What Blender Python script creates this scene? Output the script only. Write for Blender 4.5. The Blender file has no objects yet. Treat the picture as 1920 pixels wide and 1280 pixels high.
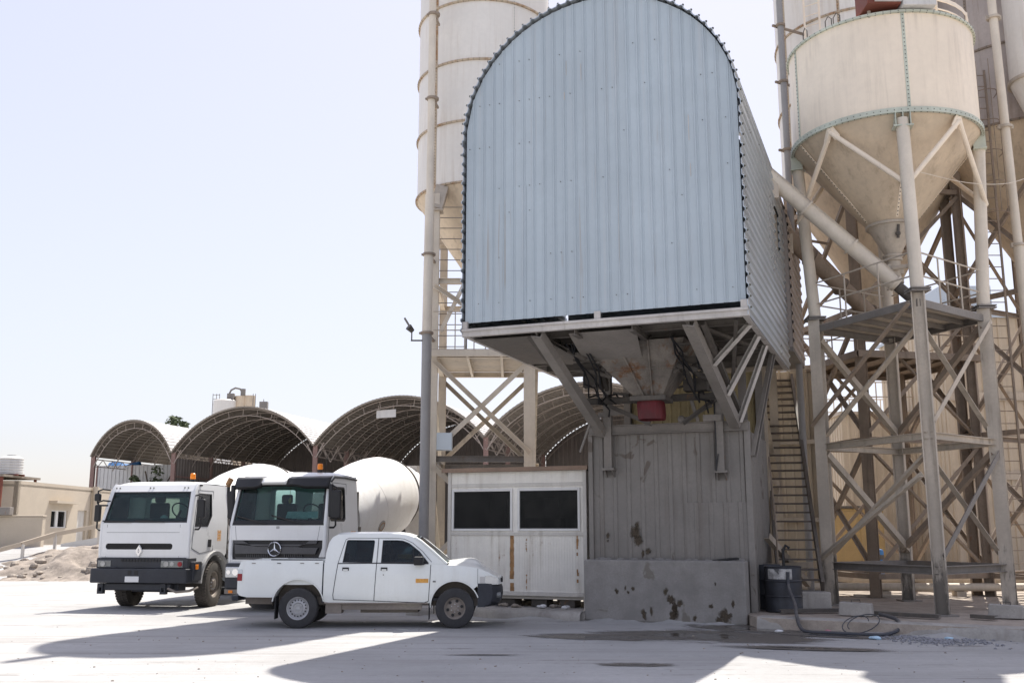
import bpy, math, random
from mathutils import Vector, Matrix, geometry
random.seed(7)
SC = bpy.context.scene
COL = SC.collection
R = math.radians
PI = math.pi
V = Vector

# ------------------------------------------------------------------ objects
def thing(name, label, cat, loc=(0, 0, 0), rot=0.0, group=None):
    o = bpy.data.objects.new(name, None)
    o.empty_display_size = 0.3
    COL.objects.link(o)
    o.location = loc
    o.rotation_euler = (0, 0, rot)
    o['label'] = label
    o['category'] = cat
    if group:
        o['group'] = group
    return o

def tag(o, label=None, cat=None, group=None, kind=None):
    for k, v in (('label', label), ('category', cat), ('group', group), ('kind', kind)):
        if v:
            o[k] = v
    return o

def copy_tree(o, parent=None):
    c = o.copy()
    COL.objects.link(c)
    c.parent = parent
    for ch in list(o.children):
        copy_tree(ch, c)
    return c

def chain(p):
    m = Matrix.Identity(4)
    while p is not None:
        m = p.matrix_basis @ m
        p = p.parent
    return m

def frame_of(d, up=(0, 0, 1)):
    d = V(d).normalized()
    up = V(up)
    s = d.cross(up)
    if s.length < 1e-4:
        s = d.cross(V((1, 0, 0)))
    s.normalize()
    t = s.cross(d).normalized()
    return d, s, t

class MB:
    def __init__(s):
        s.v = []
        s.f = []
    def add(s, vs, fs):
        b = len(s.v)
        s.v.extend([V(x) for x in vs])
        s.f.extend([tuple(b + i for i in f) for f in fs])
        return s
    def hexa(s, p):                       # 8 points: bottom 4 ccw, top 4 ccw
        return s.add(p, [(3, 2, 1, 0), (4, 5, 6, 7), (0, 1, 5, 4), (1, 2, 6, 5), (2, 3, 7, 6), (3, 0, 4, 7)])
    def box(s, x0, x1, y0, y1, z0, z1):
        return s.hexa([(x0, y0, z0), (x1, y0, z0), (x1, y1, z0), (x0, y1, z0), (x0, y0, z1), (x1, y0, z1), (x1, y1, z1), (x0, y1, z1)])
    def bar(s, p0, p1, w, h, up=(0, 0, 1), off=(0, 0)):
        p0, p1 = V(p0), V(p1)
        d, a, b = frame_of(p1 - p0, up)
        c = a * off[0] + b * off[1]
        q = []
        for p in (p0, p1):
            for i, j in ((-1, -1), (1, -1), (1, 1), (-1, 1)):
                q.append(p + c + a * (w / 2 * i) + b * (h / 2 * j))
        return s.add(q, [(3, 2, 1, 0), (4, 5, 6, 7), (0, 1, 5, 4), (1, 2, 6, 5), (2, 3, 7, 6), (3, 0, 4, 7)])
    def ibeam(s, p0, p1, w, h, t=0.02, up=(0, 0, 1)):
        s.bar(p0, p1, w, t, up, (0, h / 2 - t / 2))
        s.bar(p0, p1, w, t, up, (0, -h / 2 + t / 2))
        s.bar(p0, p1, t, h - 2 * t, up)
        return s
    def chan(s, p0, p1, w, h, t=0.02, up=(0, 0, 1), side=1):
        s.bar(p0, p1, w, t, up, (0, h / 2 - t / 2))
        s.bar(p0, p1, w, t, up, (0, -h / 2 + t / 2))
        s.bar(p0, p1, t, h - 2 * t, up, (side * (w / 2 - t / 2), 0))
        return s
    def angle(s, p0, p1, w, t=0.015, up=(0, 0, 1), side=1):
        s.bar(p0, p1, w, t, up, (0, -w / 2 + t / 2))
        s.bar(p0, p1, t, w - t, up, (side * (w / 2 - t / 2), t / 2))
        return s
    def tube(s, p0, p1, r, r1=None, n=12, caps=True):
        r1 = r if r1 is None else r1
        p0, p1 = V(p0), V(p1)
        d, a, b = frame_of(p1 - p0)
        q = []
        for p, rr in ((p0, r), (p1, r1)):
            for i in range(n):
                t = 2 * PI * i / n
                q.append(p + a * (rr * math.cos(t)) + b * (rr * math.sin(t)))
        f = [(i, (i + 1) % n, n + (i + 1) % n, n + i) for i in range(n)]
        if caps:
            f += [tuple(range(n - 1, -1, -1)), tuple(range(n, 2 * n))]
        return s.add(q, f)
    def path(s, pts, r, n=8, caps=True):
        pts = [V(p) for p in pts]
        q, f = [], []
        a = None
        for i, p in enumerate(pts):
            d = (pts[min(i + 1, len(pts) - 1)] - pts[max(i - 1, 0)]).normalized()
            if a is None:
                _, a, b = frame_of(d)
            else:
                a = (a - d * a.dot(d)).normalized()
                b = a.cross(d)
            for k in range(n):
                t = 2 * PI * k / n
                q.append(p + a * (r * math.cos(t)) + b * (r * math.sin(t)))
        for i in range(len(pts) - 1):
            for k in range(n):
                f.append((i * n + k, i * n + (k + 1) % n, (i + 1) * n + (k + 1) % n, (i + 1) * n + k))
        if caps:
            f += [tuple(range(n - 1, -1, -1)), tuple(range((len(pts) - 1) * n, len(pts) * n))]
        return s.add(q, f)
    def lathe(s, prof, o=(0, 0, 0), axis=(0, 0, 1), n=32, ref=(1, 0, 0), a0=0, a1=2 * PI):
        o, ax = V(o), V(axis).normalized()
        a = V(ref) - ax * V(ref).dot(ax)
        if a.length < 1e-4:
            a = V((0, 1, 0))
            a = a - ax * a.dot(ax)
        a.normalize()
        b = ax.cross(a)
        full = abs(a1 - a0 - 2 * PI) < 1e-6
        m = n if full else n + 1
        q, f = [], []
        for (r, h) in prof:
            for i in range(m):
                t = a0 + (a1 - a0) * i / n
                q.append(o + ax * h + a * (r * math.cos(t)) + b * (r * math.sin(t)))
        for j in range(len(prof) - 1):
            for i in range(n):
                k = (i + 1) % m
                f.append((j * m + i, j * m + k, (j + 1) * m + k, (j + 1) * m + i))
        return s.add(q, f)
    def panel(s, outer, holes, mp, th=(0, 0, 0)):   # polygon with holes mapped to 3D, thickness vector th
        th = V(th)
        loops = [outer] + list(holes)
        flat = [p for l in loops for p in l]
        tris = geometry.tessellate_polygon([[V((p[0], p[1], 0)) for p in l] for l in loops])
        q = [V(mp(*p)) for p in flat]
        n = len(q)
        if th.length < 1e-6:
            return s.add(q, tris)
        fs = [tuple(t) for t in tris] + [tuple(n + i for i in reversed(t)) for t in tris]
        b = 0
        for l in loops:
            m = len(l)
            for i in range(m):
                j = (i + 1) % m
                fs.append((b + i, n + b + i, n + b + j, b + j))
            b += m
        return s.add(q + [p + th for p in q], fs)
    def grid(s, rows, closed=False):                # rows of equal-length point lists
        m = len(rows[0])
        q = [p for r in rows for p in r]
        f = []
        for j in range(len(rows) - 1):
            for i in range(m if closed else m - 1):
                k = (i + 1) % m
                f.append((j * m + i, j * m + k, (j + 1) * m + k, (j + 1) * m + i))
        return s.add(q, f)
    def sphere(s, c, r, n=12, m=8, sq=(1, 1, 1)):
        rows = []
        for j in range(m + 1):
            p = PI * j / m
            rows.append([(c[0] + r * sq[0] * math.sin(p) * math.cos(2 * PI * i / n), c[1] + r * sq[1] * math.sin(p) * math.sin(2 * PI * i / n), c[2] + r * sq[2] * math.cos(p)) for i in range(n)])
        return s.grid(rows, True)
    def rot(s, m):
        s.v = [m @ p for p in s.v]
        return s
    def build(s, name, m, parent=None, world=False, bevel=None, ang=32, smooth=True, normals=True):
        me = bpy.data.meshes.new(name)
        vs = s.v
        if world and parent is not None:
            inv = chain(parent).inverted()
            vs = [inv @ p for p in vs]
        me.from_pydata([tuple(p) for p in vs], [], s.f)
        me.validate()
        if normals:
            import bmesh
            bm = bmesh.new()
            bm.from_mesh(me)
            bmesh.ops.recalc_face_normals(bm, faces=bm.faces)
            bm.to_mesh(me)
            bm.free()
        if smooth:
            me.polygons.foreach_set('use_smooth', [True] * len(me.polygons))
            me.set_sharp_from_angle(angle=R(ang))
        for mm in (m if isinstance(m, (list, tuple)) else [m]):
            me.materials.append(mm)
        o = bpy.data.objects.new(name, me)
        COL.objects.link(o)
        o.parent = parent
        if name in ('bolt_row', 'screws', 'filler_shade_bead', 'embossing', 'grille_mesh', 'cooling_slot', 'clutter_bracket'):
            o['kind'] = 'stuff'
        if bevel:
            b = o.modifiers.new('edge_round', 'BEVEL')
            b.width = bevel[0]
            b.segments = bevel[1]
            b.limit_method = 'ANGLE'
            b.angle_limit = R(35)
            b.harden_normals = True
        return o

# ---------------------------------------------------------------- materials
class NT:
    def __init__(s, m):
        m.use_nodes = True
        s.t = m.node_tree
        s.t.nodes.clear()
    def n(s, typ, **kw):
        x = s.t.nodes.new(typ)
        for k, v in kw.items():
            if k == 'ins':
                for a, b in v.items():
                    if hasattr(b, 'is_output'):
                        s.t.links.new(b, x.inputs[a])
                    else:
                        x.inputs[a].default_value = b
            else:
                setattr(x, k, v)
        return x
    def noise(s, vec, scale, detail=6, rough=0.6, dist=0.0):
        return s.n('ShaderNodeTexNoise', ins={'Vector': vec, 'Scale': scale, 'Detail': detail, 'Roughness': rough, 'Distortion': dist}).outputs['Fac']
    def ramp(s, fac, lo, hi, a=0.0, b=1.0):
        return s.n('ShaderNodeMapRange', interpolation_type='SMOOTHSTEP', ins={'Value': fac, 'From Min': lo, 'From Max': hi, 'To Min': a, 'To Max': b}).outputs[0]
    def math(s, op, a, b=0.0, clamp=False):
        x = s.n('ShaderNodeMath', operation=op, use_clamp=clamp)
        for i, q in enumerate((a, b)):
            if hasattr(q, 'is_output'):
                s.t.links.new(q, x.inputs[i])
            else:
                x.inputs[i].default_value = q
        return x.outputs[0]
    def mix(s, fac, a, b, blend='MIX'):
        x = s.n('ShaderNodeMix', data_type='RGBA', blend_type=blend)
        for i, q in ((0, fac), (6, a), (7, b)):
            if hasattr(q, 'is_output'):
                s.t.links.new(q, x.inputs[i])
            else:
                x.inputs[i].default_value = q if i == 0 else (*q[:3], 1)
        return x.outputs[2]
    def mapping(s, vec, scale=(1, 1, 1), rot=(0, 0, 0), loc=(0, 0, 0)):
        return s.n('ShaderNodeMapping', ins={'Vector': vec, 'Scale': scale, 'Rotation': rot, 'Location': loc}).outputs[0]

def cm(c, k):
    return tuple(min(1.0, x * k) for x in c)

def mat(name, col, rough=0.6, metal=0.0, var=0.12, sc=1.3, rust=0.0, rustcol=(0.25, 0.105, 0.035), dust=0.0,
        dustcol=(0.46, 0.42, 0.37), bump=0.0, bsc=25, spec=0.4, coat=0.0, dirt=0.0, dirtcol=(0.16, 0.13, 0.1), splat=0.0, foot=0.0, sheet=0.0):
    m = bpy.data.materials.new(name)
    N = NT(m)
    tc = N.n('ShaderNodeTexCoord').outputs['Object']
    geo = N.n('ShaderNodeNewGeometry')
    n1 = N.noise(tc, sc, 7, 0.62)
    c = N.mix(N.ramp(n1, 0.3, 0.7), cm(col, 1 - var), cm(col, 1 + var))
    n2 = N.noise(tc, sc * 14, 4, 0.6)
    c = N.mix(N.ramp(n2, 0.35, 0.7, 0, 0.35), c, cm(col, 1 - 1.6 * var))
    st = N.noise(N.mapping(tc, (6, 6, 0.35)), 1.0, 5, 0.65)
    if dirt > 0:
        big = N.noise(tc, 0.6, 4, 0.6)
        f = N.math('MULTIPLY', N.ramp(st, 0.45, 0.72), N.ramp(big, 0.35, 0.65), True)
        c = N.mix(N.math('MULTIPLY', f, dirt), c, dirtcol)
    if dust > 0:
        sep = N.n('ShaderNodeSeparateXYZ', ins={0: geo.outputs['Normal']}).outputs['Z']
        upf = N.ramp(sep, 0.2, 0.9, 0.25, 1.0)
        dn = N.ramp(N.noise(tc, 2.2, 6, 0.65), 0.25, 0.75, 0.35, 1.0)
        c = N.mix(N.math('MULTIPLY', N.math('MULTIPLY', upf, dn), dust, True), c, dustcol)
    if rust > 0:
        a = N.noise(tc, 1.7, 8, 0.7)
        f = N.math('ADD', N.math('MULTIPLY', a, 0.62), N.math('MULTIPLY', st, 0.38))
        th = 0.66 - 0.22 * rust
        f = N.ramp(f, th, th + 0.1)
        c = N.mix(f, c, N.mix(N.ramp(n2, 0.3, 0.7), cm(rustcol, 0.7), cm(rustcol, 1.35)))
    if splat > 0:
        a = N.noise(N.mapping(tc, (1, 1, 0.7), loc=(3, 7, 1)), 2.6, 3, 0.5, 0.6)
        th = 0.70 - 0.12 * splat
        c = N.mix(N.ramp(a, th, th + 0.045, 0, 0.8), c, dirtcol)
    if sheet > 0:                         # separate sheets age differently, with faint runs below the fixings
        xc = N.n('ShaderNodeSeparateXYZ', ins={0: tc}).outputs['X']
        cell = N.math('FLOOR', N.math('DIVIDE', N.math('ADD', xc, .05), .852))
        wn_ = N.n('ShaderNodeTexWhiteNoise', noise_dimensions='1D', ins={'W': cell}).outputs['Value']
        c = N.mix(N.math('MULTIPLY', wn_, sheet), c, cm(col, .72))
        runs = N.noise(N.mapping(tc, (9, 9, .16), loc=(4, 0, 2)), 1.0, 4, 0.6)
        c = N.mix(N.ramp(runs, .56, .72, 0, .30), c, (0.50, 0.50, 0.50))
        runs2 = N.noise(N.mapping(tc, (14, 14, .25), loc=(1, 6, 0)), 1.0, 3, 0.6)
        big2 = N.noise(N.mapping(tc, loc=(7, 0, 3)), .55, 3, .5)
        c = N.mix(N.math('MULTIPLY', N.ramp(runs2, .60, .70), N.ramp(big2, .50, .62, 0, .45)), c, (0.30, 0.235, 0.18))
    if foot > 0:
        zc = N.n('ShaderNodeSeparateXYZ', ins={0: tc}).outputs['Z']
        a = N.noise(N.mapping(tc, (3, 3, 0.8), loc=(5, 2, 9)), 1.2, 6, 0.7)
        f = N.math('ADD', a, N.ramp(zc, 0.2, 2.6, 0.16, -0.12))
        c = N.mix(N.ramp(f, 0.53, 0.68, 0, 0.75), c, (0.075, 0.068, 0.06))
    b = N.n('ShaderNodeBsdfPrincipled', ins={'Base Color': c, 'Metallic': metal, 'Specular IOR Level': spec, 'Coat Weight': coat, 'Coat Roughness': 0.15})
    N.t.links.new(N.ramp(n1, 0.25, 0.75, max(0.02, rough - 0.09), min(1, rough + 0.09)), b.inputs['Roughness'])
    if bump > 0:
        bn = N.noise(tc, bsc, 6, 0.65)
        bb = N.n('ShaderNodeBump', ins={'Strength': bump, 'Distance': 0.02, 'Height': bn})
        N.t.links.new(bb.outputs[0], b.inputs['Normal'])
    o = N.n('ShaderNodeOutputMaterial', ins={0: b.outputs[0]})
    return m

def glass(name, tint=(0.5, 0.6, 0.6), trans=0.6, rough=0.03, dust=0.0, ior=1.35):
    m = bpy.data.materials.new(name)
    N = NT(m)
    tc = N.n('ShaderNodeTexCoord').outputs['Object']
    tr = N.n('ShaderNodeBsdfTransparent', ins={0: (*tint, 1)})
    dk = N.n('ShaderNodeBsdfDiffuse', ins={0: (0.010, 0.013, 0.016, 1)})
    mx = N.n('ShaderNodeMixShader', ins={0: trans, 1: dk.outputs[0], 2: tr.outputs[0]})
    gl = N.n('ShaderNodeBsdfGlossy', ins={0: (1, 1, 1, 1), 'Roughness': rough})
    fr = N.n('ShaderNodeFresnel', ins={'IOR': ior})
    m2 = N.n('ShaderNodeMixShader', ins={0: fr.outputs[0], 1: mx.outputs[0], 2: gl.outputs[0]})
    out = m2.outputs[0]
    if dust > 0:
        df = N.n('ShaderNodeBsdfDiffuse', ins={0: (0.45, 0.42, 0.38, 1)})
        f = N.math('ADD', N.ramp(N.noise(tc, 3, 6, 0.65), 0.3, 0.75, 0.0, dust), N.ramp(N.noise(tc, 60, 3, 0.6), 0.6, 0.72, 0.0, dust))
        m3 = N.n('ShaderNodeMixShader', ins={0: f, 1: out, 2: df.outputs[0]})
        out = m3.outputs[0]
    N.n('ShaderNodeOutputMaterial', ins={0: out})
    return m

M = {}
M['blue'] = mat('blue_sheet', (0.44, 0.505, 0.55), 0.5, var=0.05, sc=0.7, dust=0.05, dirt=0.18, dirtcol=(0.44, 0.44, 0.44), rust=0.03, spec=0.3, sheet=0.22)
M['galv'] = mat('galvanised_sheet', (0.50, 0.545, 0.585), 0.32, metal=0.45, var=0.05, sc=0.6, dust=0.02)
M['floor_white'] = mat('dirty_white_steel', (0.52, 0.49, 0.46), 0.6, var=0.15, dust=0.15, dirt=0.55, rust=0.35)
M['steel_grey'] = mat('grey_plant_steel', (0.21, 0.19, 0.172), 0.65, var=0.18, dust=0.35, dirt=0.6, rust=0.25, bump=0.15)
M['steel_dark'] = mat('dark_plant_steel', (0.075, 0.066, 0.058), 0.7, var=0.25, dust=0.3, dirt=0.5, rust=0.3, bump=0.2)
M['steel_tan'] = mat('dusty_tan_steel', (0.52, 0.45, 0.365), 0.65, var=0.14, dust=0.25, dirt=0.55, dirtcol=(0.13, 0.1, 0.075), rust=0.12, bump=0.1)
M['steel_leg'] = mat('oil_splashed_column_steel', (0.54, 0.475, 0.395), 0.65, var=0.14, dust=0.2, dirt=0.5, dirtcol=(0.16, 0.125, 0.095), rust=0.1, bump=0.1, foot=1.0)
M['steel_brown'] = mat('brown_stained_steel', (0.30, 0.235, 0.18), 0.7, var=0.2, dust=0.25, dirt=0.6, dirtcol=(0.08, 0.06, 0.045), rust=0.3, bump=0.15)
M['steel_cream'] = mat('cream_steel', (0.7, 0.62, 0.51), 0.55, var=0.08, dust=0.15, dirt=0.3, dirtcol=(0.3, 0.24, 0.18), rust=0.08)
M['silo_cream'] = mat('cream_silo_paint', (0.88, 0.755, 0.60), 0.5, var=0.06, sc=0.5, dust=0.1, dirt=0.35, dirtcol=(0.44, 0.36, 0.28), rust=0.03)
M['silo_white'] = mat('white_silo_paint', (0.76, 0.72, 0.66), 0.5, var=0.06, sc=0.6, dirt=0.4, dirtcol=(0.46, 0.37, 0.28), rust=0.06)
M['silo_grey'] = mat('weathered_silo_paint', (0.46, 0.4, 0.36), 0.6, var=0.12, sc=0.8, dirt=0.7, dirtcol=(0.26, 0.19, 0.14), rust=0.3)
M['cone'] = mat('dusty_cone_steel', (0.64, 0.52, 0.38), 0.6, var=0.1, sc=0.8, dirt=0.6, dirtcol=(0.34, 0.26, 0.18), rust=0.08)
M['flange_rust'] = mat('rusty_flange', (0.50, 0.40, 0.29), 0.7, var=0.2, rust=0.75, rustcol=(0.34, 0.19, 0.09))
M['flange_green'] = mat('faded_green_flange', (0.56, 0.585, 0.49), 0.6, var=0.15, rust=0.12)
M['bolt'] = mat('dark_bolt', (0.10, 0.10, 0.08), 0.6)
M['hopper'] = mat('rusted_hopper', (0.17, 0.15, 0.13), 0.7, var=0.3, sc=2.5, dust=0.05, dirt=0.8, dirtcol=(0.05, 0.042, 0.035), rust=0.7, rustcol=(0.13, 0.065, 0.032), bump=0.25, splat=0.4)
M['red_rubber'] = mat('red_rubber_sleeve', (0.10, 0.006, 0.011), 0.55, var=0.3, sc=3, dirt=0.5, dirtcol=(0.1, 0.02, 0.02))
M['wall_grey'] = mat('cement_stained_sheet', (0.225, 0.208, 0.19), 0.62, metal=0.1, var=0.13, dust=0.15, dirt=0.6, dirtcol=(0.12, 0.095, 0.075), splat=0.5, bump=0.06)
M['concrete'] = mat('stained_concrete', (0.27, 0.255, 0.24), 0.9, var=0.16, sc=2, dirt=0.35, dirtcol=(0.17, 0.15, 0.125), splat=0.6, bump=0.5, bsc=18)
M['kerb'] = mat('dusty_kerb_concrete', (0.4, 0.375, 0.345), 0.92, var=0.18, sc=2, dirt=0.4, bump=0.5, bsc=14)
M['cabin'] = mat('cabin_panel', (0.82, 0.79, 0.73), 0.6, var=0.06, dirt=0.5, dirtcol=(0.36, 0.30, 0.23), rust=0.34, dust=0.1)
M['cabin_frame'] = mat('cabin_frame', (0.6, 0.57, 0.52), 0.6, var=0.1, dirt=0.4, rust=0.2)
M['cabin_roof'] = mat('brown_roof_edge', (0.26, 0.18, 0.13), 0.7, var=0.2, rust=0.5)
M['win_white'] = mat('white_window_frame', (0.70, 0.69, 0.67), 0.5, var=0.05, dirt=0.15)
M['rust'] = mat('bare_rust', (0.36, 0.20, 0.09), 0.85, var=0.35, sc=5, bump=0.2)
M['white'] = mat('white_vehicle_paint', (0.74, 0.745, 0.745), 0.35, var=0.025, dust=0.22, dustcol=(0.58, 0.55, 0.5), dirt=0.12, dirtcol=(0.5, 0.46, 0.4), spec=0.5, coat=0.3)
M['white_car'] = mat('white_pickup_paint', (0.82, 0.84, 0.81), 0.35, var=0.03, dust=0.22, dustcol=(0.6, 0.57, 0.52), dirt=0.15, dirtcol=(0.5, 0.44, 0.36), spec=0.5, coat=0.4, rust=0.02)
M['drum'] = mat('white_drum_paint', (0.80, 0.79, 0.77), 0.5, var=0.05, dust=0.2, dustcol=(0.6, 0.56, 0.5), dirt=0.3, dirtcol=(0.5, 0.43, 0.36))
M['drum_grey'] = mat('cement_grey_drum_end', (0.42, 0.40, 0.38), 0.7, var=0.12, dirt=0.4)
M['plastic'] = mat('dark_bumper_plastic', (0.03, 0.033, 0.042), 0.6, var=0.25, dust=0.22, dustcol=(0.26, 0.25, 0.24))
M['black'] = mat('black_plastic', (0.014, 0.014, 0.016), 0.5, var=0.2, dust=0.1, dustcol=(0.2, 0.19, 0.18))
M['grille'] = mat('grey_grille_plastic', (0.075, 0.075, 0.08), 0.5, var=0.15, dust=0.15)
M['fender'] = mat('grey_fender_plastic', (0.40, 0.40, 0.40), 0.6, var=0.1, dust=0.3)
M['rubber'] = mat('dusty_tyre_rubber', (0.035, 0.036, 0.040), 0.85, var=0.3, sc=6, dust=0.5, dustcol=(0.2, 0.18, 0.16), bump=0.15, bsc=60)
M['rubber_mud'] = mat('muddy_tyre_rubber', (0.05, 0.046, 0.042), 0.9, var=0.3, sc=5, dust=0.75, dustcol=(0.30, 0.255, 0.21), bump=0.2, bsc=40)
M['rim'] = mat('silver_steel_rim', (0.44, 0.44, 0.45), 0.45, metal=0.35, var=0.1, dust=0.3)
M['rim_dirty'] = mat('dirty_rim', (0.24, 0.21, 0.185), 0.6, metal=0.25, var=0.2, dust=0.4, dustcol=(0.3, 0.25, 0.2))
M['chrome'] = mat('chrome', (0.8, 0.8, 0.82), 0.15, metal=1.0, var=0.03)
M['amber'] = mat('amber_plastic', (0.85, 0.24, 0.012), 0.3, var=0.08)
M['lamp_red'] = mat('red_lamp_plastic', (0.30, 0.015, 0.022), 0.3, var=0.1)
M['lamp_clear'] = mat('clear_lamp_plastic', (0.62, 0.63, 0.63), 0.15, metal=0.3, var=0.1, spec=0.6)
M['lamp_grey'] = mat('grey_lamp_plastic', (0.22, 0.23, 0.23), 0.2, metal=0.3, var=0.25, sc=8, dust=0.2)
M['lens_dim'] = mat('dusty_lamp_lens', (0.42, 0.42, 0.41), 0.2, metal=0.2, var=0.25, sc=9)
M['sticker'] = mat('orange_sticker', (0.72, 0.36, 0.08), 0.5, var=0.25, sc=14)
M['sticker_pale'] = mat('faded_orange_sticker', (0.78, 0.50, 0.30), 0.5, var=0.3, sc=16)
M['plate'] = mat('number_plate', (0.72, 0.72, 0.72), 0.4, var=0.05)
M['paper'] = mat('white_paper', (0.72, 0.75, 0.76), 0.7, var=0.12, sc=9)
M['interior'] = mat('cab_interior', (0.05, 0.05, 0.055), 0.8, var=0.3)
M['seat'] = mat('seat_fabric', (0.10, 0.08, 0.075), 0.9, var=0.2)
M['windscreen'] = glass('windscreen_glass', (0.60, 0.78, 0.76), 0.85, dust=0.025)
M['sideglass'] = glass('side_glass', (0.42, 0.54, 0.60), 0.72, dust=0.02)
M['cabinglass'] = glass('cabin_glass', (0.5, 0.52, 0.55), 0.55, dust=0.035, ior=1.22)
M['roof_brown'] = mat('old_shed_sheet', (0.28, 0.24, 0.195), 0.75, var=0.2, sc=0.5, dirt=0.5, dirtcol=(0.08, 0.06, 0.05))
M['roof_pale'] = mat('pale_shed_sheet', (0.62, 0.60, 0.58), 0.6, var=0.1, sc=0.3, dirt=0.25)
M['truss'] = mat('pale_truss_steel', (0.4, 0.335, 0.285), 0.6, var=0.12)
M['post_red'] = mat('red_brown_post', (0.27, 0.17, 0.145), 0.7, var=0.2)
M['wall_brown'] = mat('brown_wall_sheet', (0.22, 0.19, 0.17), 0.75, var=0.15, sc=0.4, dirt=0.4)
M['stucco'] = mat('beige_stucco', (0.50, 0.43, 0.34), 0.9, var=0.06, sc=0.8, bump=0.1)
M['beige_sheet'] = mat('beige_cladding', (0.54, 0.46, 0.355), 0.65, var=0.08, dirt=0.3, dirtcol=(0.34, 0.27, 0.2))
M['tank_white'] = mat('white_tank_plastic', (0.58, 0.57, 0.55), 0.5, var=0.06, dirt=0.25)
M['yellow'] = mat('yellow_box_paint', (0.36, 0.25, 0.11), 0.6, var=0.12, dirt=0.35)
M['yellow_wall'] = mat('yellowed_sheet', (0.42, 0.34, 0.19), 0.7, var=0.15, dirt=0.6)
M['blue_drum'] = mat('blue_plastic', (0.03, 0.17, 0.42), 0.45, var=0.15, dust=0.15)
M['oil_drum'] = mat('oily_dark_drum', (0.03, 0.034, 0.045), 0.5, var=0.4, sc=4, dust=0.15, rust=0.15, splat=0.3, dirtcol=(0.01, 0.01, 0.01))
M['drum_label'] = mat('worn_drum_label', (0.45, 0.44, 0.43), 0.6, var=0.45, sc=9, splat=0.9, dirtcol=(0.03, 0.03, 0.035))
M['hose'] = mat('dark_hose', (0.035, 0.04, 0.055), 0.55, var=0.25, dust=0.3)
M['grey_pipe'] = mat('grey_pipe_paint', (0.31, 0.30, 0.295), 0.55, var=0.08, dust=0.1, dirt=0.25)
M['sand'] = mat('sandy_rubble', (0.40, 0.34, 0.285), 0.95, var=0.22, sc=2.5, bump=0.8, bsc=9)
M['rock'] = mat('pale_rock', (0.33, 0.285, 0.24), 0.95, var=0.3, sc=5, bump=0.6, bsc=15)
M['gravel'] = mat('grey_gravel', (0.28, 0.28, 0.30), 0.9, var=0.4, sc=20)
M['litter_white'] = mat('white_litter', (0.72, 0.72, 0.73), 0.6, var=0.15, sc=9)
M['litter_blue'] = mat('pale_blue_litter', (0.45, 0.62, 0.75), 0.5, var=0.2, sc=9)
M['litter_pink'] = mat('pink_litter', (0.55, 0.25, 0.28), 0.7, var=0.2, sc=9)
M['bark'] = mat('bark', (0.13, 0.10, 0.075), 0.95, var=0.3, bump=0.4)
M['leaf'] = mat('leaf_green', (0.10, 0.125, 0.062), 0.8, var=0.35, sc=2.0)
M['red_box'] = mat('oxide_red_paint', (0.19, 0.055, 0.035), 0.65, var=0.2, dirt=0.3)
M['panel_white'] = mat('off_white_panel', (0.62, 0.60, 0.57), 0.55, var=0.07, dirt=0.3)
M['rubble'] = mat('dark_sandy_rubble', (0.30, 0.255, 0.215), 0.95, var=0.35, sc=3.0, bump=1.0, bsc=7)
M['tread'] = mat('dark_stair_steel', (0.10, 0.082, 0.068), 0.7, var=0.25, dust=0.25, dirt=0.4)
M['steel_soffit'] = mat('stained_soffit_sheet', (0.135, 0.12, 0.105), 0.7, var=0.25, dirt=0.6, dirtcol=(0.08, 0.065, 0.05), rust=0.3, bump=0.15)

def stain_mat():
    m = bpy.data.materials.new('brown_oil_stain')
    N = NT(m)
    t = N.n('ShaderNodeTexCoord')
    gm = N.mapping(t.outputs['Generated'], (2, 0, 2), loc=(-1, 0, -1))
    ln = N.n('ShaderNodeVectorMath', operation='LENGTH', ins={0: gm}).outputs['Value']
    nz = N.noise(t.outputs['Object'], 11, 5, 0.65)
    f = N.math('ADD', ln, N.math('MULTIPLY', N.math('SUBTRACT', nz, 0.5), 1.6))
    a = N.ramp(f, 0.25, 1.0, 0.66, 0)
    d = N.n('ShaderNodeBsdfDiffuse', ins={0: (0.115, 0.092, 0.068, 1)})
    tr = N.n('ShaderNodeBsdfTransparent')
    mx = N.n('ShaderNodeMixShader', ins={0: a, 1: tr.outputs[0], 2: d.outputs[0]})
    N.n('ShaderNodeOutputMaterial', ins={0: mx.outputs[0]})
    return m
M['oil_stain'] = stain_mat()
# ------------------------------------------------------- camera, light, ground
PITCH = math.atan(355 / 1866.7)
cam = bpy.data.cameras.new('camera')
cam.sensor_width = 36
cam.lens = 35.0
cam.clip_end = 3000
cam.clip_start = 0.1
co = bpy.data.objects.new('camera', cam)
COL.objects.link(co)
co.location = (0, 0, 1.8)
co.rotation_euler = (PI / 2 + PITCH, 0, 0)
SC.camera = co

SUN_EL, SUN_AZ = R(61.0), R(24.0)          # azimuth clockwise from +Y
w = bpy.data.worlds.new('World')
SC.world = w
w.use_nodes = True
nt = w.node_tree
nt.nodes.clear()
sky = nt.nodes.new('ShaderNodeTexSky')
sky.sky_type = 'NISHITA'
sky.sun_disc = False
sky.sun_elevation = SUN_EL
sky.sun_rotation = SUN_AZ
sky.air_density = 1.0
sky.dust_density = 1.5
sky.ozone_density = 1.0
bg = nt.nodes.new('ShaderNodeBackground')
bg.inputs[1].default_value = 0.15
ow = nt.nodes.new('ShaderNodeOutputWorld')
hs = nt.nodes.new('ShaderNodeHueSaturation')      # hazy desert air: paler, flatter sky
hs.inputs['Saturation'].default_value = 0.5
nt.links.new(sky.outputs[0], hs.inputs['Color'])
bw = nt.nodes.new('ShaderNodeRGBToBW')
nt.links.new(hs.outputs[0], bw.inputs[0])
ma = nt.nodes.new('ShaderNodeMath')
ma.operation = 'MULTIPLY_ADD'
ma.inputs[1].default_value = 0.34
ma.inputs[2].default_value = 1.0
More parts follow.
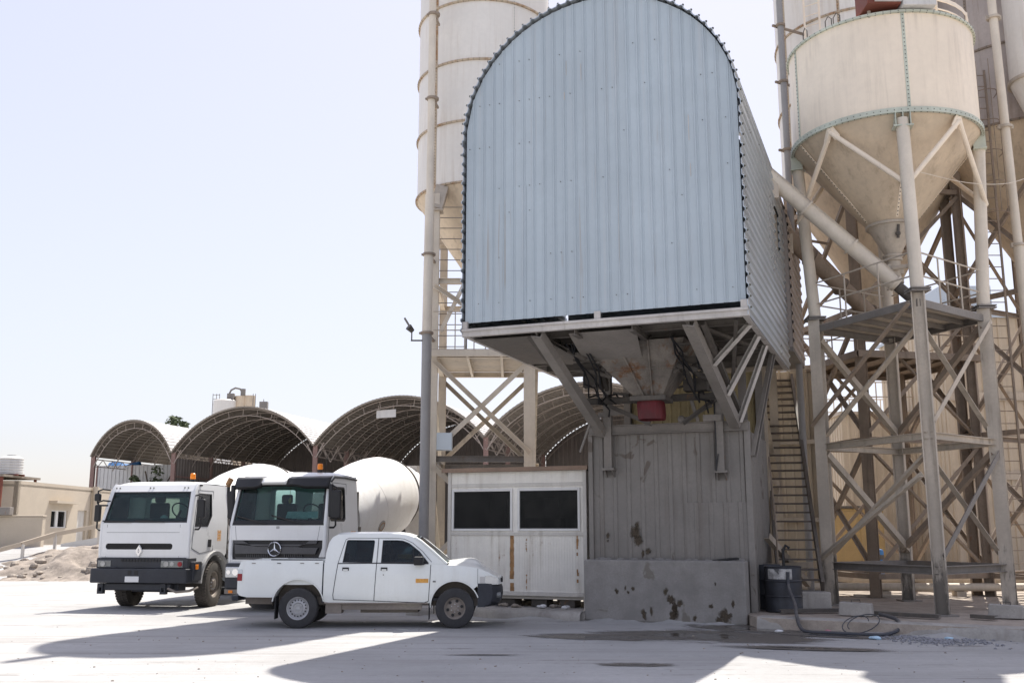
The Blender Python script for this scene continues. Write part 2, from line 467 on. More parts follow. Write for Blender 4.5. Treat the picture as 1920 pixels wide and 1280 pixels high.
nt.links.new(bw.outputs[0], ma.inputs[0])
dv = nt.nodes.new('ShaderNodeVectorMath')
dv.operation = 'DIVIDE'
nt.links.new(hs.outputs[0], dv.inputs[0])
nt.links.new(ma.outputs[0], dv.inputs[1])
tn = nt.nodes.new('ShaderNodeVectorMath')          # dusty, slightly lilac haze
tn.operation = 'MULTIPLY'
tn.inputs[1].default_value = (0.905, 0.855, 0.885)
nt.links.new(dv.outputs[0], tn.inputs[0])
nt.links.new(tn.outputs[0], bg.inputs[0])
nt.links.new(bg.outputs[0], ow.inputs[0])

sl = bpy.data.lights.new('sun', 'SUN')
sl.energy = 2.0
sl.angle = R(0.5)
sl.color = (1.0, 0.955, 0.88)
so = bpy.data.objects.new('sun', sl)
COL.objects.link(so)
sd = V((math.sin(SUN_AZ) * math.cos(SUN_EL), math.cos(SUN_AZ) * math.cos(SUN_EL), math.sin(SUN_EL)))
so.rotation_euler = sd.to_track_quat('Z', 'Y').to_euler()
so.location = (20, 30, 60)

SC.view_settings.view_transform = 'Standard'
SC.view_settings.look = 'None'
SC.view_settings.gamma = 1.0
SC.view_settings.exposure = 1.9
SC.cycles.max_bounces = 8
SC.cycles.diffuse_bounces = 4
SC.cycles.transparent_max_bounces = 16
SC.cycles.use_denoising = True

def sstep(a, b, x):
    t = max(0.0, min(1.0, (x - a) / (b - a)))
    return t * t * (3 - 2 * t)

def ground_z(x, y):
    return 1.15 * sstep(37.2, 43.5, y) * sstep(-9.0, -13.5, x)

def ground_material():
    m = bpy.data.materials.new('dusty_yard')
    N = NT(m)
    tc = N.n('ShaderNodeTexCoord').outputs['Object']
    base = (0.425, 0.418, 0.41)
    big = N.noise(tc, 0.22, 6, 0.6)
    c = N.mix(N.ramp(big, 0.3, 0.7), cm(base, 0.86), cm(base, 1.12))
    # wheel tracks and drag marks, mostly along the yard
    trk = N.noise(N.mapping(tc, (0.05, 1.7, 1), rot=(0, 0, R(4))), 1.0, 8, 0.7, 0.25)
    c = N.mix(N.ramp(trk, 0.50, 0.66, 0, 0.6), c, (0.33, 0.315, 0.30))
    trk2 = N.noise(N.mapping(tc, (0.09, 3.4, 1), rot=(0, 0, R(-7))), 1.0, 6, 0.7, 0.3)
    c = N.mix(N.ramp(trk2, 0.56, 0.72, 0, 0.4), c, (0.56, 0.55, 0.53))
    # broken thin dark ruts
    rut = N.noise(N.mapping(tc, (0.12, 6.0, 1), rot=(0, 0, R(2)), loc=(2, 5, 0)), 1.0, 5, 0.6, 0.2)
    brk = N.noise(tc, 1.6, 6, 0.7)
    f = N.math('MULTIPLY', N.ramp(rut, 0.57, 0.62), N.ramp(brk, 0.46, 0.58))
    c = N.mix(N.math('MULTIPLY', f, 0.7), c, (0.20, 0.185, 0.17))
    thin = N.noise(N.mapping(tc, (0.10, 11.0, 1), rot=(0, 0, R(-3)), loc=(1, 3, 0)), 1.0, 4, 0.6, 0.15)
    f2 = N.math('MULTIPLY', N.ramp(thin, 0.55, 0.62), N.ramp(N.noise(tc, 0.5, 5, 0.65), 0.42, 0.58))
    c = N.mix(N.math('MULTIPLY', f2, 0.42), c, (0.27, 0.255, 0.24))
    pat = N.noise(N.mapping(tc, (0.35, 1.0, 1), loc=(9, 1, 0)), 0.8, 8, 0.72, 0.5)
    c = N.mix(N.ramp(pat, 0.52, 0.60, 0, 0.28), c, (0.33, 0.315, 0.30))
    fine = N.noise(tc, 9, 6, 0.7)
    c = N.mix(N.ramp(fine, 0.3, 0.75, 0, 0.35), c, cm(base, 0.72))
    speck = N.noise(tc, 42, 3, 0.6)
    c = N.mix(N.ramp(speck, 0.66, 0.74, 0, 0.35), c, (0.30, 0.28, 0.26))
    b = N.n('ShaderNodeBsdfPrincipled', ins={'Base Color': c, 'Roughness': 0.95, 'Specular IOR Level': 0.15})
    h = N.math('ADD', N.math('MULTIPLY', fine, 0.6), N.math('MULTIPLY', trk, 1.2))
    h = N.math('ADD', h, N.math('MULTIPLY', speck, 0.25))
    bb = N.n('ShaderNodeBump', ins={'Strength': 0.6, 'Distance': 0.04, 'Height': h})
    N.t.links.new(bb.outputs[0], b.inputs['Normal'])
    N.n('ShaderNodeOutputMaterial', ins={0: b.outputs[0]})
    return m
M['ground'] = ground_material()

def axis_pts(lo, hi, fine_lo, fine_hi, fs, cs):
    p = []
    x = lo
    while x < fine_lo - 1e-6:
        p.append(x)
        x += max(cs * abs(x - fine_lo) * 0.25, fs * 2)
        x = min(x, fine_lo)
    x = fine_lo
    while x < fine_hi - 1e-6:
        p.append(x)
        x += fs
    x = fine_hi
    while x < hi:
        p.append(x)
        x += max(cs * abs(x - fine_hi) * 0.25, fs * 2)
    p.append(hi)
    return p
xs = axis_pts(-900, 900, -40, 20, 0.6, 2)
ys = axis_pts(-300, 1500, 0, 60, 0.6, 2)
g = MB()
g.grid([[V((x, y, ground_z(x, y))) for x in xs] for y in ys])
go = g.build('ground', M['ground'], normals=False)
tag(go, 'pale dusty yard of compacted cement and sand with wheel tracks', 'ground', kind='structure')

AF = R(21.3)
O = V((-0.96, 19.0, 0))
E1 = V((math.cos(AF), -math.sin(AF), 0))
N1 = V((math.sin(AF), math.cos(AF), 0))
def W(u, v, z=0.0):
    return O + E1 * u + N1 * v + V((0, 0, z))
# -------------------------------------------------- loading tower (blue face)
lt = thing('loading_tower', 'tall arched loading tower with a pale blue ribbed front standing over a grey walled base', 'loading tower', tuple(O), -AF)
BW, ZB, ZS, BL = 5.46, 5.5, 9.45, 6.6
RA = BW / 2
def arch_z(u):
    return ZS + 0.08 + math.sqrt(max(0.0, (RA - 0.02) ** 2 - (u - RA) ** 2)) * 0.955

# front wall: vertical ribs, pans and narrow ridges
b = MB()
pitch = 0.213
us = []
k = 0
u = 0.03
while u < BW - 0.03:
    for du, dv in ((0, 0), (0.118, 0), (0.128, -0.017), (0.150, -0.017), (0.160, 0.0), (0.178, 0.0), (0.183, -0.010), (0.193, -0.010), (0.198, 0)):
        if u + du < BW - 0.03:
            us.append((u + du, dv))
    u += pitch
us.append((BW - 0.03, 0))
low = [V((x, 0.06 + d, ZB + 0.275)) for x, d in us]
mid = [V((x, 0.06 + d, ZS)) for x, d in us]
top = [V((x, 0.06 + d, arch_z(x))) for x, d in us]
b.grid([low, mid, top])
fw = b.build('front_wall', M['blue'], lt, ang=20)
# lap of the lower left sheets and rows of screws
b = MB()
seg = [(x, d) for x, d in us if x < 1.32]
b.grid([[V((x, 0.052 + d, ZB + 0.275)) for x, d in seg], [V((x, 0.052 + d, 8.47 - 0.02 * x)) for x, d in seg]])
b.build('lap_sheet', M['blue'], fw, ang=20)
b = MB()
for zz in (6.15, 7.05, 7.95, 8.46, 9.35, 10.25, 11.1):
    x = 0.10
    i = 0
    while x < BW - 0.1:
        if zz < arch_z(x) - 0.1 and random.random() < 0.28:
            b.tube((x, 0.062, zz - 0.02 * x), (x, 0.036, zz - 0.02 * x), 0.0075, n=6)
        x += pitch
b.build('screws', M['bolt'], fw)
b = MB()
random.seed(3)
for (x, z, l, w) in ((2.45, 10.45, .34, .012), (2.50, 10.28, .16, .02), (4.52, 8.9, .5, .012), (4.53, 8.2, .25, .012), (2.15, 10.6, .3, .008), (2.1, 10.1, .15, .02)):
    b = MB()
    b.box(x, x + w, 0.052, 0.057, z, z + l)
    b.build('scratch', M['floor_white'], fw)


# outer skin: one corrugated sheet up the right side, over the vault and down the left side
def cross(s_in=0.0):
    pts = []
    p = 0.2
    zz = ZB + 0.02
    L1, L2, L3 = ZS - zz, PI * RA, ZS - zz
    t = 0.0
    while t < L1 + L2 + L3:
        for dt, off in ((0.0, 0), (0.075, 0), (0.105, 0.034), (0.145, 0.034), (0.175, 0)):
            q = t + dt
            o = off + 0.012 - s_in
            if q <= L1:
                pts.append((BW + o, zz + q))
            elif q <= L1 + L2:
                a = (q - L1) / RA
                pts.append((RA + (RA + o) * math.cos(a), ZS + 0.07 + (RA + o) * math.sin(a) * 0.965))
            elif q <= L1 + L2 + L3:
                pts.append((-o, ZS - (q - L1 - L2)))
        t += p
    return pts
pr_ = cross()
rightpts = [p for p in pr_ if p[0] > RA and p[1] <= ZS + 0.03]
leftpts = [p for p in pr_ if p[0] < RA and p[1] <= ZS + 0.03]
arcpts = [rightpts[-1]] + [p for p in pr_ if p[1] > ZS + 0.03] + [leftpts[0]]
def skin(name, pts, v0=-0.03, v1=BL, cut=None):
    b = MB()
    rows = [[V((x, v, z)) for x, z in pts] for v in (v0, (v0 + v1) / 2, v1)]
    b.grid(rows)
    # closing lip so that the sheet has a visible edge at the front
    b.grid([[V((x, v0, z)) for x, z in pts], [V((x - (0.012 if x > RA else -0.012), v0, z - 0.012)) for x, z in pts]])
    return b.build(name, M['galv'], lt, ang=25)
skin('side_wall', rightpts, -.03, 4.9)
skin('side_wall', rightpts, 5.7, BL)
skin('side_wall', [p for p in rightpts if p[1] <= 8.05], 4.9, 5.7)
skin('side_wall', [p for p in rightpts if p[1] >= 9.0], 4.9, 5.7)
b = MB()
for v in (4.86, 5.74):
    b.bar((BW - .04, v, 8.0), (BW - .04, v, 9.1), .06, .08, up=(0, 1, 0))
for z in (8.0, 9.08):
    b.bar((BW - .04, 4.86, z), (BW - .04, 5.74, z), .06, .06)
b.bar((BW - .04, 5.3, 8.0), (BW - .04, 5.3, 9.1), .05, .05, up=(0, 1, 0))
b.build('opening_frame', M['steel_tan'], lt)
skin('side_wall', leftpts)
skin('vault_roof', arcpts)
# rubber closures at the front ridge ends, dark beads that also stand for shade
b = MB()
t = 0
for i in range(len(pr_)):
    if i % 5 == 2 and not (pr_[i][0] < RA and pr_[i][1] < ZS - .3):
        x, z = pr_[i]
        x2, z2 = pr_[i + 1] if i + 1 < len(pr_) else pr_[i]
        cx, cz = (x + x2) / 2, (z + z2) / 2
        d = V((cx - RA, 0, max(0, cz - ZS)))
        if d.length > 0:
            d.normalize()
        b.sphere((cx + d.x * 0.012, -0.012, cz + d.z * 0.012), 0.024, 6, 4)
b.build('filler_shade_bead', M['bolt'], lt)
# back wall of the room
b = MB()
b.panel([(0.03, ZB + .2), (BW - .03, ZB + .2), (BW - .03, ZS)] + [(RA + (RA - .04) * math.cos(PI * i / 24), ZS + .05 + (RA - .04) * .955 * math.sin(PI * i / 24)) for i in range(1, 24)] + [(0.03, ZS)], [], lambda x, z: (x, BL - .05, z), (0, .03, 0))
b.build('rear_wall', M['galv'], lt)

# floor frame
b = MB()
b.box(-.02, BW + .02, 0.0, 0.10, ZB, ZB + 0.15)
b.box(-.02, BW + .02, -0.03, 0.0, ZB + 0.10, ZB + 0.152)
b.box(2.66, 2.78, -0.004, 0.06, ZB + 0.152, ZB + 0.30)
b.box(-.02, .10, -0.004, 0.06, ZB + 0.152, ZB + 0.30)
b.box(BW - .12, BW + .02, -0.004, 0.06, ZB + 0.152, ZB + 0.30)
ff = b.build('front_beam', M['floor_white'], lt, bevel=(0.006, 1))
b = MB()
b.chan((BW - .05, .10, ZB + .075), (BW - .05, BL, ZB + .075), .1, .15, .015, side=-1)
b.chan((.05, .10, ZB + .075), (.05, BL, ZB + .075), .1, .15, .015, side=1)
b.build('side_beam', M['floor_white'], lt)
b = MB()
for v in (0.75, 1.45, 2.2, 3.0, 3.8, 4.7, 5.6):
    b.ibeam((.1, v, ZB + .06), (BW - .1, v, ZB + .06), .09, .13, .014)
for u_ in (1.5, 2.25, 3.35, 4.4):
    b.ibeam((u_, .1, ZB - .03), (u_, 3.5, ZB - .03), .1, .15, .014)
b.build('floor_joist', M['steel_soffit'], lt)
b = MB()
b.box(.1, 1.9, .2, BL - .1, ZB + .13, ZB + .15)
b.box(1.9, 3.9, 3.05, BL - .1, ZB + .13, ZB + .15)
b.box(3.9, BW - .1, .2, BL - .1, ZB + .13, ZB + .15)
b.box(1.9, 3.9, .2, .9, ZB + .13, ZB + .15)
b.build('deck_plate', M['steel_dark'], lt)
# sloping apron plates under both edges (seen as the chamfer left of the braces)
b = MB()
b.panel([(0.12, .3), (1.55, .3), (1.75, 3.3), (0.12, 3.3)], [], lambda u, v: (u, v, ZB - .02 - .06 * u * (v / 3.3)), (0, 0, .012))
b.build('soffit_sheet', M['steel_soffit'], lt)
# main raking braces from the front beam to the wall head
for (u0, z0, u1, z1, off) in ((1.50, ZB - .02, 1.80, 3.86, -.10), (4.40, ZB - .02, 4.66, 3.95, .10)):
    b = MB()
    b.chan((u0, .12, z0), (u1, 3.36, z1), .22, .16, .02, up=(0, -1, 1))
    b.build('raking_brace', M['steel_grey'], lt)
    b = MB()
    b.angle((u0 + off * 2.2, .3, z0), (u1 + off, 3.36, z1 + .25), .09, .014)
    b.build('raking_brace', M['steel_dark'], lt)
def on_rake(t):
    return V((4.40 + .26 * t, .12 + 3.24 * t, ZB - .02 - 1.53 * t))
for (vv, tt) in ((0.75, .38), (1.9, .68), (3.0, .97)):
    b = MB()
    p = on_rake(tt) + V((.1, 0, 0))
    b.chan((BW - .08, vv, ZB), tuple(p), .10, .09, .014)
    b.build('side_strut', M['floor_white'], lt)
b = MB()
b.chan((BW - .08, 4.1, ZB), (4.98, 3.44, 3.3), .11, .09, .014)
b.build('side_strut', M['steel_grey'], lt)
b = MB()
b.chan((BW - .25, .3, ZB + .02), (4.75, 2.6, 4.7), .07, .06, .012)
b.chan((4.5, .3, ZB - .05), (5.2, 3.1, ZB - .05), .07, .06, .012)
b.build('side_strut', M['steel_dark'], lt)
# bent loose rod at the left brace
b = MB()
b.tube((1.78, 2.9, 4.3), (1.42, 3.0, 3.45), .025, n=6)
b.build('loose_rod', M['steel_grey'], lt)
# wall posts on corbels
for uu, zf in ((1.95, 3.02), (4.33, 2.92)):
    b = MB()
    b.ibeam((uu, 3.36, zf + .1), (uu, 3.36, ZB), .16, .16, .016, up=(0, 1, 0))
    b.box(uu - .13, uu + .13, 3.24, 3.48, zf + .05, zf + .10)
    b.panel([(3.48, zf - .1), (3.26, zf + .05), (3.48, zf + .05)], [], lambda y, z: (uu - .09, y, z), (.02, 0, 0))
    b.panel([(3.48, zf - .1), (3.26, zf + .05), (3.48, zf + .05)], [], lambda y, z: (uu + .07, y, z), (.02, 0, 0))
    b.build('corbel_post', M['steel_grey'], lt)
# head beam, conduits and clutter under the floor
b = MB()
b.ibeam((1.5, 3.4, 3.93), (4.9, 3.4, 3.93), .16, .2, .016)
b.build('head_beam', M['steel_grey'], lt)
b = MB()
b.angle((2.0, 3.3, 4.45), (3.0, 2.9, 3.98), .09)
b.angle((4.3, 3.3, 4.5), (3.65, 3.0, 3.98), .09)
b.ibeam((1.6, 2.9, 4.5), (4.75, 2.9, 4.5), .1, .14, .014)
b.ibeam((1.65, 1.9, 5.1), (4.55, 1.9, 5.1), .1, .14, .014)
b.bar((2.3, 1.2, ZB), (2.15, 2.6, 4.7), .08, .08)
b.bar((3.8, 1.2, ZB), (3.95, 2.6, 4.7), .08, .08)
b.build('hanger_frame', M['steel_dark'], lt)
b = MB()
random.seed(5)
for i in range(9):
    u0 = random.uniform(1.7, 2.4) if i < 5 else random.uniform(3.7, 4.3)
    pts = []
    for j in range(8):
        t = j / 7
        pts.append((u0 + random.uniform(-.1, .1) + .2 * t, .9 + 2.3 * t, ZB - .1 - 1.1 * t * random.uniform(.7, 1.1) - .25 * math.sin(PI * t)))
    b.path(pts, .018, 6)
b.path([(4.25, 3.25, 4.4), (4.27, 3.2, 3.6), (4.25, 3.22, 3.0), (4.3, 3.24, 3.35)], .014, 6)
b.build('cable', M['black'], lt)
b = MB()
b.tube((1.95, 2.2, 4.9), (1.95, 2.9, 4.9), .16, n=14)
b.box(1.78, 2.12, 2.1, 2.24, 4.7, 5.1)
b.box(3.72, 4.2, 2.75, 3.1, 4.62, 4.86)
b.tube((4.0, 2.5, 4.95), (4.5, 2.6, 4.7), .06, n=8)
b.tube((2.35, 1.6, 5.0), (2.75, 2.5, 4.7), .05, n=8)
b.build('vibrator_motor', M['steel_dark'], lt)
# junk above the wall head: cable bundles, boards, brackets seen in the gap
b = MB()
random.seed(31)
for i in range(64):
    u0, v0 = random.uniform(1.7, 4.6), random.uniform(1.0, 3.3)
    z0 = ZB - .02 - random.uniform(.05, .9) * (v0 / 3.3)
    l_ = random.uniform(.25, .9)
    a_ = random.uniform(0, 2 * PI)
    b.bar((u0, v0, z0), (u0 + l_ * math.cos(a_) * .7, v0 + l_ * math.sin(a_) * .5, z0 + random.uniform(-.25, .25)), random.uniform(.04, .12), random.uniform(.03, .08))
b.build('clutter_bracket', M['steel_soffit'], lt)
b = MB()
for (u0, z0, u1, z1, w_) in ((3.5, 4.02, 4.2, 4.35, .05), (3.9, 4.04, 3.75, 4.6, .07), (2.0, 4.4, 2.9, 4.05, .08), (1.75, 4.25, 2.3, 4.3, .1), (4.0, 4.75, 4.5, 4.55, .06)):
    b = MB()
    b.bar((u0, 3.3, z0), (u1, 3.25, z1), w_, .05, up=(0, 1, 0))
    b.build('loose_board', M['steel_grey'], lt)
b = MB()
b.box(4.02, 4.4, 3.2, 3.5, 4.03, 4.16)
b.build('debris', M['steel_grey'], lt)
b = MB()
b.sphere((3.55, 3.3, 4.10), .08, 8, 6)
b.sphere((3.66, 3.32, 4.09), .06, 8, 6)
b.build('debris', M['steel_grey'], lt)
# hopper with outlet and red sleeve
TP = [(2.02, 1.15), (4.10, 1.15), (4.10, 3.05), (2.02, 3.05)]
BT = [(2.86, 2.02), (3.46, 2.02), (3.46, 2.62), (2.86, 2.62)]
def hop(z):
    t = (5.42 - z) / (5.42 - 4.45)
    return [(a[0] + (c[0] - a[0]) * t, a[1] + (c[1] - a[1]) * t) for a, c in zip(TP, BT)]
b = MB()
b.grid([[V((x, y, z)) for x, y in hop(z)] for z in (5.42, 4.95, 4.45)], True)
hp = b.build('hopper', M['hopper'], lt, ang=20)
b = MB()
for t in (0.36, 0.66):
    a0, a1 = V((2.02 + 2.08 * t, 1.15, 5.42)), V((2.86 + .6 * t, 2.02, 4.45))
    b.bar(a0 + V((0, -.02, 0)), a1 + V((0, -.02, 0)), .03, .06, (0, -1, 0))
q = hop(4.93)
for i in range(4):
    p0, p1 = q[i], q[(i + 1) % 4]
    b.bar((p0[0], p0[1], 4.93), (p1[0], p1[1], 4.93), .05, .03)
b.build('hopper_stiffener', M['hopper'], hp)
b = MB()
b.box(2.80, 3.52, 1.96, 2.68, 4.36, 4.45)
b.build('outlet_flange', M['steel_dark'], hp)
b = MB()
b.box(2.95, 3.3, 1.90, 2.02, 4.62, 4.78)
b.build('inspection_cover', M['hopper'], hp)
b = MB()
ring = []
for z, k in ((4.36, .25), (4.25, .26), (4.1, .255), (4.0, .245)):
    row = []
    for i in range(24):
        a = 2 * PI * i / 24
        c_, s_ = math.cos(a), math.sin(a)
        rr = k / max(abs(c_), abs(s_)) if max(abs(c_), abs(s_)) > .86 else k / .86
        row.append(V((3.15 + rr * c_ * (1 + .03 * math.sin(5 * a + z * 9)), 2.32 + rr * s_, z)))
    ring.append(row)
b.grid(ring, True)
b.build('sleeve', M['red_rubber'], hp)
# skirt plate hanging at the front
b = MB()
b.panel([(2.08, 0), (3.38, 0), (3.20, 1.12), (2.02, 1.12)], [], lambda u, t: (u, .26 + 1.05 * t, ZB - .04 - .30 * t), (0, .004, .012))
b.build('skirt_plate', M['steel_grey'], lt)
# lower walls: ribbed sheet with a boarded base
def ribbed(b, p0, p1, z0, z1, pitch=.22, d=.03, lap=None):
    p0, p1 = V(p0), V(p1)
    L = (p1 - p0).length
    dr = (p1 - p0) / L
    nn = V((dr.y, -dr.x, 0))
    pts = []
    x = 0.0
    while x < L:
        for dx, o in ((0, 0), (pitch * .55, 0), (pitch * .62, d), (pitch * .85, d), (pitch * .92, 0)):
            if x + dx < L:
                pts.append((x + dx, o))
        x += pitch
    pts.append((L, 0))
    b.grid([[p0 + dr * x + nn * o + V((0, 0, z)) for x, o in pts] for z in (z0, (z0 + z1) / 2, z1)])
    return b
b = MB()
ribbed(b, (1.52, 3.5, 0), (4.86, 3.5, 0), .15, 3.84, .30, .022)
lw = b.build('lower_wall', M['wall_grey'], lt, ang=20)
def stain(par, pts, y, m, n_=14, sc=.05, seed=1):
    rr = random.Random(seed)
    for (x, z, r_) in pts:
        b = MB()
        o = []
        ph = rr.uniform(0, 6)
        for i in range(18):
            a = 2 * PI * i / 18
            q = r_ * (1 + .35 * math.sin(2 * a + ph) + .22 * math.sin(5 * a + ph * 2) + rr.uniform(-.12, .12))
            o.append((x + q * .85 * math.cos(a), max(.012, z + q * (1.2 if math.sin(a) > 0 else 1.75) * math.sin(a))))
        b.panel(o, [], lambda u, z_: (u, y, z_), (0, .002, 0))
        b.build('stain', m, par)
stain(lw, [(2.46, 1.80, .13), (2.52, 1.62, .10), (2.50, 1.95, .07), (2.72, 1.40, .07), (2.62, 1.36, .05), (1.86, 1.72, .055), (1.86, 1.60, .03), (3.9, 1.35, .03)], 3.472, M['oil_stain'], seed=4)
b = MB()
ribbed(b, (3.55, 3.468, 0), (4.86, 3.468, 0), 1.2, 2.38, .30, .02)
b.build('lap_sheet', M['wall_grey'], lw, ang=20)
b = MB()
ribbed(b, (4.86, 3.5, 0), (4.86, 6.4, 0), .15, 3.84)
b.build('lower_wall', M['wall_grey'], lt, ang=20)
b = MB()
ribbed(b, (1.52, 6.4, 0), (1.52, 3.5, 0), .15, 3.84)
b.build('lower_wall', M['wall_grey'], lt, ang=20)
b = MB()
ribbed(b, (1.6, 6.4, 0), (4.8, 6.4, 0), .15, ZB)
b.build('lower_wall', M['yellow_wall'], lt, ang=20)
for q in ((4.80, 4.93, 3.43, 3.51, .2, 4.02), (1.46, 1.56, 3.44, 3.51, .2, 3.85)):
    b = MB()
    b.box(*q)
    b.build('corner_trim', M['wall_grey'], lt, bevel=(.008, 1))
for (uu, vv) in ((1.62, 6.3), (4.78, 6.3), (4.7, 4.2), (1.7, 4.2)):
    b = MB()
    b.ibeam((uu, vv, .1), (uu, vv, ZB), .16, .16, .016, up=(0, 1, 0))
    b.build('support_post', M['steel_grey'], lt)

# ------------------------------------------------------------- concrete block
cb = thing('concrete_block', 'long grey stained concrete barrier block at the foot of the ribbed grey wall', 'concrete block', tuple(W(3.15, 3.2)), -AF)
b = MB()
b.box(-1.66, 1.64, -.28, .19, 0, 1.22)
c_ = b.build('block', M['concrete'], cb, bevel=(.035, 3))
stain(c_, [(-.96, .60, .05), (-.78, .68, .035), (-.72, .58, .03), (-.62, .66, .04), (.05, .62, .06), (.14, .48, .08), (.22, .36, .10), (.33, .40, .07), (.24, .22, .11), (-.40, .17, .075), (-.25, .25, .06), (.18, .10, .12), (1.25, .14, .15), (1.1, .07, .09), (.95, .36, .045), (1.38, .42, .05), (.62, .12, .05), (1.05, .78, .03)], -.2835, M['oil_stain'], seed=9)
b = MB()
random.seed(11)
for i in range(16):
    x = random.uniform(-1.5, 1.5)
    b.sphere((x, random.uniform(-.1, .1), 1.225), random.uniform(.03, .08), 7, 5, (1.4, 1, .5))
b.build('spilled_concrete', M['concrete'], cb)
b = MB()
rag = [(-.25, 0), (-.1, .05), (.05, .02), (.22, .06), (.28, -.02), (.1, -.05), (-.15, -.04)]
b.panel(rag, [], lambda x, y: (1.22 + x, -.05 + y, 1.228 + .03 * math.sin(9 * x)), (0, 0, .03))
b.build('black_rag', M['black'], cb)

# -------------------------------------------------------------- control cabin
cbn = thing('control_cabin', 'rusty white panelled control cabin with two dark windows beside the grey walled tower', 'cabin', tuple(W(-.32, 3.8)), -AF)
# local x -1.70..1.62, y 0..2.4
X0, X1, D = -1.72, 1.62, 2.4
b = MB()
wins = [(-1.62, -.12), (0.0, 1.47)]
wz0, wz1 = 1.80, 2.74
b.panel([(X0 + .08, .50), (X1 - .09, .46), (X1 - .09, 3.12), (X0 + .08, 3.12)], [[(a, wz0), (c, wz0), (c, wz1), (a, wz1)] for a, c in wins], lambda x, z: (x, .02, z), (0, .04, 0))
b.panel([(0.06, .46), (D - .06, .5), (D - .06, 3.12), (.06, 3.12)], [], lambda y, z: (X1 - .03, y, z), (-.03, 0, 0))
b.panel([(0.06, .46), (D - .06, .5), (D - .06, 3.12), (.06, 3.12)], [], lambda y, z: (X0 + .03, y, z), (.03, 0, 0))
b.panel([(X0 + .08, .46), (X1 - .08, .46), (X1 - .08, 3.12), (X0 + .08, 3.12)], [[(-1.2, 1.7), (.2, 1.7), (.2, 2.6), (-1.2, 2.6)]], lambda x, z: (x, D - .03, z), (0, -.03, 0))
b.box(X0 + .06, X1 - .06, .06, D - .06, .5, .54)
wl = b.build('wall', M['cabin'], cbn)
b = MB()        # small-grid embossing of the lower panel and ribs of the fascia
x = X0 + .14
while x < X1 - .16:
    b.box(x, x + .008, .0125, .02, .52, 1.70)
    x += .062
z = .56
while z < 1.70:
    b.box(X0 + .11, X1 - .14, .013, .0195, z, z + .008)
    z += .062
z = 2.90
while z < 3.10:
    b.box(X0 + .12, X1 - .12, .008, .02, z, z + .018)
    z += .042
b.build('embossing', M['cabin'], wl)
b = MB()
for (x0, x1, z0, z1) in ((-.19, -.085, .50, 1.70), (.19, .225, 1.35, 1.66), (.195, .225, .52, .95), (1.36, 1.42, .7, 1.7)):
    n = 14
    for i in range(n):
        t0, t1 = z0 + (z1 - z0) * i / n, z0 + (z1 - z0) * (i + 1) / n
        if random.random() < (.96 if x1 - x0 > .09 else .7):
            j = .012 if x1 - x0 > .09 else .018
            b.box(x0 + random.uniform(0, j), x1 - random.uniform(0, j), .0085, .0120, t0, t1)
b.build('rust_strip', M['rust'], wl)
b = MB()
for x in (X0, X1 - .085):
    b.box(x, x + .085, -.01, .075, .15 if x > 0 else .40, 3.14)
    b.box(x, x + .085, D - .075, D + .01, .15, 3.14)
b.box(X0 + .085, X1 - .085, -.005, .06, 1.70, 1.77)
b.box(X0 + .085, X1 - .085, -.005, .06, 2.78, 2.86)
b.box(X0 + .085, X1 - .085, -.008, .06, .40, .49)
b.box(X0, X1, .09, .17, .33, .40)
b.box(X0, X1, D - .17, D - .09, .33, .40)
b.build('frame', M['cabin_frame'], cbn, bevel=(.006, 1))
b = MB()
b.box(X0 - .12, X1 + .06, -.10, D + .1, 3.145, 3.20)
b.box(X0 - .12, X1 + .06, -.112, -.10, 3.12, 3.215)
b.build('roof', M['cabin_roof'], cbn)
for a, c in wins:
    b = MB()
    f = .055
    b.box(a, a + f, -.015, .05, wz0, wz1)
    b.box(c - f, c, -.015, .05, wz0, wz1)
    b.box(a + f, c - f, -.015, .05, wz0, wz0 + f)
    b.box(a + f, c - f, -.015, .05, wz1 - f, wz1)
    wo = b.build('window', M['win_white'], cbn, bevel=(.006, 1))
    b = MB()
    b.box(a + f, c - f, .018, .026, wz0 + f, wz1 - f)
    b.build('pane', M['cabinglass'], wo, smooth=False)
b = MB()
b.box(-1.2, .2, D - .055, D - .045, 1.7, 2.6)
b.build('rear_pane', M['cabinglass'], cbn, smooth=False)
b = MB()
b.box(-1.5, 1.3, .12, .6, 1.2, 1.26)
b.box(-.4, .5, 1.6, 2.2, .54, 2.1)
b.build('desk', M['interior'], cbn)
b = MB()
b.box(.45, 1.3, 1.9, 1.95, 1.75, 2.6)  # pale board added to give the right window its lighter patch
b.build('pale_board', M['panel_white'], cbn)
random.seed(21)
for x, w_, h in ((-1.2, .35, .16), (-.35, .45, .17), (.45, .35, .16), (1.1, .35, .17), (1.58, .14, .17)):
    for y0, y1 in ((.15, .6), (D - .5, D - .1)):
        b = MB()
        b.box(x - w_ / 2, x + w_ / 2, y0, y1, .17, .17 + h)
        b.build('skid_block', M['steel_dark'], cbn)
for i in range(6):
    p = [(-.9, -.05), (.05, -.08), (.62, -.1), (.9, .1), (1.2, -.05), (-.3, .02)][i]
    b = MB()
    for j in range(4):
        b.sphere((random.uniform(-.08, .08), random.uniform(-.05, .05), random.uniform(.02, .05)), random.uniform(.025, .055), 6, 4, (1.5, 1, .8))
    o = b.build('litter', M['litter_white'] if i % 2 == 0 else M['rock'], None)
    q = W(-.32 + p[0], 3.8 + p[1] - .1, .16)
    o.location = q
    tag(o, 'small pale scrap of rubbish on the kerb under the control cabin', 'litter', 'scraps under the cabin')

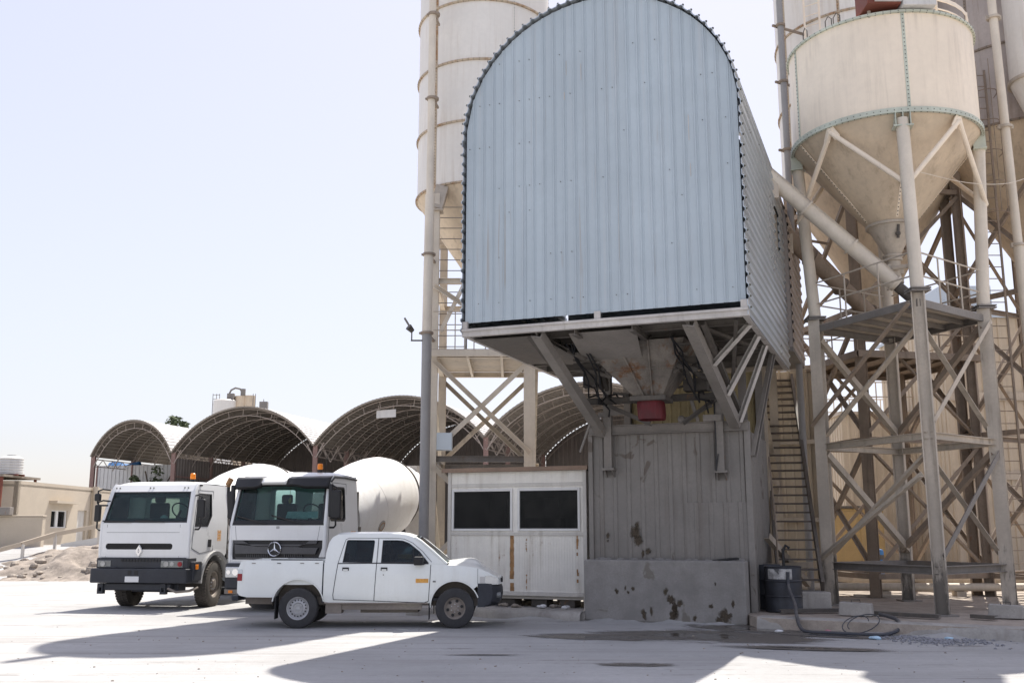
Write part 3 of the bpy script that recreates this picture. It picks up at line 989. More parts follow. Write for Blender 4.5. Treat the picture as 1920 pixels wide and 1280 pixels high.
# ------------------------------------------------------------- steel staircase
st = thing('steel_staircase', 'steep grey steel staircase with open treads climbing beside the grey walled tower', 'staircase', (6.0, 22.0, .2))
bot, topc = V((6.10, 21.6, .66)), V((7.38, 27.6, 6.0))
dirh = V((topc.x - bot.x, topc.y - bot.y, 0)).normalized()
sd_ = V((dirh.y, -dirh.x, 0))
hw = .44
for s_ in (-1, 1):
    b = MB()
    b.bar(bot + sd_ * hw * s_, topc + sd_ * hw * s_, .07, .26)
    b.build('stringer', M['tread'], st, world=True)
b = MB()
b.box(5.62, 6.62, 21.25, 22.0, .19, .56)
b.build('footing', M['kerb'], st, world=True, bevel=(.03, 2))
nT = 26
for i in range(nT):
    t = (i + .6) / nT
    c0 = bot.lerp(topc, t)
    b = MB()
    b.hexa([tuple(c0 + sd_ * a * (hw - .028) + dirh * d + V((0, 0, h))) for h in (-.018, .018) for a, d in ((-1, -.11), (1, -.11), (1, .11), (-1, .11))])
    b.build('tread', M['tread'], st, world=True)
for s_ in (-1,):
    b = MB()
    hr = V((0, 0, .95))
    b.path([bot + sd_ * hw * s_ + hr, topc + sd_ * hw * s_ + hr], .02, 6)
    for k in range(6):
        p = bot.lerp(topc, .04 + k * .19) + sd_ * hw * s_
        b.tube(p, p + hr, .018, n=6)
    b.build('handrail', M['steel_brown'], st, world=True)
# --------------------------------------------------------------------- silos
def ring_part(root, name, R_, z, w_, h_, m, nb=60, bolt=True):
    b = MB()
    b.lathe([(R_, z - h_ / 2), (R_ + w_, z - h_ / 2), (R_ + w_, z + h_ / 2), (R_, z + h_ / 2)], n=64)
    f = b.build(name, m, root)
    if bolt:
        b = MB()
        for i in range(nb):
            a = 2 * PI * i / nb
            p = V((math.cos(a), math.sin(a), 0))
            b.bar(p * (R_ + w_ * .55) + V((0, 0, z - h_ / 2 - .010)), p * (R_ + w_ * .55) + V((0, 0, z + h_ / 2 + .010)), .018, .018)
            b.bar(p * (R_ + w_) + V((0, 0, z)), p * (R_ + w_ + .006) + V((0, 0, z)), .016, .02)
        b.build('bolt_row', M['bolt'], f)
    return f

def seam(root, R_, ang, z0, z1, m, R2=None, nb=None, w_=.07):
    R2 = R_ if R2 is None else R2
    a = ang
    d = V((math.cos(a), math.sin(a), 0))
    t = V((-d.y, d.x, 0))
    b = MB()
    p0, p1 = d * (R_ + .005) + V((0, 0, z0)), d * (R2 + .005) + V((0, 0, z1))
    b.bar(p0, p1, w_, .014, up=tuple(d))
    f = b.build('seam_strip', m, root)
    L = (p1 - p0).length
    nb = int(L / .09)
    b = MB()
    for i in range(nb):
        q = p0.lerp(p1, (i + .5) / nb)
        b.bar(q, q + d * .018, .02, .02)
    b.build('bolt_row', M['bolt'], f)

def shell(root, R_, zr, zt, kink, tip, bm, cm_, dome=.35):
    b = MB()
    b.lathe([(R_, zr), (R_, zt), (R_ * .96, zt + .04), (.3, zt + dome), (0.0, zt + dome)], n=72)
    b.build('shell', bm, root, ang=40)
    b = MB()
    b.lathe([(R_ - .004, zr), (kink[0], kink[1])], n=64)
    c = b.build('cone', cm_, root)
    b = MB()
    b.lathe([(kink[0] + .05, kink[1] + .03), (kink[0] + .05, kink[1] - .03), (kink[0] - .01, kink[1] - .03), (tip[0], tip[1]), (tip[0] + .05, tip[1]), (tip[0] + .05, tip[1] - .05), (tip[0] - .02, tip[1] - .05)], n=40)
    b.build('discharge_cone', M['steel_tan'], c)
    return c

# ---- main right silo
MC = V((8.67, 21.9, 0))
ms = thing('cement_silo', 'short cream silo with green bolted flanges on splayed dusty legs right of the loading tower', 'silo', tuple(MC))
MR, MZR, MZT = 2.04, 10.56, 12.85
shell(ms, MR, MZR, MZT, (.50, 8.62), (.17, 7.95), M['silo_cream'], M['cone'])
ring_part(ms, 'flange', MR, MZT, .06, .05, M['flange_green'], 84)
ring_part(ms, 'flange', MR, MZR + .02, .07, .11, M['flange_green'], 96)
vis = math.atan2(-MC.y, -MC.x)          # towards the camera
for da in (-1.08, .27, 1.9, 3.2):
    seam(ms, MR, vis + da, MZR + .06, MZT - .03, M['flange_green'])
for da in (-1.08, .27, 1.9):
    seam(ms, MR, vis + da, MZR - .05, 8.7, M['silo_cream'], .55, w_=.05)
legs = {'a': (7.02, 22.55), 'b': (8.27, 19.75), 'c': (10.36, 21.35), 'd': (9.25, 23.9)}
def dirty_leg(p, z0=.2):
    x, y = p
    pc = V((x, y, 0)) - MC
    lg = MB()
    top_r = min(pc.length, MR - .02)
    tp = MC + pc.normalized() * (MR - .06)
    lg.tube((x, y, 6.66), (tp.x, tp.y, MZR - .15), .135, n=20)
    o = lg.build('leg', M['steel_cream'], ms, world=True)
    b = MB()
    pn = pc.normalized()
    upv = (-pn.y * .97 + pn.x * .25, pn.x * .97 + pn.y * .25, 0)
    b.ibeam((x, y, z0), (x, y, 6.58), .26, .26, .022, up=upv)
    b.build('lower_column', M['steel_leg'], o, world=True)
    for w_, za, zb_ in ((.2, 6.57, 6.60), (.2, 6.62, 6.65), (.22, z0, z0 + .03)):
        b = MB()
        b.box(x - w_, x + w_, y - w_, y + w_, za, zb_)
        b.build('joint_plate', M['steel_grey'], o, world=True)
    b = MB()
    d = pc.normalized()
    t = V((-d.y, d.x, 0))
    c_ = MC + d * (MR - .06)
    for s_ in (-1, 0, 1):
        q = c_ + t * .15 * s_
        b.bar(q + V((0, 0, MZR - .34)), q + V((0, 0, MZR)), .02, .26, up=tuple(d))
    b.bar(c_ - t * .2 + V((0, 0, MZR - .33)), c_ + t * .2 + V((0, 0, MZR - .33)), .28, .03)
    b.build('head_bracket', M['flange_green'], o, world=True)
    return o
for k in legs:
    dirty_leg(legs[k])
L = {k: V((p[0], p[1], 0)) for k, p in legs.items()}
def brace(root, p0, p1, m, w_=.1, name='brace'):
    b = MB()
    b.angle(p0, p1, w_, .014)
    return b.build(name, m, root, world=True)
def zz(p, z):
    return V((p.x, p.y, z))
order = ['b', 'a', 'd', 'c']
for i in range(4):
    p, q = L[order[i]], L[order[(i + 1) % 4]]
    inn = (MC - (p + q) / 2).normalized() * .0
    b = MB()
    b.ibeam(zz(p, 3.66), zz(q, 3.66), .14, .14, .014)
    b.build('tie_beam', M['steel_tan'], ms, world=True)
    b = MB()
    b.chan(zz(p, 1.05), zz(q, 1.05), .12, .16, .016)
    b.build('tie_beam', M['steel_grey'], ms, world=True)
    o_ = V((0, 0, 0))
    n_ = (q - p).normalized().cross(V((0, 0, 1))) * .1
    if i in (0, 1):
        brace(ms, zz(p, 6.1) + n_, zz(q, 3.95) + n_, M['steel_tan'], .13)
        brace(ms, zz(p, 3.5) + n_, zz(q, 1.35) + n_, M['steel_tan'], .13)
        if i == 0:
            brace(ms, zz(p, 6.35) - n_ * 3, zz(q, 4.15) - n_ * 3, M['steel_brown'], .11)
            brace(ms, zz(p, 2.9) - n_ * 3, zz(q, 1.2) - n_ * 3, M['steel_tan'], .12)
    else:
        brace(ms, zz(p, 3.95) + n_, zz(q, 6.2) + n_, M['steel_tan'] if i == 3 else M['steel_brown'], .12)
        brace(ms, zz(p, 1.35) + n_, zz(q, 3.45) + n_, M['steel_tan'] if i == 3 else M['steel_brown'], .12)
    if i == 3:       # right front bay carries a second pair
        brace(ms, zz(q, 3.95) - n_, zz(p, 6.3) - n_, M['steel_tan'], .1)
        brace(ms, zz(q, 1.3) - n_ * .6, zz(p, 3.5) - n_ * .6, M['steel_grey'], .11)
    # struts from ring midpoints down to the cone foot of the columns
    mid = ((p + q) / 2 - MC).normalized()
    hp_ = MC + mid * (MR + .02) + V((0, 0, MZR - .15))
    for e_ in (p, q):
        b = MB()
        ee = MC + (e_ - MC).normalized() * (MR - .02)
        b.tube(hp_, zz(ee, 8.95) , .055, n=10)
        b.bar(hp_ + V((0, 0, .1)), hp_.lerp(zz(ee, 8.95), .1), .15, .03, up=tuple(mid))
        b.build('head_strut', M['silo_cream'], ms, world=True)
# platform
b = MB()
cen = sum(L.values(), V((0, 0, 0))) / 4
cor = [cen + (L[k] - cen) * 1.0 for k in ('a', 'b', 'c', 'd')]
b.panel([(p.x, p.y) for p in cor], [], lambda x, y: (x, y, 6.44), (0, 0, .02))
b.build('platform', M['steel_tan'], ms, world=True)
b = MB()
for i in range(4):
    p, q = cor[i], cor[(i + 1) % 4]
    b.chan(zz(p, 6.36), zz(q, 6.36), .08, .15, .014)
for t in (.2, .4, .6, .8):
    p, q = cor[0].lerp(cor[1], t), cor[3].lerp(cor[2], t)
    b.chan(zz(p, 6.38), zz(q, 6.38), .06, .1, .012)
b.build('platform_frame', M['steel_grey'], ms, world=True)
for i in range(4):
    b = MB()
    p, q = cor[i], cor[(i + 1) % 4]
    for h in (.5, 1.0):
        b.tube(zz(p, 6.45 + h), zz(q, 6.45 + h), .018, n=6)
    for t in (.33, .66):
        r_ = p.lerp(q, t)
        b.tube(zz(r_, 6.45), zz(r_, 7.45), .018, n=6)
    b.build('guard_rail', M['steel_tan'], ms, world=True)
# discharge valve and feeder
b = MB()
b.lathe([(.17, 7.92), (.2, 7.9), (.2, 7.82), (.155, 7.8), (.155, 7.4), (.2, 7.38), (.2, 7.3), (0, 7.3)], o=(0, 0, 0), n=20)
b.box(-.18, .18, -.12, .12, 7.5, 7.72)
b.tube((-.1, -.16, 7.6), (.2, -.34, 7.62), .05, n=8)
b.build('discharge_valve', M['steel_tan'], ms)
b = MB()
b.tube((.25, .1, 6.75), (.75, .35, 6.8), .15, n=14)
b.box(-.3, .3, -.2, .2, 6.5, 6.7)
b.build('drive_motor', M['steel_dark'], ms)
b = MB()
d_ = V((math.cos(vis + .35), math.sin(vis + .35), 0))
b.sphere(tuple(d_ * .42 + V((0, 0, 8.35))), .06, 8, 6)
b.bar(d_ * .47 + V((0, 0, 8.55)), d_ * .40 + V((0, 0, 8.25)), .05, .05)
b.build('cone_hatch', M['steel_dark'], ms)
# roof rail of the silo
b = MB()
for i in range(40):
    a0, a1 = 2 * PI * i / 40, 2 * PI * (i + 1) / 40
    if not .25 < (a0 - vis) % (2 * PI) < 2.9:
        continue
    for h in (.16, .40):
        b.bar((MR * .97 * math.cos(a0), MR * .97 * math.sin(a0), MZT + h), (MR * .97 * math.cos(a1), MR * .97 * math.sin(a1), MZT + h), .012, .10 if h > .2 else .03)
    if i % 4 == 0:
        b.bar((MR * .97 * math.cos(a0), MR * .97 * math.sin(a0), MZT), (MR * .97 * math.cos(a0), MR * .97 * math.sin(a0), MZT + .45), .05, .03)
b.build('roof_rail', M['silo_cream'], ms)
for a_, h in ((vis - .9, .35), (vis - .55, .3), (vis - .45, .3)):
    b = MB()
    p = V((math.cos(a_) * MR * .99, math.sin(a_) * MR * .99, MZT))
    t = V((-math.sin(a_), math.cos(a_), 0))
    b.path([p, p + V((0, 0, h * .7)), p + t * .08 + V((0, 0, h)), p + t * .16 + V((0, 0, h * .7)), p + t * .16], .012, 6)
    b.build('lifting_hook', M['steel_dark'], ms)
# dust collector on the roof, red oxide and white
dc = thing('dust_collector', 'oxide red and white boxes of a dust filter standing on the short cream silo', 'dust filter', (8.42, 19.98, MZT))
b = MB()
b.box(-.75, -.02, -.25, .5, .12, 1.7)
b.build('filter_housing', M['red_box'], dc, bevel=(.02, 2))
b = MB()
b.box(-.60, -.01, -.29, -.25, .16, .36)
b.build('trim_band', M['panel_white'], dc)
b = MB()
b.box(0.0, .72, -.30, .5, .06, 1.7)
b.build('fan_box', M['panel_white'], dc, bevel=(.015, 2))
b = MB()
for p in ((-.6, .1), (.2, .4), (.6, .4)):
    b.tube((p[0], p[1], -.05), (p[0], p[1], .4), .04, n=8)
b.build('stand', M['steel_tan'], dc)

# ---- screw conveyor from the cream silo up to the tower
def conveyor(label, p0, p1, r, m, group=None):
    p0, p1 = V(p0), V(p1)
    base = (p0.x, p0.y, p0.z)
    t = thing('screw_conveyor', label, 'conveyor', base, 0, group)
    d = (p1 - p0).normalized()
    b = MB()
    b.tube(p0, p1, r, n=22)
    tb = b.build('casing', m, t, world=True)
    for f in (.02, .33, .66, .97):
        q = p0.lerp(p1, f)
        b = MB()
        b.tube(q - d * .02, q + d * .02, r + .05, n=22)
        b.build('coupling_ring', m, t, world=True)
    b = MB()
    s = d.cross(V((0, 0, 1))).normalized()
    u = s.cross(d)
    b.bar(p0.lerp(p1, .03) + u * (r + .01), p0.lerp(p1, .97) + u * (r + .01), .1, .03, up=tuple(u))
    b.build('top_cover', M['steel_tan'], t, world=True)
    b = MB()
    b.tube(p0 - d * .5, p0 - d * .02, r * .75, n=14)
    b.build('motor', M['steel_dark'], t, world=True)
    b = MB()
    q = p1 - d * .25
    b.box(q.x - .16, q.x + .16, q.y - .16, q.y + .16, q.z - .55, q.z - .05)
    b.build('outlet_spout', M['steel_tan'], t, world=True)
    return t
conveyor('long cream tube screw conveyor rising from under the short cream silo to the blue tower', (8.60, 21.62, 7.18), (5.72, 21.75, 9.95), .165, M['steel_cream'])
conveyor('brown stained screw conveyor below the cream one, rising from a rear silo', (9.3, 25.2, 7.3), (6.55, 23.6, 9.15), .20, M['steel_brown'])

# ---- generic rear silo on a braced frame
def rear_silo(label, c, R_, zr, zt, tipz, bm, conem, flm, rings, legr, rot, lm, ladder=None, plat=None, foot=.2, seams=()):
    c = V(c)
    s = thing('cement_silo', label, 'silo', (c.x, c.y, 0))
    shell(s, R_, zr, zt, (.5, tipz + .5), (.18, tipz), bm, conem)
    for z in rings:
        ring_part(s, 'flange', R_, z, .045, .05, flm, 72)
    vv = math.atan2(-c.y, -c.x)
    for a in seams:
        seam(s, R_, vv + a, zr, zt, flm)
    ps = []
    for i in range(4):
        a = rot + PI / 4 + i * PI / 2
        ps.append(V((math.cos(a) * legr, math.sin(a) * legr, 0)))
    for p in ps:
        b = MB()
        b.ibeam(zz(p, foot), zz(p, zr - .1), .24, .24, .02, up=tuple(p.normalized()))
        lg = b.build('leg', lm, s)
        b = MB()
        b.bar(zz(p, zr - .4), zz(p.normalized() * R_ * .97, zr - .02), .3, .3)
        b.build('head_bracket', lm, lg)
        b = MB()
        b.box(p.x - .2, p.x + .2, p.y - .2, p.y + .2, foot - .03, foot)
        b.build('foot_plate', lm, lg)
    nb = max(2, int(round((zr - .8) / 3.7)))
    hs = [foot + .5 + (zr - 1.2 - foot) * i / nb for i in range(nb + 1)]
    for i in range(4):
        p, q = ps[i], ps[(i + 1) % 4]
        for j, h in enumerate(hs):
            b = MB()
            b.chan(zz(p, h), zz(q, h), .09, .13, .014)
            b.build('tie_beam', lm, s)
            if j < nb:
                for a_, c_ in ((p, q), (q, p)):
                    b = MB()
                    b.angle(zz(a_, h + .12), zz(c_, hs[j + 1] - .12), .1, .014)
                    b.build('brace', lm, s)
    if plat:
        b = MB()
        k = 1.12
        b.panel([(p.x * k, p.y * k) for p in ps], [], lambda x, y: (x, y, plat), (0, 0, .025))
        for i in range(4):
            b.chan(zz(ps[i] * k, plat - .08), zz(ps[(i + 1) % 4] * k, plat - .08), .08, .15, .014)
            for t in (.25, .5, .75):
                b.bar(zz(ps[0].lerp(ps[1], t) * k, plat - .06), zz(ps[3].lerp(ps[2], t) * k, plat - .06), .05, .09)
        b.build('platform', lm, s)
        for i in range(4):
            b = MB()
            for h in (.5, 1.0):
                b.tube(zz(ps[i] * k, plat + h), zz(ps[(i + 1) % 4] * k, plat + h), .018, n=6)
            for t in (0, .33, .66):
                r_ = (ps[i] * k).lerp(ps[(i + 1) % 4] * k, t)
                b.tube(zz(r_, plat), zz(r_, plat + 1), .018, n=6)
            b.build('guard_rail', lm, s)
    if ladder:
        lx, ly, z0, z1 = ladder
        make_ladder(s, V((lx, ly, 0)) - V((c.x, c.y, 0)), z0, z1, lm, cz=9.5)
    return s, ps
def make_ladder(root, p, z0, z1, m, w_=.42, cage=True, ax=V((1, 0, 0)), back=V((0, 1, 0)), cz=None):
    b = MB()
    for s_ in (-1, 1):
        b.bar(zz(p, z0) + ax * s_ * w_ / 2, zz(p, z1) + ax * s_ * w_ / 2, .035, .05)
    z = z0 + .15
    while z < z1:
        b.tube(zz(p, z) - ax * w_ / 2, zz(p, z) + ax * w_ / 2, .012, n=6)
        z += .3
    l = b.build('ladder', m, root)
    if cage:
        b = MB()
        z = max(z0 + 2.2, cz or 0)
        while z < z1:
            pts = [zz(p, z) + ax * (.34 * math.cos(a)) - back * (.1 + .55 * math.sin(a)) for a in [PI * i / 8 for i in range(9)]]
            b.path(pts, .012, 5)
            z += .8
        for a in (PI * .25, PI * .5, PI * .75):
            b.tube(zz(p, max(z0 + 2.2, cz or 0)) + ax * (.34 * math.cos(a)) - back * (.1 + .55 * math.sin(a)), zz(p, z1) + ax * (.34 * math.cos(a)) - back * (.1 + .55 * math.sin(a)), .01, n=5)
        b.build('safety_cage', m, l)
    return l

# white silo behind the cream one
rs, rps = rear_silo('tall white silo with tan flanges rising behind the short cream silo', (10.15, 27.0), 2.35, 11.5, 21.0, 7.75, M['silo_white'], M['cone'], M['flange_rust'],
          [11.52, 13.6, 15.7, 17.8, 19.9], 2.25, R(12), M['steel_brown'], ladder=None, plat=6.3, seams=(-1.0, -.2, .55))
make_ladder(rs, V((-1.9, -1.75, 0)), 11.4, 20.5, M['silo_cream'], ax=V((.8, -.6, 0)), back=V((.6, .8, 0)), cage=False)
# weathered silo at the right
ws, wps = rear_silo('weathered brown streaked silo partly hidden behind the short cream silo at the right', (13.95, 25.6), 2.25, 12.0, 22.0, 8.3, M['silo_grey'], M['cone'], M['steel_brown'],
          [12.02, 14.15, 16.4, 18.6], 2.15, R(30), M['steel_brown'], ladder=(12.0, 24.0, .3, 13.5), plat=None, seams=(-.5, .25, 1.0))
# cyclone with down pipe at the right edge
cy = thing('cyclone', 'small white cyclone with a long down pipe at the right edge of the view', 'cyclone', (13.0, 23.0, 0.2))
b = MB()
b.lathe([(0, 5.2 + 10.2), (.62, 15.4), (.62, 12.5), (.60, 12.45), (.22, 11.35), (.22, 8.3), (.30, 8.28), (.30, 8.2), (.17, 8.18), (.17, .0)], n=30)
b.build('body', M['silo_white'], cy)
b = MB()
b.lathe([(.62, 12.55), (.68, 12.55), (.68, 12.47), (.62, 12.47)], n=30)
b.build('rim', M['steel_tan'], cy)
dp = thing('fill_pipe', 'straight cream fill pipe with clamps in front of the weathered silo, at the right edge', 'pipe', (12.02, 22.6, .2))
b = MB()
b.tube((0, 0, 0), (-.10, 0, 8.2), .12, n=16)
b.tube((-.10, 0, 8.2), (-.2, 0, 17), .10, n=16)
b.build('tube', M['steel_cream'], dp)
b = MB()
for z in (8.2, 11.15, 14.0):
    x = -.10 - .1 * (z - 8.2) / 8.8
    b.box(x - .18, x + .18, -.04, .04, z - .05, z + .05)
    b.tube((x, 0, z - .03), (x, 0, z + .03), .16, n=14)
b.build('clamp', M['steel_tan'], dp)
# grey riser pipe left of the white silo
gp = thing('riser_pipe', 'thin grey riser pipe with bracket arms against the sky left of the right hand silos', 'pipe', (7.36, 25.2, .2))
b = MB()
b.tube((0, 0, 0), (0, 0, 19), .085, n=14)
b.build('tube', M['grey_pipe'], gp)
for z in (9.2, 11.6, 13.55, 15.2, 17):
    b = MB()
    b.tube((0, 0, z - .03), (0, 0, z + .03), .13, n=12)
    b.bar((-.22, 0, z), (1.2, .7, z), .05, .06)
    b.build('bracket', M['steel_brown'], gp)

# ---- left silo on its bolted tower
LC = V((-.83, 27.8, 0))
ls = thing('cement_silo', 'tall white silo with rusty bolted flanges standing left of the blue tower', 'silo', tuple(LC))
LR, LZR, LZT = 1.93, 11.15, 21.6
shell(ls, LR, LZR, LZT, (.42, 8.9), (.2, 8.3), M['silo_white'], M['cone'])
for z in (11.17, 12.95, 14.75, 16.55, 18.35, 20.15):
    ring_part(ls, 'flange', LR, z, .055, .05, M['flange_rust'], 78)
lv = math.atan2(-LC.y, -LC.x)
for a in (-.78, .45, 1.6, 2.9):
    seam(ls, LR, lv + a, LZR, LZT, M['silo_white'] if a > 0 else M['flange_rust'], w_=.08)
fx0, fx1, fy0, fy1 = -2.08, .46, 26.05, 29.45
lc = {'fl': (fx0, fy0), 'fr': (fx1, fy0), 'br': (fx1, fy1), 'bl': (fx0, fy1)}
LL = {k: V((p[0], p[1], 0)) for k, p in lc.items()}
for k, p in LL.items():
    o = None
    b = MB()
    d = (p - LC).normalized()
    if k == 'fr':
        b.box(p.x - .15, p.x + .15, p.y - .15, p.y + .15, .05, 6.2)
        b.ibeam(zz(p, 6.2), zz(p, LZR - .3), .22, .22, .02, up=(0, 1, 0))
    else:
        b.ibeam(zz(p, .05), zz(p, LZR - .3), .22, .22, .02, up=(0, 1, 0))
    o = b.build('leg', M['steel_cream'] if k in ('fr', 'fl') else M['steel_tan'], ls, world=True)
    b = MB()
    q = LC + d * (LR - .05)
    b.bar(zz(p, LZR - .75), zz(q, LZR - .05), .34, .3, up=(0, 1, 0))
    b.box(p.x - .2, p.x + .2, p.y - .2, p.y + .2, LZR - .8, LZR - .76)
    b.build('head_bracket', M['steel_tan'], o, world=True)
    b = MB()
    b.box(p.x - .24, p.x + .24, p.y - .24, p.y + .24, .02, .05)
    b.build('foot_plate', M['steel_tan'], o, world=True)
ks = ['fl', 'fr', 'br', 'bl']
for i in range(4):
    p, q = LL[ks[i]], LL[ks[(i + 1) % 4]]
    hs = [.9, 3.64, 6.38, 8.4]
    for j, h in enumerate(hs):
        b = MB()
        b.ibeam(zz(p, h), zz(q, h), .13, .15, .014)
        b.build('tie_beam', M['steel_cream'] if h > 5 else M['steel_grey'], ls, world=True)
        if j < 2 or (j == 2 and i in (1, 3, 0)):
            for s_, (a_, c_) in enumerate(((p, q), (q, p))):
                n_ = (q - p).normalized().cross(V((0, 0, 1))) * (.03 + .16 * s_)
                if j == 2 and s_ == 0:
                    continue
                b = MB()
                b.chan(zz(a_, h + .16) + n_, zz(c_, hs[j + 1] - .16) + n_, .1, .12, .014)
                b.build('brace', M['steel_cream'] if i in (0, 3) else M['steel_tan'], ls, world=True)
b = MB()
b.panel([(fx0 - .1, fy0 - .35), (fx1 + .6, fy0 - .35), (fx1 + .6, fy1), (fx0 - .1, fy1)], [], lambda x, y: (x, y, 6.47), (0, 0, .02))
b.build('platform', M['steel_tan'], ls, world=True)
b = MB()
b.chan((fx0 - .1, fy0 - .35, 6.38), (fx1 + .6, fy0 - .35, 6.38), .08, .17, .014)
for x in (fx0 + .9, fx0 + 1.8, fx1):
    b.chan((x, fy0 - .35, 6.38), (x, fy1, 6.38), .07, .13, .014)
b.build('platform_frame', M['steel_cream'], ls, world=True)
b = MB()
for x in (-1.5, -1.25, -1.0, -.7, -.4, 0, .5):
    b.tube((x, fy0 - .3, 6.49), (x, fy0 - .3, 7.5), .015, n=5)
for h in (7.0, 7.5):
    b.tube((fx0, fy0 - .3, h), (fx1 + .6, fy0 - .3, h), .016, n=6)
b.build('guard_rail', M['steel_tan'], ls, world=True)
make_ladder(ls, V((-.85, -1.55, 0)), 6.5, 10.6, M['steel_grey'], w_=.9, cage=False)
b = MB()
b.angle((-1.9, 25.95, 7.0), (-.9, 25.95, 9.1), .1)
b.build('brace', M['steel_cream'], ls, world=True)
b = MB()
b.box(-1.95, -1.55, 25.75, 26.0, 3.85, 4.3)
b.build('junction_box', M['galv'], ls, world=True, bevel=(.01, 2))

# vertical pipe strapped to the left tower
vp = thing('fill_pipe', 'tall fill pipe, grey below and tan above, crossing in front of the mixer drum', 'pipe', (-2.17, 24.9, 0))
b = MB()
b.tube((0, 0, .0), (0, 0, 6.75), .125, n=20)
b.build('lower_tube', M['grey_pipe'], vp)
b = MB()
b.tube((0, 0, 6.75), (-.02, .5, 10.6), .125, n=20)
b.path([(-.02, .5, 10.6), (-.03, .55, 11.2), (-.03, .62, 12), (-.05, .62, 21.3), (.05, .7, 21.9), (.4, 1.4, 22.2), (.9, 2.2, 21.9)], .10, 16)
b.build('upper_tube', M['steel_cream'], vp)
for z, y in ((6.75, 0), (8.9, .28), (13.4, .62), (15.9, .62)):
    b = MB()
    b.tube((0, y, z - .03), (0, y, z + .03), .17, n=16)
    b.bar((0, y, z), (.1, 1.2, z), .06, .06)
    b.bar((-.2, y, z), (.1, y, z), .05, .05)
    b.build('clamp', M['steel_brown'], vp)
# flood lamp on the pipe
fl = thing('flood_lamp', 'small grey flood lamp bracketed to the tall fill pipe left of the tower', 'flood lamp', (-2.45, 24.85, 6.55))
b = MB()
b.bar((.2, 0, 0), (-.12, 0, 0), .035, .035)
b.bar((-.1, 0, 0), (-.1, 0, .22), .03, .03)
b.build('arm', M['steel_dark'], fl)
b = MB()
b.lathe([(0, 0), (.06, 0), (.085, .14), (.09, .16), (0, .16)], o=(-.08, 0, .24), axis=(-.55, -.45, .55), n=14)
b.build('reflector', M['steel_dark'], fl)
b = MB()
b.box(-.38, -.12, -.10, .10, .42, .47)
mtx = Matrix.Translation(V((-.22, 0, .42))) @ Matrix.Rotation(R(58), 4, 'Y') @ Matrix.Translation(V((.22, 0, -.42)))
b.rot(mtx)
b.build('lamp_head', M['steel_grey'], fl)
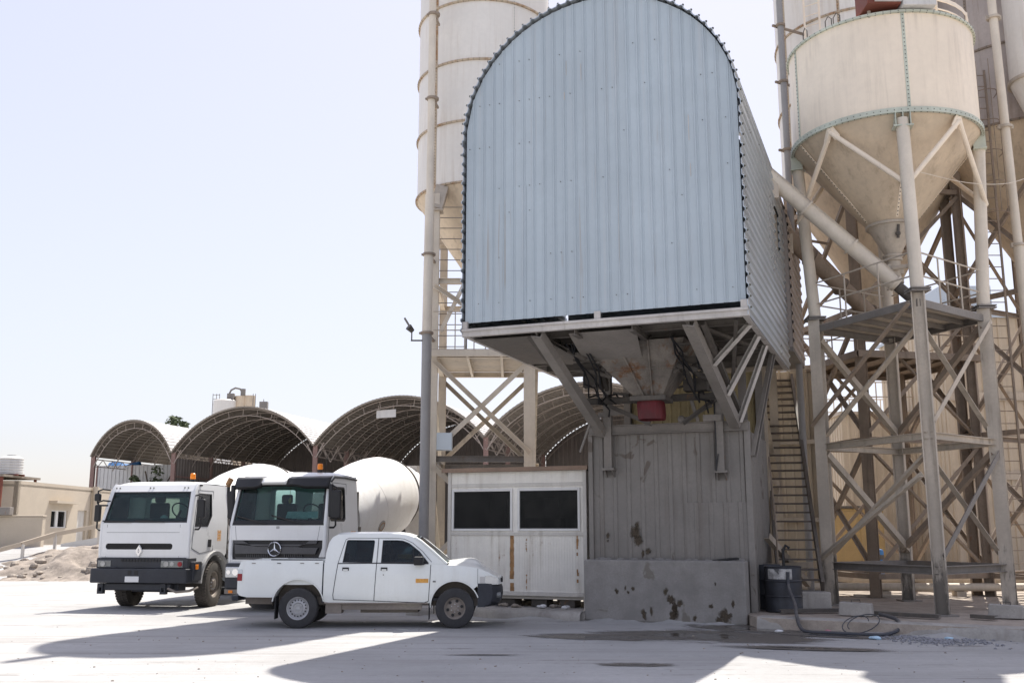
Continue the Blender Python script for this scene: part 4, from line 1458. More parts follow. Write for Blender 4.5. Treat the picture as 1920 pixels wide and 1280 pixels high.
# ------------------------------------------------------------- mixer trucks
# local axes: x to the viewer's right when facing the cab, y backwards along the truck, z up, front of bumper at y = 0
def add_wheel(root, name, c, r, w_, axis, rimkind, tyre_m, rim_m, lugs=40, side=1, steer=0.0):
    """wheel lying on axis (unit vector pointing outwards)"""
    ax = V(axis)
    rr = r * .56 if rimkind != 'car' else r * .53
    root_w = bpy.data.objects.new(name, None)
    COL.objects.link(root_w)
    root_w.parent = root
    root_w.location = c
    h = w_ / 2
    b = MB()
    b.lathe([(rr, -h * .8), (rr * 1.06, -h * .95), (r * .86, -h), (r * .965, -h * .86), (r, -h * .55), (r, h * .55), (r * .965, h * .86), (r * .86, h), (rr * 1.06, h * .95), (rr, h * .8), (rr * .97, h * .4), (rr * .97, -h * .4), (rr, -h * .8)], axis=axis, n=48)
    if lugs:
        t1 = ax
        up = V((0, 0, 1))
        fw = up.cross(ax)
        for i in range(lugs):
            a = 2 * PI * i / lugs
            d = up * math.cos(a) + fw * math.sin(a)
            t = -up * math.sin(a) + fw * math.cos(a)
            for k, (o0, o1) in enumerate(((-.9, -.32), (-.26, .26), (.32, .9))):
                sh = t * (r * PI / lugs if k == 1 else 0)
                p0 = d * (r * (1.0 if abs(o0) < .5 or abs(o1) < .5 else .985)) + ax * (h * o0) + sh
                p1 = d * (r * 1.0) + ax * (h * o1) + sh
                b.bar(p0, p1, 2 * PI * r / lugs * .66, .022 * r / .5, up=tuple(d))
    ty = b.build('tyre', tyre_m, root_w)
    b = MB()
    if rimkind == 'truck':
        b.lathe([(rr * 1.02, h * .82), (rr * .93, h * .7), (rr * .86, h * .25), (rr * .70, -h * .05), (rr * .52, h * .25), (rr * .50, h * .62), (rr * .36, h * .66), (rr * .34, h * .95), (rr * .2, h * 1.02), (0, h * 1.02)], axis=axis, n=36)
    elif rimkind == 'dual':
        b.lathe([(rr * 1.02, h * .82), (rr * .93, h * .6), (rr * .86, -h * .3), (rr * .5, -h * .5), (rr * .48, h * .1), (rr * .2, h * .3), (0, h * .3)], axis=axis, n=32)
    elif rimkind == 'steel':
        b.lathe([(rr * 1.03, h * .86), (rr * .95, h * .80), (rr * .90, h * .5), (rr * .82, h * .42), (rr * .62, h * .55), (rr * .5, h * .60), (rr * .42, h * .48), (rr * .22, h * .48), (rr * .2, h * .62), (0, h * .64)], axis=axis, n=40)
    else:
        b.lathe([(rr * 1.03, h * .86), (rr * .95, h * .80), (rr * .9, h * .45), (rr * .80, h * .40), (rr * .45, h * .62), (rr * .3, h * .66), (rr * .28, h * .8), (0, h * .82)], axis=axis, n=40)
    rim = b.build('rim', rim_m, root_w)
    up = V((0, 0, 1))
    fw = up.cross(ax)
    def disc(rad, off, dep, sz, n_, m, nm, nside=10, a0=0.0):
        bb = MB()
        for i in range(n_):
            a = 2 * PI * i / n_ + a0
            q = (up * math.cos(a) + fw * math.sin(a)) * rad
            bb.tube(q + ax * off, q + ax * (off + dep), sz, n=nside)
        return bb.build(nm, m, rim)
    if rimkind == 'truck':
        disc(rr * .43, h * .6, h * .22, .018, 10, M['rim'], 'wheel_nut', 6)
        disc(rr * .72, -h * .03, .012, .030, 10, M['black'], 'rim_hole')
    elif rimkind == 'dual':
        disc(rr * .68, -h * .40, .012, .035, 8, M['black'], 'rim_hole')
    elif rimkind == 'steel':
        disc(rr * .72, h * .475, .012, .0135, 16, M['black'], 'rim_hole', 8)
        disc(rr * .32, h * .47, .03, .012, 6, M['rim'], 'wheel_nut', 6)
    else:
        disc(rr * .68, h * .46, .012, .030, 6, M['black'], 'rim_hole', 10, .3)
        disc(rr * .36, h * .62, .02, .011, 6, M['rim'], 'wheel_nut', 6)
    if steer:
        root_w.rotation_euler = (0, 0, steer)
    return root_w

def mapf(pts):                       # front face map from (x, z) to 3D with y following the rake of the profile
    def f(x, z):
        for (y0, z0), (y1, z1) in zip(pts, pts[1:]):
            if z <= z1 or (y1, z1) == pts[-1]:
                t = (z - z0) / (z1 - z0) if z1 != z0 else 0
                return (x, y0 + (y1 - y0) * t, z)
        return (x, pts[-1][0], z)
    return f

def rrect(x0, x1, z0, z1, r, n=4):
    o = []
    for cx, cz, a0 in ((x1 - r, z1 - r, 0), (x0 + r, z1 - r, 90), (x0 + r, z0 + r, 180), (x1 - r, z0 + r, 270)):
        for i in range(n + 1):
            a = R(a0 + 90 * i / n)
            o.append((cx + r * math.cos(a), cz + r * math.sin(a)))
    return o

def mixer_body(t, y0, dz=0.0):
    """chassis, drum, rear wheels and chutes behind the cab"""
    b = MB()
    for x in (-.42, .42):
        b.chan((x, .5, .95), (x, 9.3, .95), .09, .28, .012, side=-1 if x > 0 else 1)
    for y in (1.0, 2.6, 4.0, 5.6, 7.2, 9.2):
        b.bar((-.38, y, .95), (.38, y, .95), .1, .2)
    b.build('chassis', M['steel_dark'], t)
    # axles and wheels
    b = MB()
    for y in (1.42, 6.0, 7.4):
        b.tube((-.95, y, .54), (.95, y, .54), .09, n=10)
    b.build('axle', M['steel_dark'], t)
    for y in (6.0, 7.4):
        for s_ in (-1, 1):
            add_wheel(t, 'rear_wheel', (s_ * 1.07, y, .54), .54, .30, (s_, 0, 0), 'dual', M['rubber_mud'], M['rim_dirty'], 36)
            add_wheel(t, 'rear_wheel', (s_ * .74, y, .54), .54, .28, (-s_, 0, 0), 'dual', M['rubber_mud'], M['rim_dirty'], 0)
    b = MB()
    for s_ in (-1, 1):
        rows = []
        for i in range(13):
            a = PI * .08 + PI * .84 * i / 12
            rows.append([V((s_ * .58, 6.7 - 1.40 * math.cos(a), .62 + .74 * math.sin(a) ** .6)), V((s_ * 1.24, 6.7 - 1.40 * math.cos(a), .62 + .74 * math.sin(a) ** .6))])
        b.grid(rows)
    b.build('rear_mudguard', M['drum_grey'], t)
    # tanks
    b = MB()
    b.tube((.98, 2.6, .82), (.98, 3.7, .82), .30, n=20)
    b.build('fuel_tank', M['galv'], t)
    b = MB()
    b.box(-1.22, -.62, 2.5, 3.5, .55, 1.1)
    b.build('air_tank_box', M['plastic'], t, bevel=(.03, 2))
    b = MB()
    b.tube((-.75, 2.75, 1.75), (.75, 2.75, 1.75), .27, n=22)
    b.build('water_tank', M['drum'], t)
    # subframe and pedestals
    b = MB()
    for x in (-.42, .42):
        b.bar((x, 2.4, 1.16), (x, 9.2, 1.16), .1, .12)
        b.bar((x * 1.2, 2.55, 1.15), (x * .7, 3.1, 2.1), .12, .14)
        b.bar((x * 1.2, 3.6, 1.15), (x * .7, 3.15, 2.1), .1, .1)
        b.bar((x * 1.7, 8.3, 1.15), (x * 1.7, 8.25, 2.5), .14, .18)
        b.bar((x * 1.7, 9.2, 1.15), (x * 1.7, 8.4, 2.4), .12, .12)
    b.bar((-.8, 8.3, 2.5), (.8, 8.3, 2.5), .18, .2)
    b.box(-.5, .5, 2.55, 3.0, 1.2, 1.9)
    b.build('pedestal', M['drum_grey'], t)
    # drum
    AXD = V((0, math.cos(R(11)), math.sin(R(11))))
    D0 = V((0, 3.05, 2.10 + dz))
    prof = [(.0, 0.0), (.62, 0.0), (.80, .04), (.82, .10), (1.0, .75), (1.10, 1.30), (1.165, 1.85), (1.195, 2.4), (1.2, 3.0), (1.175, 3.4), (1.08, 3.9), (.92, 4.5), (.74, 5.1), (.66, 5.45), (.64, 5.6), (.50, 5.6), (.48, 5.1)]
    b = MB()
    b.lathe(prof[2:15], o=D0, axis=AXD, n=56)
    dr = b.build('drum', M['drum'], t, ang=50)
    b = MB()
    b.lathe(prof[:3], o=D0, axis=AXD, n=40)
    b.tube(D0 - AXD * .35, D0, .30, n=20)
    b.build('drum_head', M['drum_grey'], dr)
    b = MB()
    b.lathe(prof[14:], o=D0, axis=AXD, n=40)
    b.build('drum_mouth', M['drum_grey'], dr)
    b = MB()
    b.lathe([(1.09, 3.86), (1.12, 3.86), (1.06, 4.06), (1.03, 4.06)], o=D0, axis=AXD, n=56)
    b.build('track_ring', M['steel_dark'], dr)
    for h_, r_ in ((1.30, 1.10), (3.4, 1.175)):
        b = MB()
        b.lathe([(r_ - .004, h_ - .022), (r_ + .003, h_ - .012), (r_ + .003, h_ + .012), (r_ - .004, h_ + .022)], o=D0, axis=AXD, n=56)
        b.build('weld_seam', M['drum'], dr)
    b = MB()
    sid = V((1, 0, 0))
    upd = sid.cross(AXD)
    hd = (sid * .93 - upd * .37).normalized()
    q = D0 + AXD * 1.05 + hd * 1.055
    nrm = (hd - AXD * .17).normalized()
    b.lathe([(.0, .012), (.13, .012), (.15, 0), (.17, 0), (.17, -.03)], o=q, axis=nrm, n=20)
    b.build('hatch', M['drum_grey'], dr)
    b = MB()
    for i in range(14):
        a = 2 * PI * i / 14
    b.lathe([(.10, .014), (.125, .014), (.125, .018), (.10, .018)], o=q, axis=nrm, n=16)
    b.build('hatch_ring', M['rust'], dr)
    # hopper, chute, ladder
    b = MB()
    M0 = D0 + AXD * 5.6
    rows = []
    for z, k, dy in ((.62, .50, .45), (.35, .44, .42), (.0, .26, .35)):
        rows.append([V((sx * k, M0.y + dy - .15 + sy * k, M0.z + z)) for sx, sy in ((-1, -1), (1, -1), (1, 1), (-1, 1))])
    b.grid(rows, True)
    b.build('feed_hopper', M['drum_grey'], t)
    b = MB()
    rows = []
    for i in range(7):
        u = i / 6
        c = V((0, M0.y + .3 + 1.0 * u, M0.z - .35 - 1.35 * u))
        rows.append([c + V((.3 * math.cos(a), 0, .22 * math.sin(a))) for a in [PI + PI * j / 8 for j in range(9)]])
    b.grid(rows)
    b.build('chute', M['drum_grey'], t)
    b = MB()
    for x in (.72, 1.05):
        b.tube((x, 8.9, 1.0), (x, 8.7, 3.6), .02, n=6)
    for i in range(8):
        z = 1.2 + .3 * i
        b.tube((.72, 8.9 - .077 * (z - 1), z), (1.05, 8.9 - .077 * (z - 1), z), .014, n=6)
    b.build('ladder', M['steel_dark'], t)
    b = MB()
    for s_ in (-1, 1):
        b.box(s_ * 1.05 - .12, s_ * 1.05 + .12, 9.25, 9.32, .85, 1.02)
    b.box(-1.15, 1.15, 9.2, 9.25, .6, .7)
    b.build('tail_lamp_bar', M['lamp_red'], t)

def beacon(t, x, y, z):
    b = MB()
    b.tube((x, y, z), (x, y, z + .07), .055, n=14)
    bb = b.build('beacon', M['black'], t)
    b = MB()
    b.lathe([(.062, .065), (.066, .10), (.062, .19), (.045, .205), (0, .21)], o=(x, y, z), n=18)
    b.build('beacon_lens', M['amber'], bb)

def mirror(t, x, y, z0, z1, s_, w_=.2, armz=None, m='black'):
    b = MB()
    b.box(x - w_ / 2, x + w_ / 2, y - .05, y + .05, z0, z1)
    o = b.build('mirror', M[m], t, bevel=(.035, 3))
    b = MB()
    az = armz or (z0 - .25)
    b.path([(x, y, z0 + .05), (x, y, az + .05), (x - s_ * .05, y + .02, az), (x - s_ * .22, y + .1, az)], .022, 8)
    b.build('mirror_arm', M[m], o)
    b = MB()
    b.path([(x, y, z1 - .03), (x, y, z1 + .06), (x - s_ * .1, y + .03, z1 + .1), (x - s_ * .25, y + .12, z1 + .08)], .02, 8)
    b.build('mirror_arm', M[m], o)
    b = MB()
    b.box(x - w_ / 2 + .02, x + w_ / 2 - .02, y + .051, y + .056, z0 + .03, z1 - .03)
    b.build('mirror_glass', M['chrome'], o)

def cab_interior(t, hw, zf, y0, y1, ztop):
    b = MB()
    b.box(-hw + .06, hw - .06, y0 + .1, y1 - .06, zf - .12, zf - .06)
    b.box(-hw + .08, hw - .08, y0 + .12, y0 + .48, zf + .42, zf + .60)
    b.build('dashboard', M['interior'], t, bevel=(.03, 2))
    for x in (-.55, .55):
        b = MB()
        b.box(x - .25, x + .25, y0 + .95, y1 - .22, zf + .28, zf + .45)
        b.box(x - .25, x + .25, y1 - .35, y1 - .2, zf + .45, zf + 1.0)
        b.box(x - .14, x + .14, y1 - .33, y1 - .22, zf + 1.0, zf + 1.22)
        b.build('seat', M['seat'], t, bevel=(.05, 3))
    b = MB()
    pts = [V((.55 + .22 * math.cos(a), y0 + .58 - .13 * math.sin(a), zf + .78 + .18 * math.sin(a))) for a in [2 * PI * i / 20 for i in range(21)]]
    b.path(pts, .017, 8, caps=False)
    b.tube((.55, y0 + .4, zf + .6), (.55, y0 + .58, zf + .78), .03, n=8)
    b.build('steering_wheel', M['black'], t)

# ---------- left truck: squarer cab, deep dark steel bumper
t1 = thing('mixer_truck', 'white concrete mixer truck with a square cab, deep dark bumper and diamond badge, parked left', 'mixer truck', (-8.69, 23.75, 0), -R(10.78))
HW = 1.16
FR = [(.16, 1.18), (.14, 1.40), (.15, 1.97), (.40, 2.74), (.53, 2.89), (.78, 2.97)]
fm = mapf(FR)
ws = [(-1.08, 1.995), (1.06, 1.995), (.995, 2.725), (-1.005, 2.725)]
slot = rrect(-.98, .74, 1.375, 1.515, .06)
b = MB()
b.panel([(-HW, 1.19), (HW, 1.19), (HW, 1.97), (-HW, 1.97)], [slot], fm, (0, .04, 0))
b.panel([(-HW, 1.97), (-1.08, 1.97), (-1.005, 2.74), (-HW + .05, 2.74)], [], fm, (0, .04, 0))
b.panel([(1.06, 1.97), (HW, 1.97), (HW - .05, 2.74), (.995, 2.74)], [], fm, (0, .04, 0))
b.panel([(-1.08, 1.97), (1.06, 1.97), (1.06, 1.995), (-1.08, 1.995)], [], fm, (0, .04, 0))
b.panel([(-HW + .05, 2.725), (HW - .05, 2.725), (HW - .06, 2.89), (-HW + .06, 2.89)], [], fm, (0, .04, 0))
# roof
rows = []
for y, z, hw in ((.53, 2.89, HW - .06), (.64, 2.95, HW - .065), (.8, 2.98, HW - .07), (1.4, 2.995, HW - .07), (1.95, 2.98, HW - .07), (2.02, 2.92, HW - .06)):
    rows.append([V((hw * k, y, z - .06 * abs(k) ** 6)) for k in [-1 + i / 10 for i in range(21)]])
b.grid(rows)
def side_map(s_):
    return lambda y, z: (s_ * (HW - (0.0 if z < 1.9 else .05 * (z - 1.9) / .76)), y, z)
arch = [(1.42 + .66 * math.cos(a), .54 + .70 * math.sin(a)) for a in [PI * (1 - i / 14) for i in range(15)]]
arch = [p for p in arch if p[1] > 1.0]
side_out = [(.16, 1.18), (.60, 1.0)] + arch + [(2.02, .98 + .28), (2.03, 1.97), (2.02, 2.74), (2.02, 2.91), (.60, 2.91), (.40, 2.74), (.15, 1.97), (.14, 1.4)]
win = [(.36, 1.90), (.56, 2.69), (1.22, 2.69), (1.22, 2.16), (1.0, 1.90)]
for s_ in (-1, 1):
    b.panel(side_out, [win], side_map(s_), (-s_ * .04, 0, 0))
b.panel([(-HW + .05, 1.2), (HW - .05, 1.2), (HW - .06, 2.91), (-HW + .06, 2.91)], [rrect(-.95, -.15, 1.95, 2.62, .05), rrect(.1, .95, 1.95, 2.62, .05)], lambda x, z: (x, 2.0, z), (0, -.04, 0))
cab1 = b.build('cab', M['white'], t1, ang=28)
b = MB()
for x0, x1, z0, z1 in ((-HW + .02, HW - .02, 1.765, 1.772), ):
    b.panel([(-.98, z0), (.9, z0), (.9, z1), (-.98, z1)], [], lambda x, z: (fm(x, z)[0], fm(x, z)[1] - .002, z), (0, .004, 0))
b.panel([(.9, 1.2), (.907, 1.2), (.907, 1.95), (.9, 1.95)], [], lambda x, z: (x, fm(x, z)[1] - .002, z), (0, .004, 0))
b.panel([(-.98, 1.2), (-.973, 1.2), (-.973, 1.95), (-.98, 1.95)], [], lambda x, z: (x, fm(x, z)[1] - .002, z), (0, .004, 0))
b.build('panel_gap', M['plastic'], cab1)
for s_ in (-1, 1):           # door outline
    b = MB()
    dl = [(.30, 1.88), (.27, 1.4), (.66, 1.28), (1.30, 1.34), (1.30, 2.76), (.54, 2.76), (.30, 1.88)]
    dl = [V((s_ * (HW + .002 - (0 if z < 1.9 else .05 * (z - 1.9) / .76)), y, z)) for y, z in dl]
    for p0, p1 in zip(dl, dl[1:]):
        b.bar(p0, p1, .010, .006, up=(s_, 0, 0))
    b.build('door_gap', M['plastic'], cab1)
    b = MB()
    b.box(min(s_ * HW, s_ * (HW + .012)), max(s_ * HW, s_ * (HW + .012)), 1.05, 1.2, 1.42, 1.6)
    b.build('door_handle', M['black'], cab1)
    b = MB()
    b.panel(win, [[(y * .93 + .055, z * .93 + .16) for y, z in win]], lambda y, z, s=s_: (s * (HW + .004 - (0 if z < 1.9 else .05 * (z - 1.9) / .76)), y, z), (-s_ * .03, 0, 0))
    wf = b.build('side_window', M['black'], t1)
    b = MB()
    b.panel([(y * .95 + .04, z * .95 + .11) for y, z in win], [], lambda y, z, s=s_: (s * (HW - .018 - (0 if z < 1.9 else .05 * (z - 1.9) / .76)), y, z), (-s_ * .006, 0, 0))
    b.build('pane', M['sideglass'], wf, smooth=False)
# windscreen in a black seal
b = MB()
inn = [(-1.045, 2.03), (1.025, 2.03), (.965, 2.69), (-.975, 2.69)]
b.panel(ws, [inn], lambda x, z: (x, fm(x, z)[1] - .004, z), (0, .03, 0))
wsf = b.build('windscreen', M['black'], t1)
b = MB()
b.panel([(x * 1.01, z) for x, z in inn], [], lambda x, z: (x, fm(x, z)[1] + .010, z), (0, .006, 0))
b.build('pane', M['windscreen'], wsf, smooth=False)
b = MB()
b.panel([(-1.0, 2.59), (.96, 2.59), (.965, 2.685), (-.97, 2.685)], [], lambda x, z: (x, fm(x, z)[1] + .022, z), (0, .002, 0))
b.build('sun_strip', M['interior'], wsf)
for x in (-.35, .5):
    b = MB()
    b.bar((x, .13, 2.0), (x - .62, .135, 2.04), .02, .016)
    b.bar((x - .3, .125, 2.025), (x - .75, .13, 2.035), .012, .03)
    b.build('wiper', M['black'], t1)
# grille slot, badge, marker lamps
b = MB()
b.panel(slot, [], lambda x, z: (x, fm(x, z)[1] + .035, z), (0, .01, 0))
for z in (1.42, 1.465):
    b.bar((-.95, .155, z), (.7, .155, z), .03, .012)
gs = b.build('grille', M['black'], t1)
b = MB()
dm = [(0, .125), (.078, 0), (0, -.125), (-.078, 0)]
di = [(0, .062), (.036, 0), (0, -.062), (-.036, 0)]
bx, bz = -.10, 1.345
b.panel([(bx + x * 1.25, bz + z * 1.15) for x, z in dm], [], lambda x, z: (x, .128, z), (0, .012, 0))
b.build('badge_plate', M['white'], gs)
b = MB()
b.panel([(bx + x, bz + z) for x, z in dm], [[(bx + x, bz + z) for x, z in di]], lambda x, z: (x, .108, z), (0, .02, 0))
b.bar((bx + .05, .112, bz + .055), (bx + .008, .112, bz - .02), .012, .02)
b.bar((bx - .05, .112, bz - .055), (bx - .008, .112, bz + .02), .012, .02)
b.build('badge', M['chrome'], gs)
for x in (-.95, -.06, .84):
    b = MB()
    for d in (-.045, .045):
        b.sphere((x + d, .455, 2.82), .02, 8, 5)
    b.build('marker_lamp', M['lamp_grey'], t1)
for s_ in (-1, 1):
    b = MB()
    b.path([(s_ * (HW - .035 - (0 if z < 1.98 else .05 * (z - 1.97) / .77)), y + .035, z) for y, z in FR[:-1]] , .045, 10)
    b.build('corner_post', M['white'], cab1)
beacon(t1, .72, .95, 2.98)
b = MB()
b.box(1.05, 1.13, .62, .70, 2.86, 2.90)
b.build('side_marker', M['black'], t1)
mirror(t1, -1.30, .22, 2.02, 2.42, -1, .15, 1.82)
mirror(t1, -1.25, .10, 2.50, 2.68, -1, .15, 2.40)
mirror(t1, 1.33, .30, 2.10, 2.54, 1, .20, 1.84)
# bumper
b = MB()
bp = [(-1.28, .06), (-1.22, 0), (1.13, 0), (1.2, .04), (1.24, .30), (1.24, .56), (1.12, .56), (-1.12, .56), (-1.28, .5)]
b.panel(bp, [], lambda x, y: (x, y, .61), (0, 0, .33))
bm_ = b.build('bumper', M['plastic'], t1, bevel=(.025, 2))
b = MB()
b.panel([(-1.16, .10), (1.18, .10), (1.18, .5), (-1.16, .5)], [], lambda x, y: (x, y, .945), (0, 0, .235))
b.box(-.92, -.62, .07, .10, .945, .985)
b.build('bumper_upper', M['plastic'], bm_, bevel=(.02, 2))
b = MB()
for i in range(13):
    b.box(-.52 + i * .08, -.47 + i * .08, .085, .10, 1.10, 1.16)
b.build('cooling_slot', M['black'], bm_)
b = MB()
b.panel([(1.16, .22), (1.27, .24), (1.27, .62), (1.16, .64)], [], lambda x, y: (x, y, .66), (0, 0, .44))
b.build('bumper_corner', M['plastic'], bm_, bevel=(.03, 2))
b = MB()
b.box(-.95, .78, .10, .5, .44, .60)
b.box(-.3, .9, .25, .6, .40, .60)
b.build('under_guard', M['plastic'], bm_, bevel=(.02, 1))
for x, w_ in ((-1.0, .14), (.60, .14)):
    b = MB()
    b.panel([(x - w_ / 2, .36), (x + w_ / 2, .36), (x + w_ / 2, .60), (x - w_ / 2, .60)], [[(x - .03, .42), (x + .04, .42), (x + .04, .51), (x - .03, .51)]], lambda u, z: (u, .06, z), (0, .12, 0))
    b.build('tow_bracket', M['plastic'], bm_)
b = MB()
b.path([(.75, .03, .50), (.95, .05, .42), (1.2, .2, .44), (1.24, .5, .50)], .03, 8)
b.build('step_rail', M['rim_dirty'], bm_)
for x0, x1 in ((-1.12, -.78), (.50, 1.06)):
    b = MB()
    b.box(x0, x1, .085, .16, .965, 1.125)
    hl = b.build('headlight', M['lamp_grey'], bm_, bevel=(.012, 2))
    b = MB()
    b.tube((x0 + .14, .084, 1.045), (x0 + .14, .070, 1.045), .062, n=18)
    if x1 > 0:
        b.tube((x0 + .29, .084, 1.045), (x0 + .29, .072, 1.045), .05, n=16)
    b.build('lamp_lens', M['lens_dim'], hl)
b = MB()
b.tube((.99, .08, 1.045), (.99, .065, 1.045), .055, n=16)
b.build('fog_lamp', M['lamp_red'], bm_)
b = MB()
b.box(1.245, 1.29, .30, .42, .92, 1.03)
b.build('indicator', M['amber'], bm_, bevel=(.01, 2))
b = MB()
b.box(-.33, .02, -.012, 0, .635, .765)
b.build('number_plate', M['plate'], bm_)
b = MB()
b.box(-.27, -.18, -.006, 0.0, .80, .90)
b.box(-.10, -.01, -.006, 0.0, .80, .90)
b.build('plate_recess', M['black'], bm_)
# wheels, fenders, steps
for s_ in (-1, 1):
    add_wheel(t1, 'front_wheel', (s_ * 1.04, 1.42, .54), .54, .32, (s_, 0, 0), 'truck', M['rubber_mud'], M['rim_dirty'], 44, steer=R(6))
    b = MB()
    rows = []
    for i in range(15):
        a = PI * (.98 - .93 * i / 14)
        y, z = 1.42 + .66 * math.cos(a), .54 + .70 * math.sin(a)
        y2, z2 = 1.42 + .74 * math.cos(a), .54 + .78 * math.sin(a)
        rows.append([V((s_ * .75, y, z)), V((s_ * 1.21, y, z)), V((s_ * 1.22, y2, z2)), V((s_ * 1.1, y2 , z2 + .01))])
    b.grid(rows)
    b.build('fender', M['fender'], t1)
    b = MB()
    b.box(s_ * .8 - .05, s_ * .8 + .4 * s_ + .05 * s_, 2.1, 2.5, .35, .42) if s_ > 0 else b.box(-1.2, -.8, 2.1, 2.5, .35, .42)
    b.build('step', M['plastic'], t1)
# bunk side panels, dented skin behind the door, sticker, exhaust
b = MB()
b.panel(rrect(1.42, 1.98, 1.40, 1.80, .02), [], lambda y, z: (HW + .002, y, z), (-.002, 0, 0))
b.build('lower_side_panel', M['white'], cab1)
b = MB()
b.box(HW - .002, HW + .003, 1.50, 1.70, 1.56, 1.82)
b.build('sticker', M['sticker_pale'], t1)
b = MB()
for z in (1.62, 1.69, 1.76):
    b.box(HW + .003, HW + .005, 1.54, 1.66, z, z + .022)
b.build('sticker_print', M['sticker'], t1)
b = MB()
b.tube((1.0, 2.25, 1.2), (1.0, 2.25, 2.95), .07, n=14)
b.tube((1.0, 2.25, 2.95), (1.06, 2.3, 3.12), .07, n=14)
b.build('exhaust_stack', M['rust'], t1)
b = MB()
b.box(.95, 1.14, 2.06, 2.12, 1.0, 2.9)
b.build('air_intake', M['black'], t1)
cab_interior(t1, HW, 1.50, .2, 2.0, 2.9)
b = MB()
b.sphere((.28, .5, 2.09), .09, 10, 7, (1.2, .8, 1))
b.box(-.15, .05, .38, .5, 2.05, 2.09)
b.build('dashboard_clutter', M['paper'], t1)
mixer_body(t1, 0, -.14)

# ---------- right truck: rounder cab with black windscreen surround, sun visor and star badge
t2 = thing('mixer_truck', 'white concrete mixer truck with a black sun visor and star badge, behind the pickup', 'mixer truck', (-5.39, 23.04, 0), -R(13.7))
HW = 1.2
FR = [(.14, .90), (.10, 1.3), (.12, 1.98), (.34, 2.84), (.48, 3.02), (.74, 3.16)]
fm = mapf(FR)
ws = [(-1.16, 1.93), (1.16, 1.93), (1.10, 2.88), (-1.10, 2.88)]
b = MB()
b.panel([(-HW, 1.08), (HW, 1.08), (HW, 1.93), (-HW, 1.93)], [[(-1.10, 1.16), (1.02, 1.16), (1.14, 1.46), (1.16, 1.595), (-1.16, 1.595), (-1.14, 1.46)]], fm, (0, .05, 0))
b.panel([(-HW, 1.93), (-1.16, 1.93), (-1.10, 2.88), (-HW + .04, 2.88)], [], fm, (0, .05, 0))
b.panel([(HW, 1.93), (1.16, 1.93), (1.10, 2.88), (HW - .04, 2.88)], [], fm, (0, .05, 0))
b.panel([(-HW + .04, 2.88), (HW - .04, 2.88), (HW - .05, 3.02), (-HW + .05, 3.02)], [], fm, (0, .04, 0))
rows = []
for y, z, hw in ((.48, 3.02, HW - .05), (.62, 3.10, HW - .06), (.8, 3.16, HW - .07), (1.4, 3.19, HW - .07), (1.9, 3.17, HW - .07), (1.97, 3.1, HW - .06)):
    rows.append([V((hw * k, y, z - .09 * abs(k) ** 5)) for k in [-1 + i / 10 for i in range(21)]])
b.grid(rows)
def side_map2(s_):
    return lambda y, z: (s_ * (HW - (0.0 if z < 1.9 else .045 * (z - 1.9) / .8)), y, z)
arch = [(1.44 + .68 * math.cos(a), .54 + .72 * math.sin(a)) for a in [PI * (1 - i / 14) for i in range(15)]]
arch = [p for p in arch if p[1] > .91]
side_out = [(.15, .90)] + arch + [(1.97, 1.2), (1.98, 1.9), (1.97, 3.08), (.60, 3.08), (.34, 2.84), (.12, 1.98), (.10, 1.3)]
win2 = [(.33, 2.06), (.52, 2.82), (1.18, 2.82), (1.22, 2.76), (1.22, 2.08), (1.14, 2.02), (.4, 2.02)]
for s_ in (-1, 1):
    b.panel(side_out, [win2], side_map2(s_), (-s_ * .04, 0, 0))
b.panel([(-HW + .05, 1.1), (HW - .05, 1.1), (HW - .06, 3.1), (-HW + .06, 3.1)], [rrect(.0, .90, 2.10, 2.74, .05), rrect(-1.0, -.45, 1.9, 2.8, .05)], lambda x, z: (x, 1.95, z), (0, -.04, 0))
cab2 = b.build('cab', M['white'], t2, ang=28)
b = MB()
for x0 in (-1.02, 1.0):
    b.panel([(x0, 1.60), (x0 + .007, 1.60), (x0 + .045 * (1 if x0 > 0 else -1) + .007, 1.92), (x0 + .045 * (1 if x0 > 0 else -1), 1.92)], [], lambda x, z: (x, fm(x, z)[1] - .002, z), (0, .004, 0))
b.build('panel_gap', M['plastic'], cab2)
b = MB()
b.panel(rrect(-.03, .05, 1.85, 1.91, .015), [], lambda x, z: (x, fm(x, z)[1] - .005, z), (0, .005, 0))
b.build('nose_mark', M['fender'], cab2)
for s_ in (-1, 1):
    b = MB()
    dl = [(.28, 1.98), (.24, 1.4), (.70, 1.24), (1.28, 1.38), (1.30, 2.90), (.52, 2.90), (.28, 1.98)]
    dl = [V((s_ * (HW + .002 - (0 if z < 1.9 else .045 * (z - 1.9) / .8)), y, z)) for y, z in dl]
    for p0, p1 in zip(dl, dl[1:]):
        b.bar(p0, p1, .010, .006, up=(s_, 0, 0))
    b.build('door_gap', M['plastic'], cab2)
    b = MB()
    b.panel(win2, [[(y * .90 + .085, z * .90 + .241) for y, z in win2]], lambda y, z, s=s_: (s * (HW + .005 - (0 if z < 1.9 else .045 * (z - 1.9) / .8)), y, z), (-s_ * .03, 0, 0))
    wf = b.build('side_window', M['black'], t2)
    b = MB()
    b.panel([(y * .94 + .05, z * .94 + .14) for y, z in win2], [], lambda y, z, s=s_: (s * (HW - .018 - (0 if z < 1.9 else .045 * (z - 1.9) / .8)), y, z), (-s_ * .006, 0, 0))
    b.build('pane', M['sideglass'], wf, smooth=False)
    mirror(t2, s_ * (1.37 if s_ > 0 else 1.27), .24, 2.08, 2.72, s_, .24 if s_ > 0 else .14, 1.88)
    b = MB()
    b.box(s_ * 1.235 - .05, s_ * 1.235 + .05, .20, .30, 2.12, 2.86)
    b.build('mirror', M['black'], t2, bevel=(.03, 2))
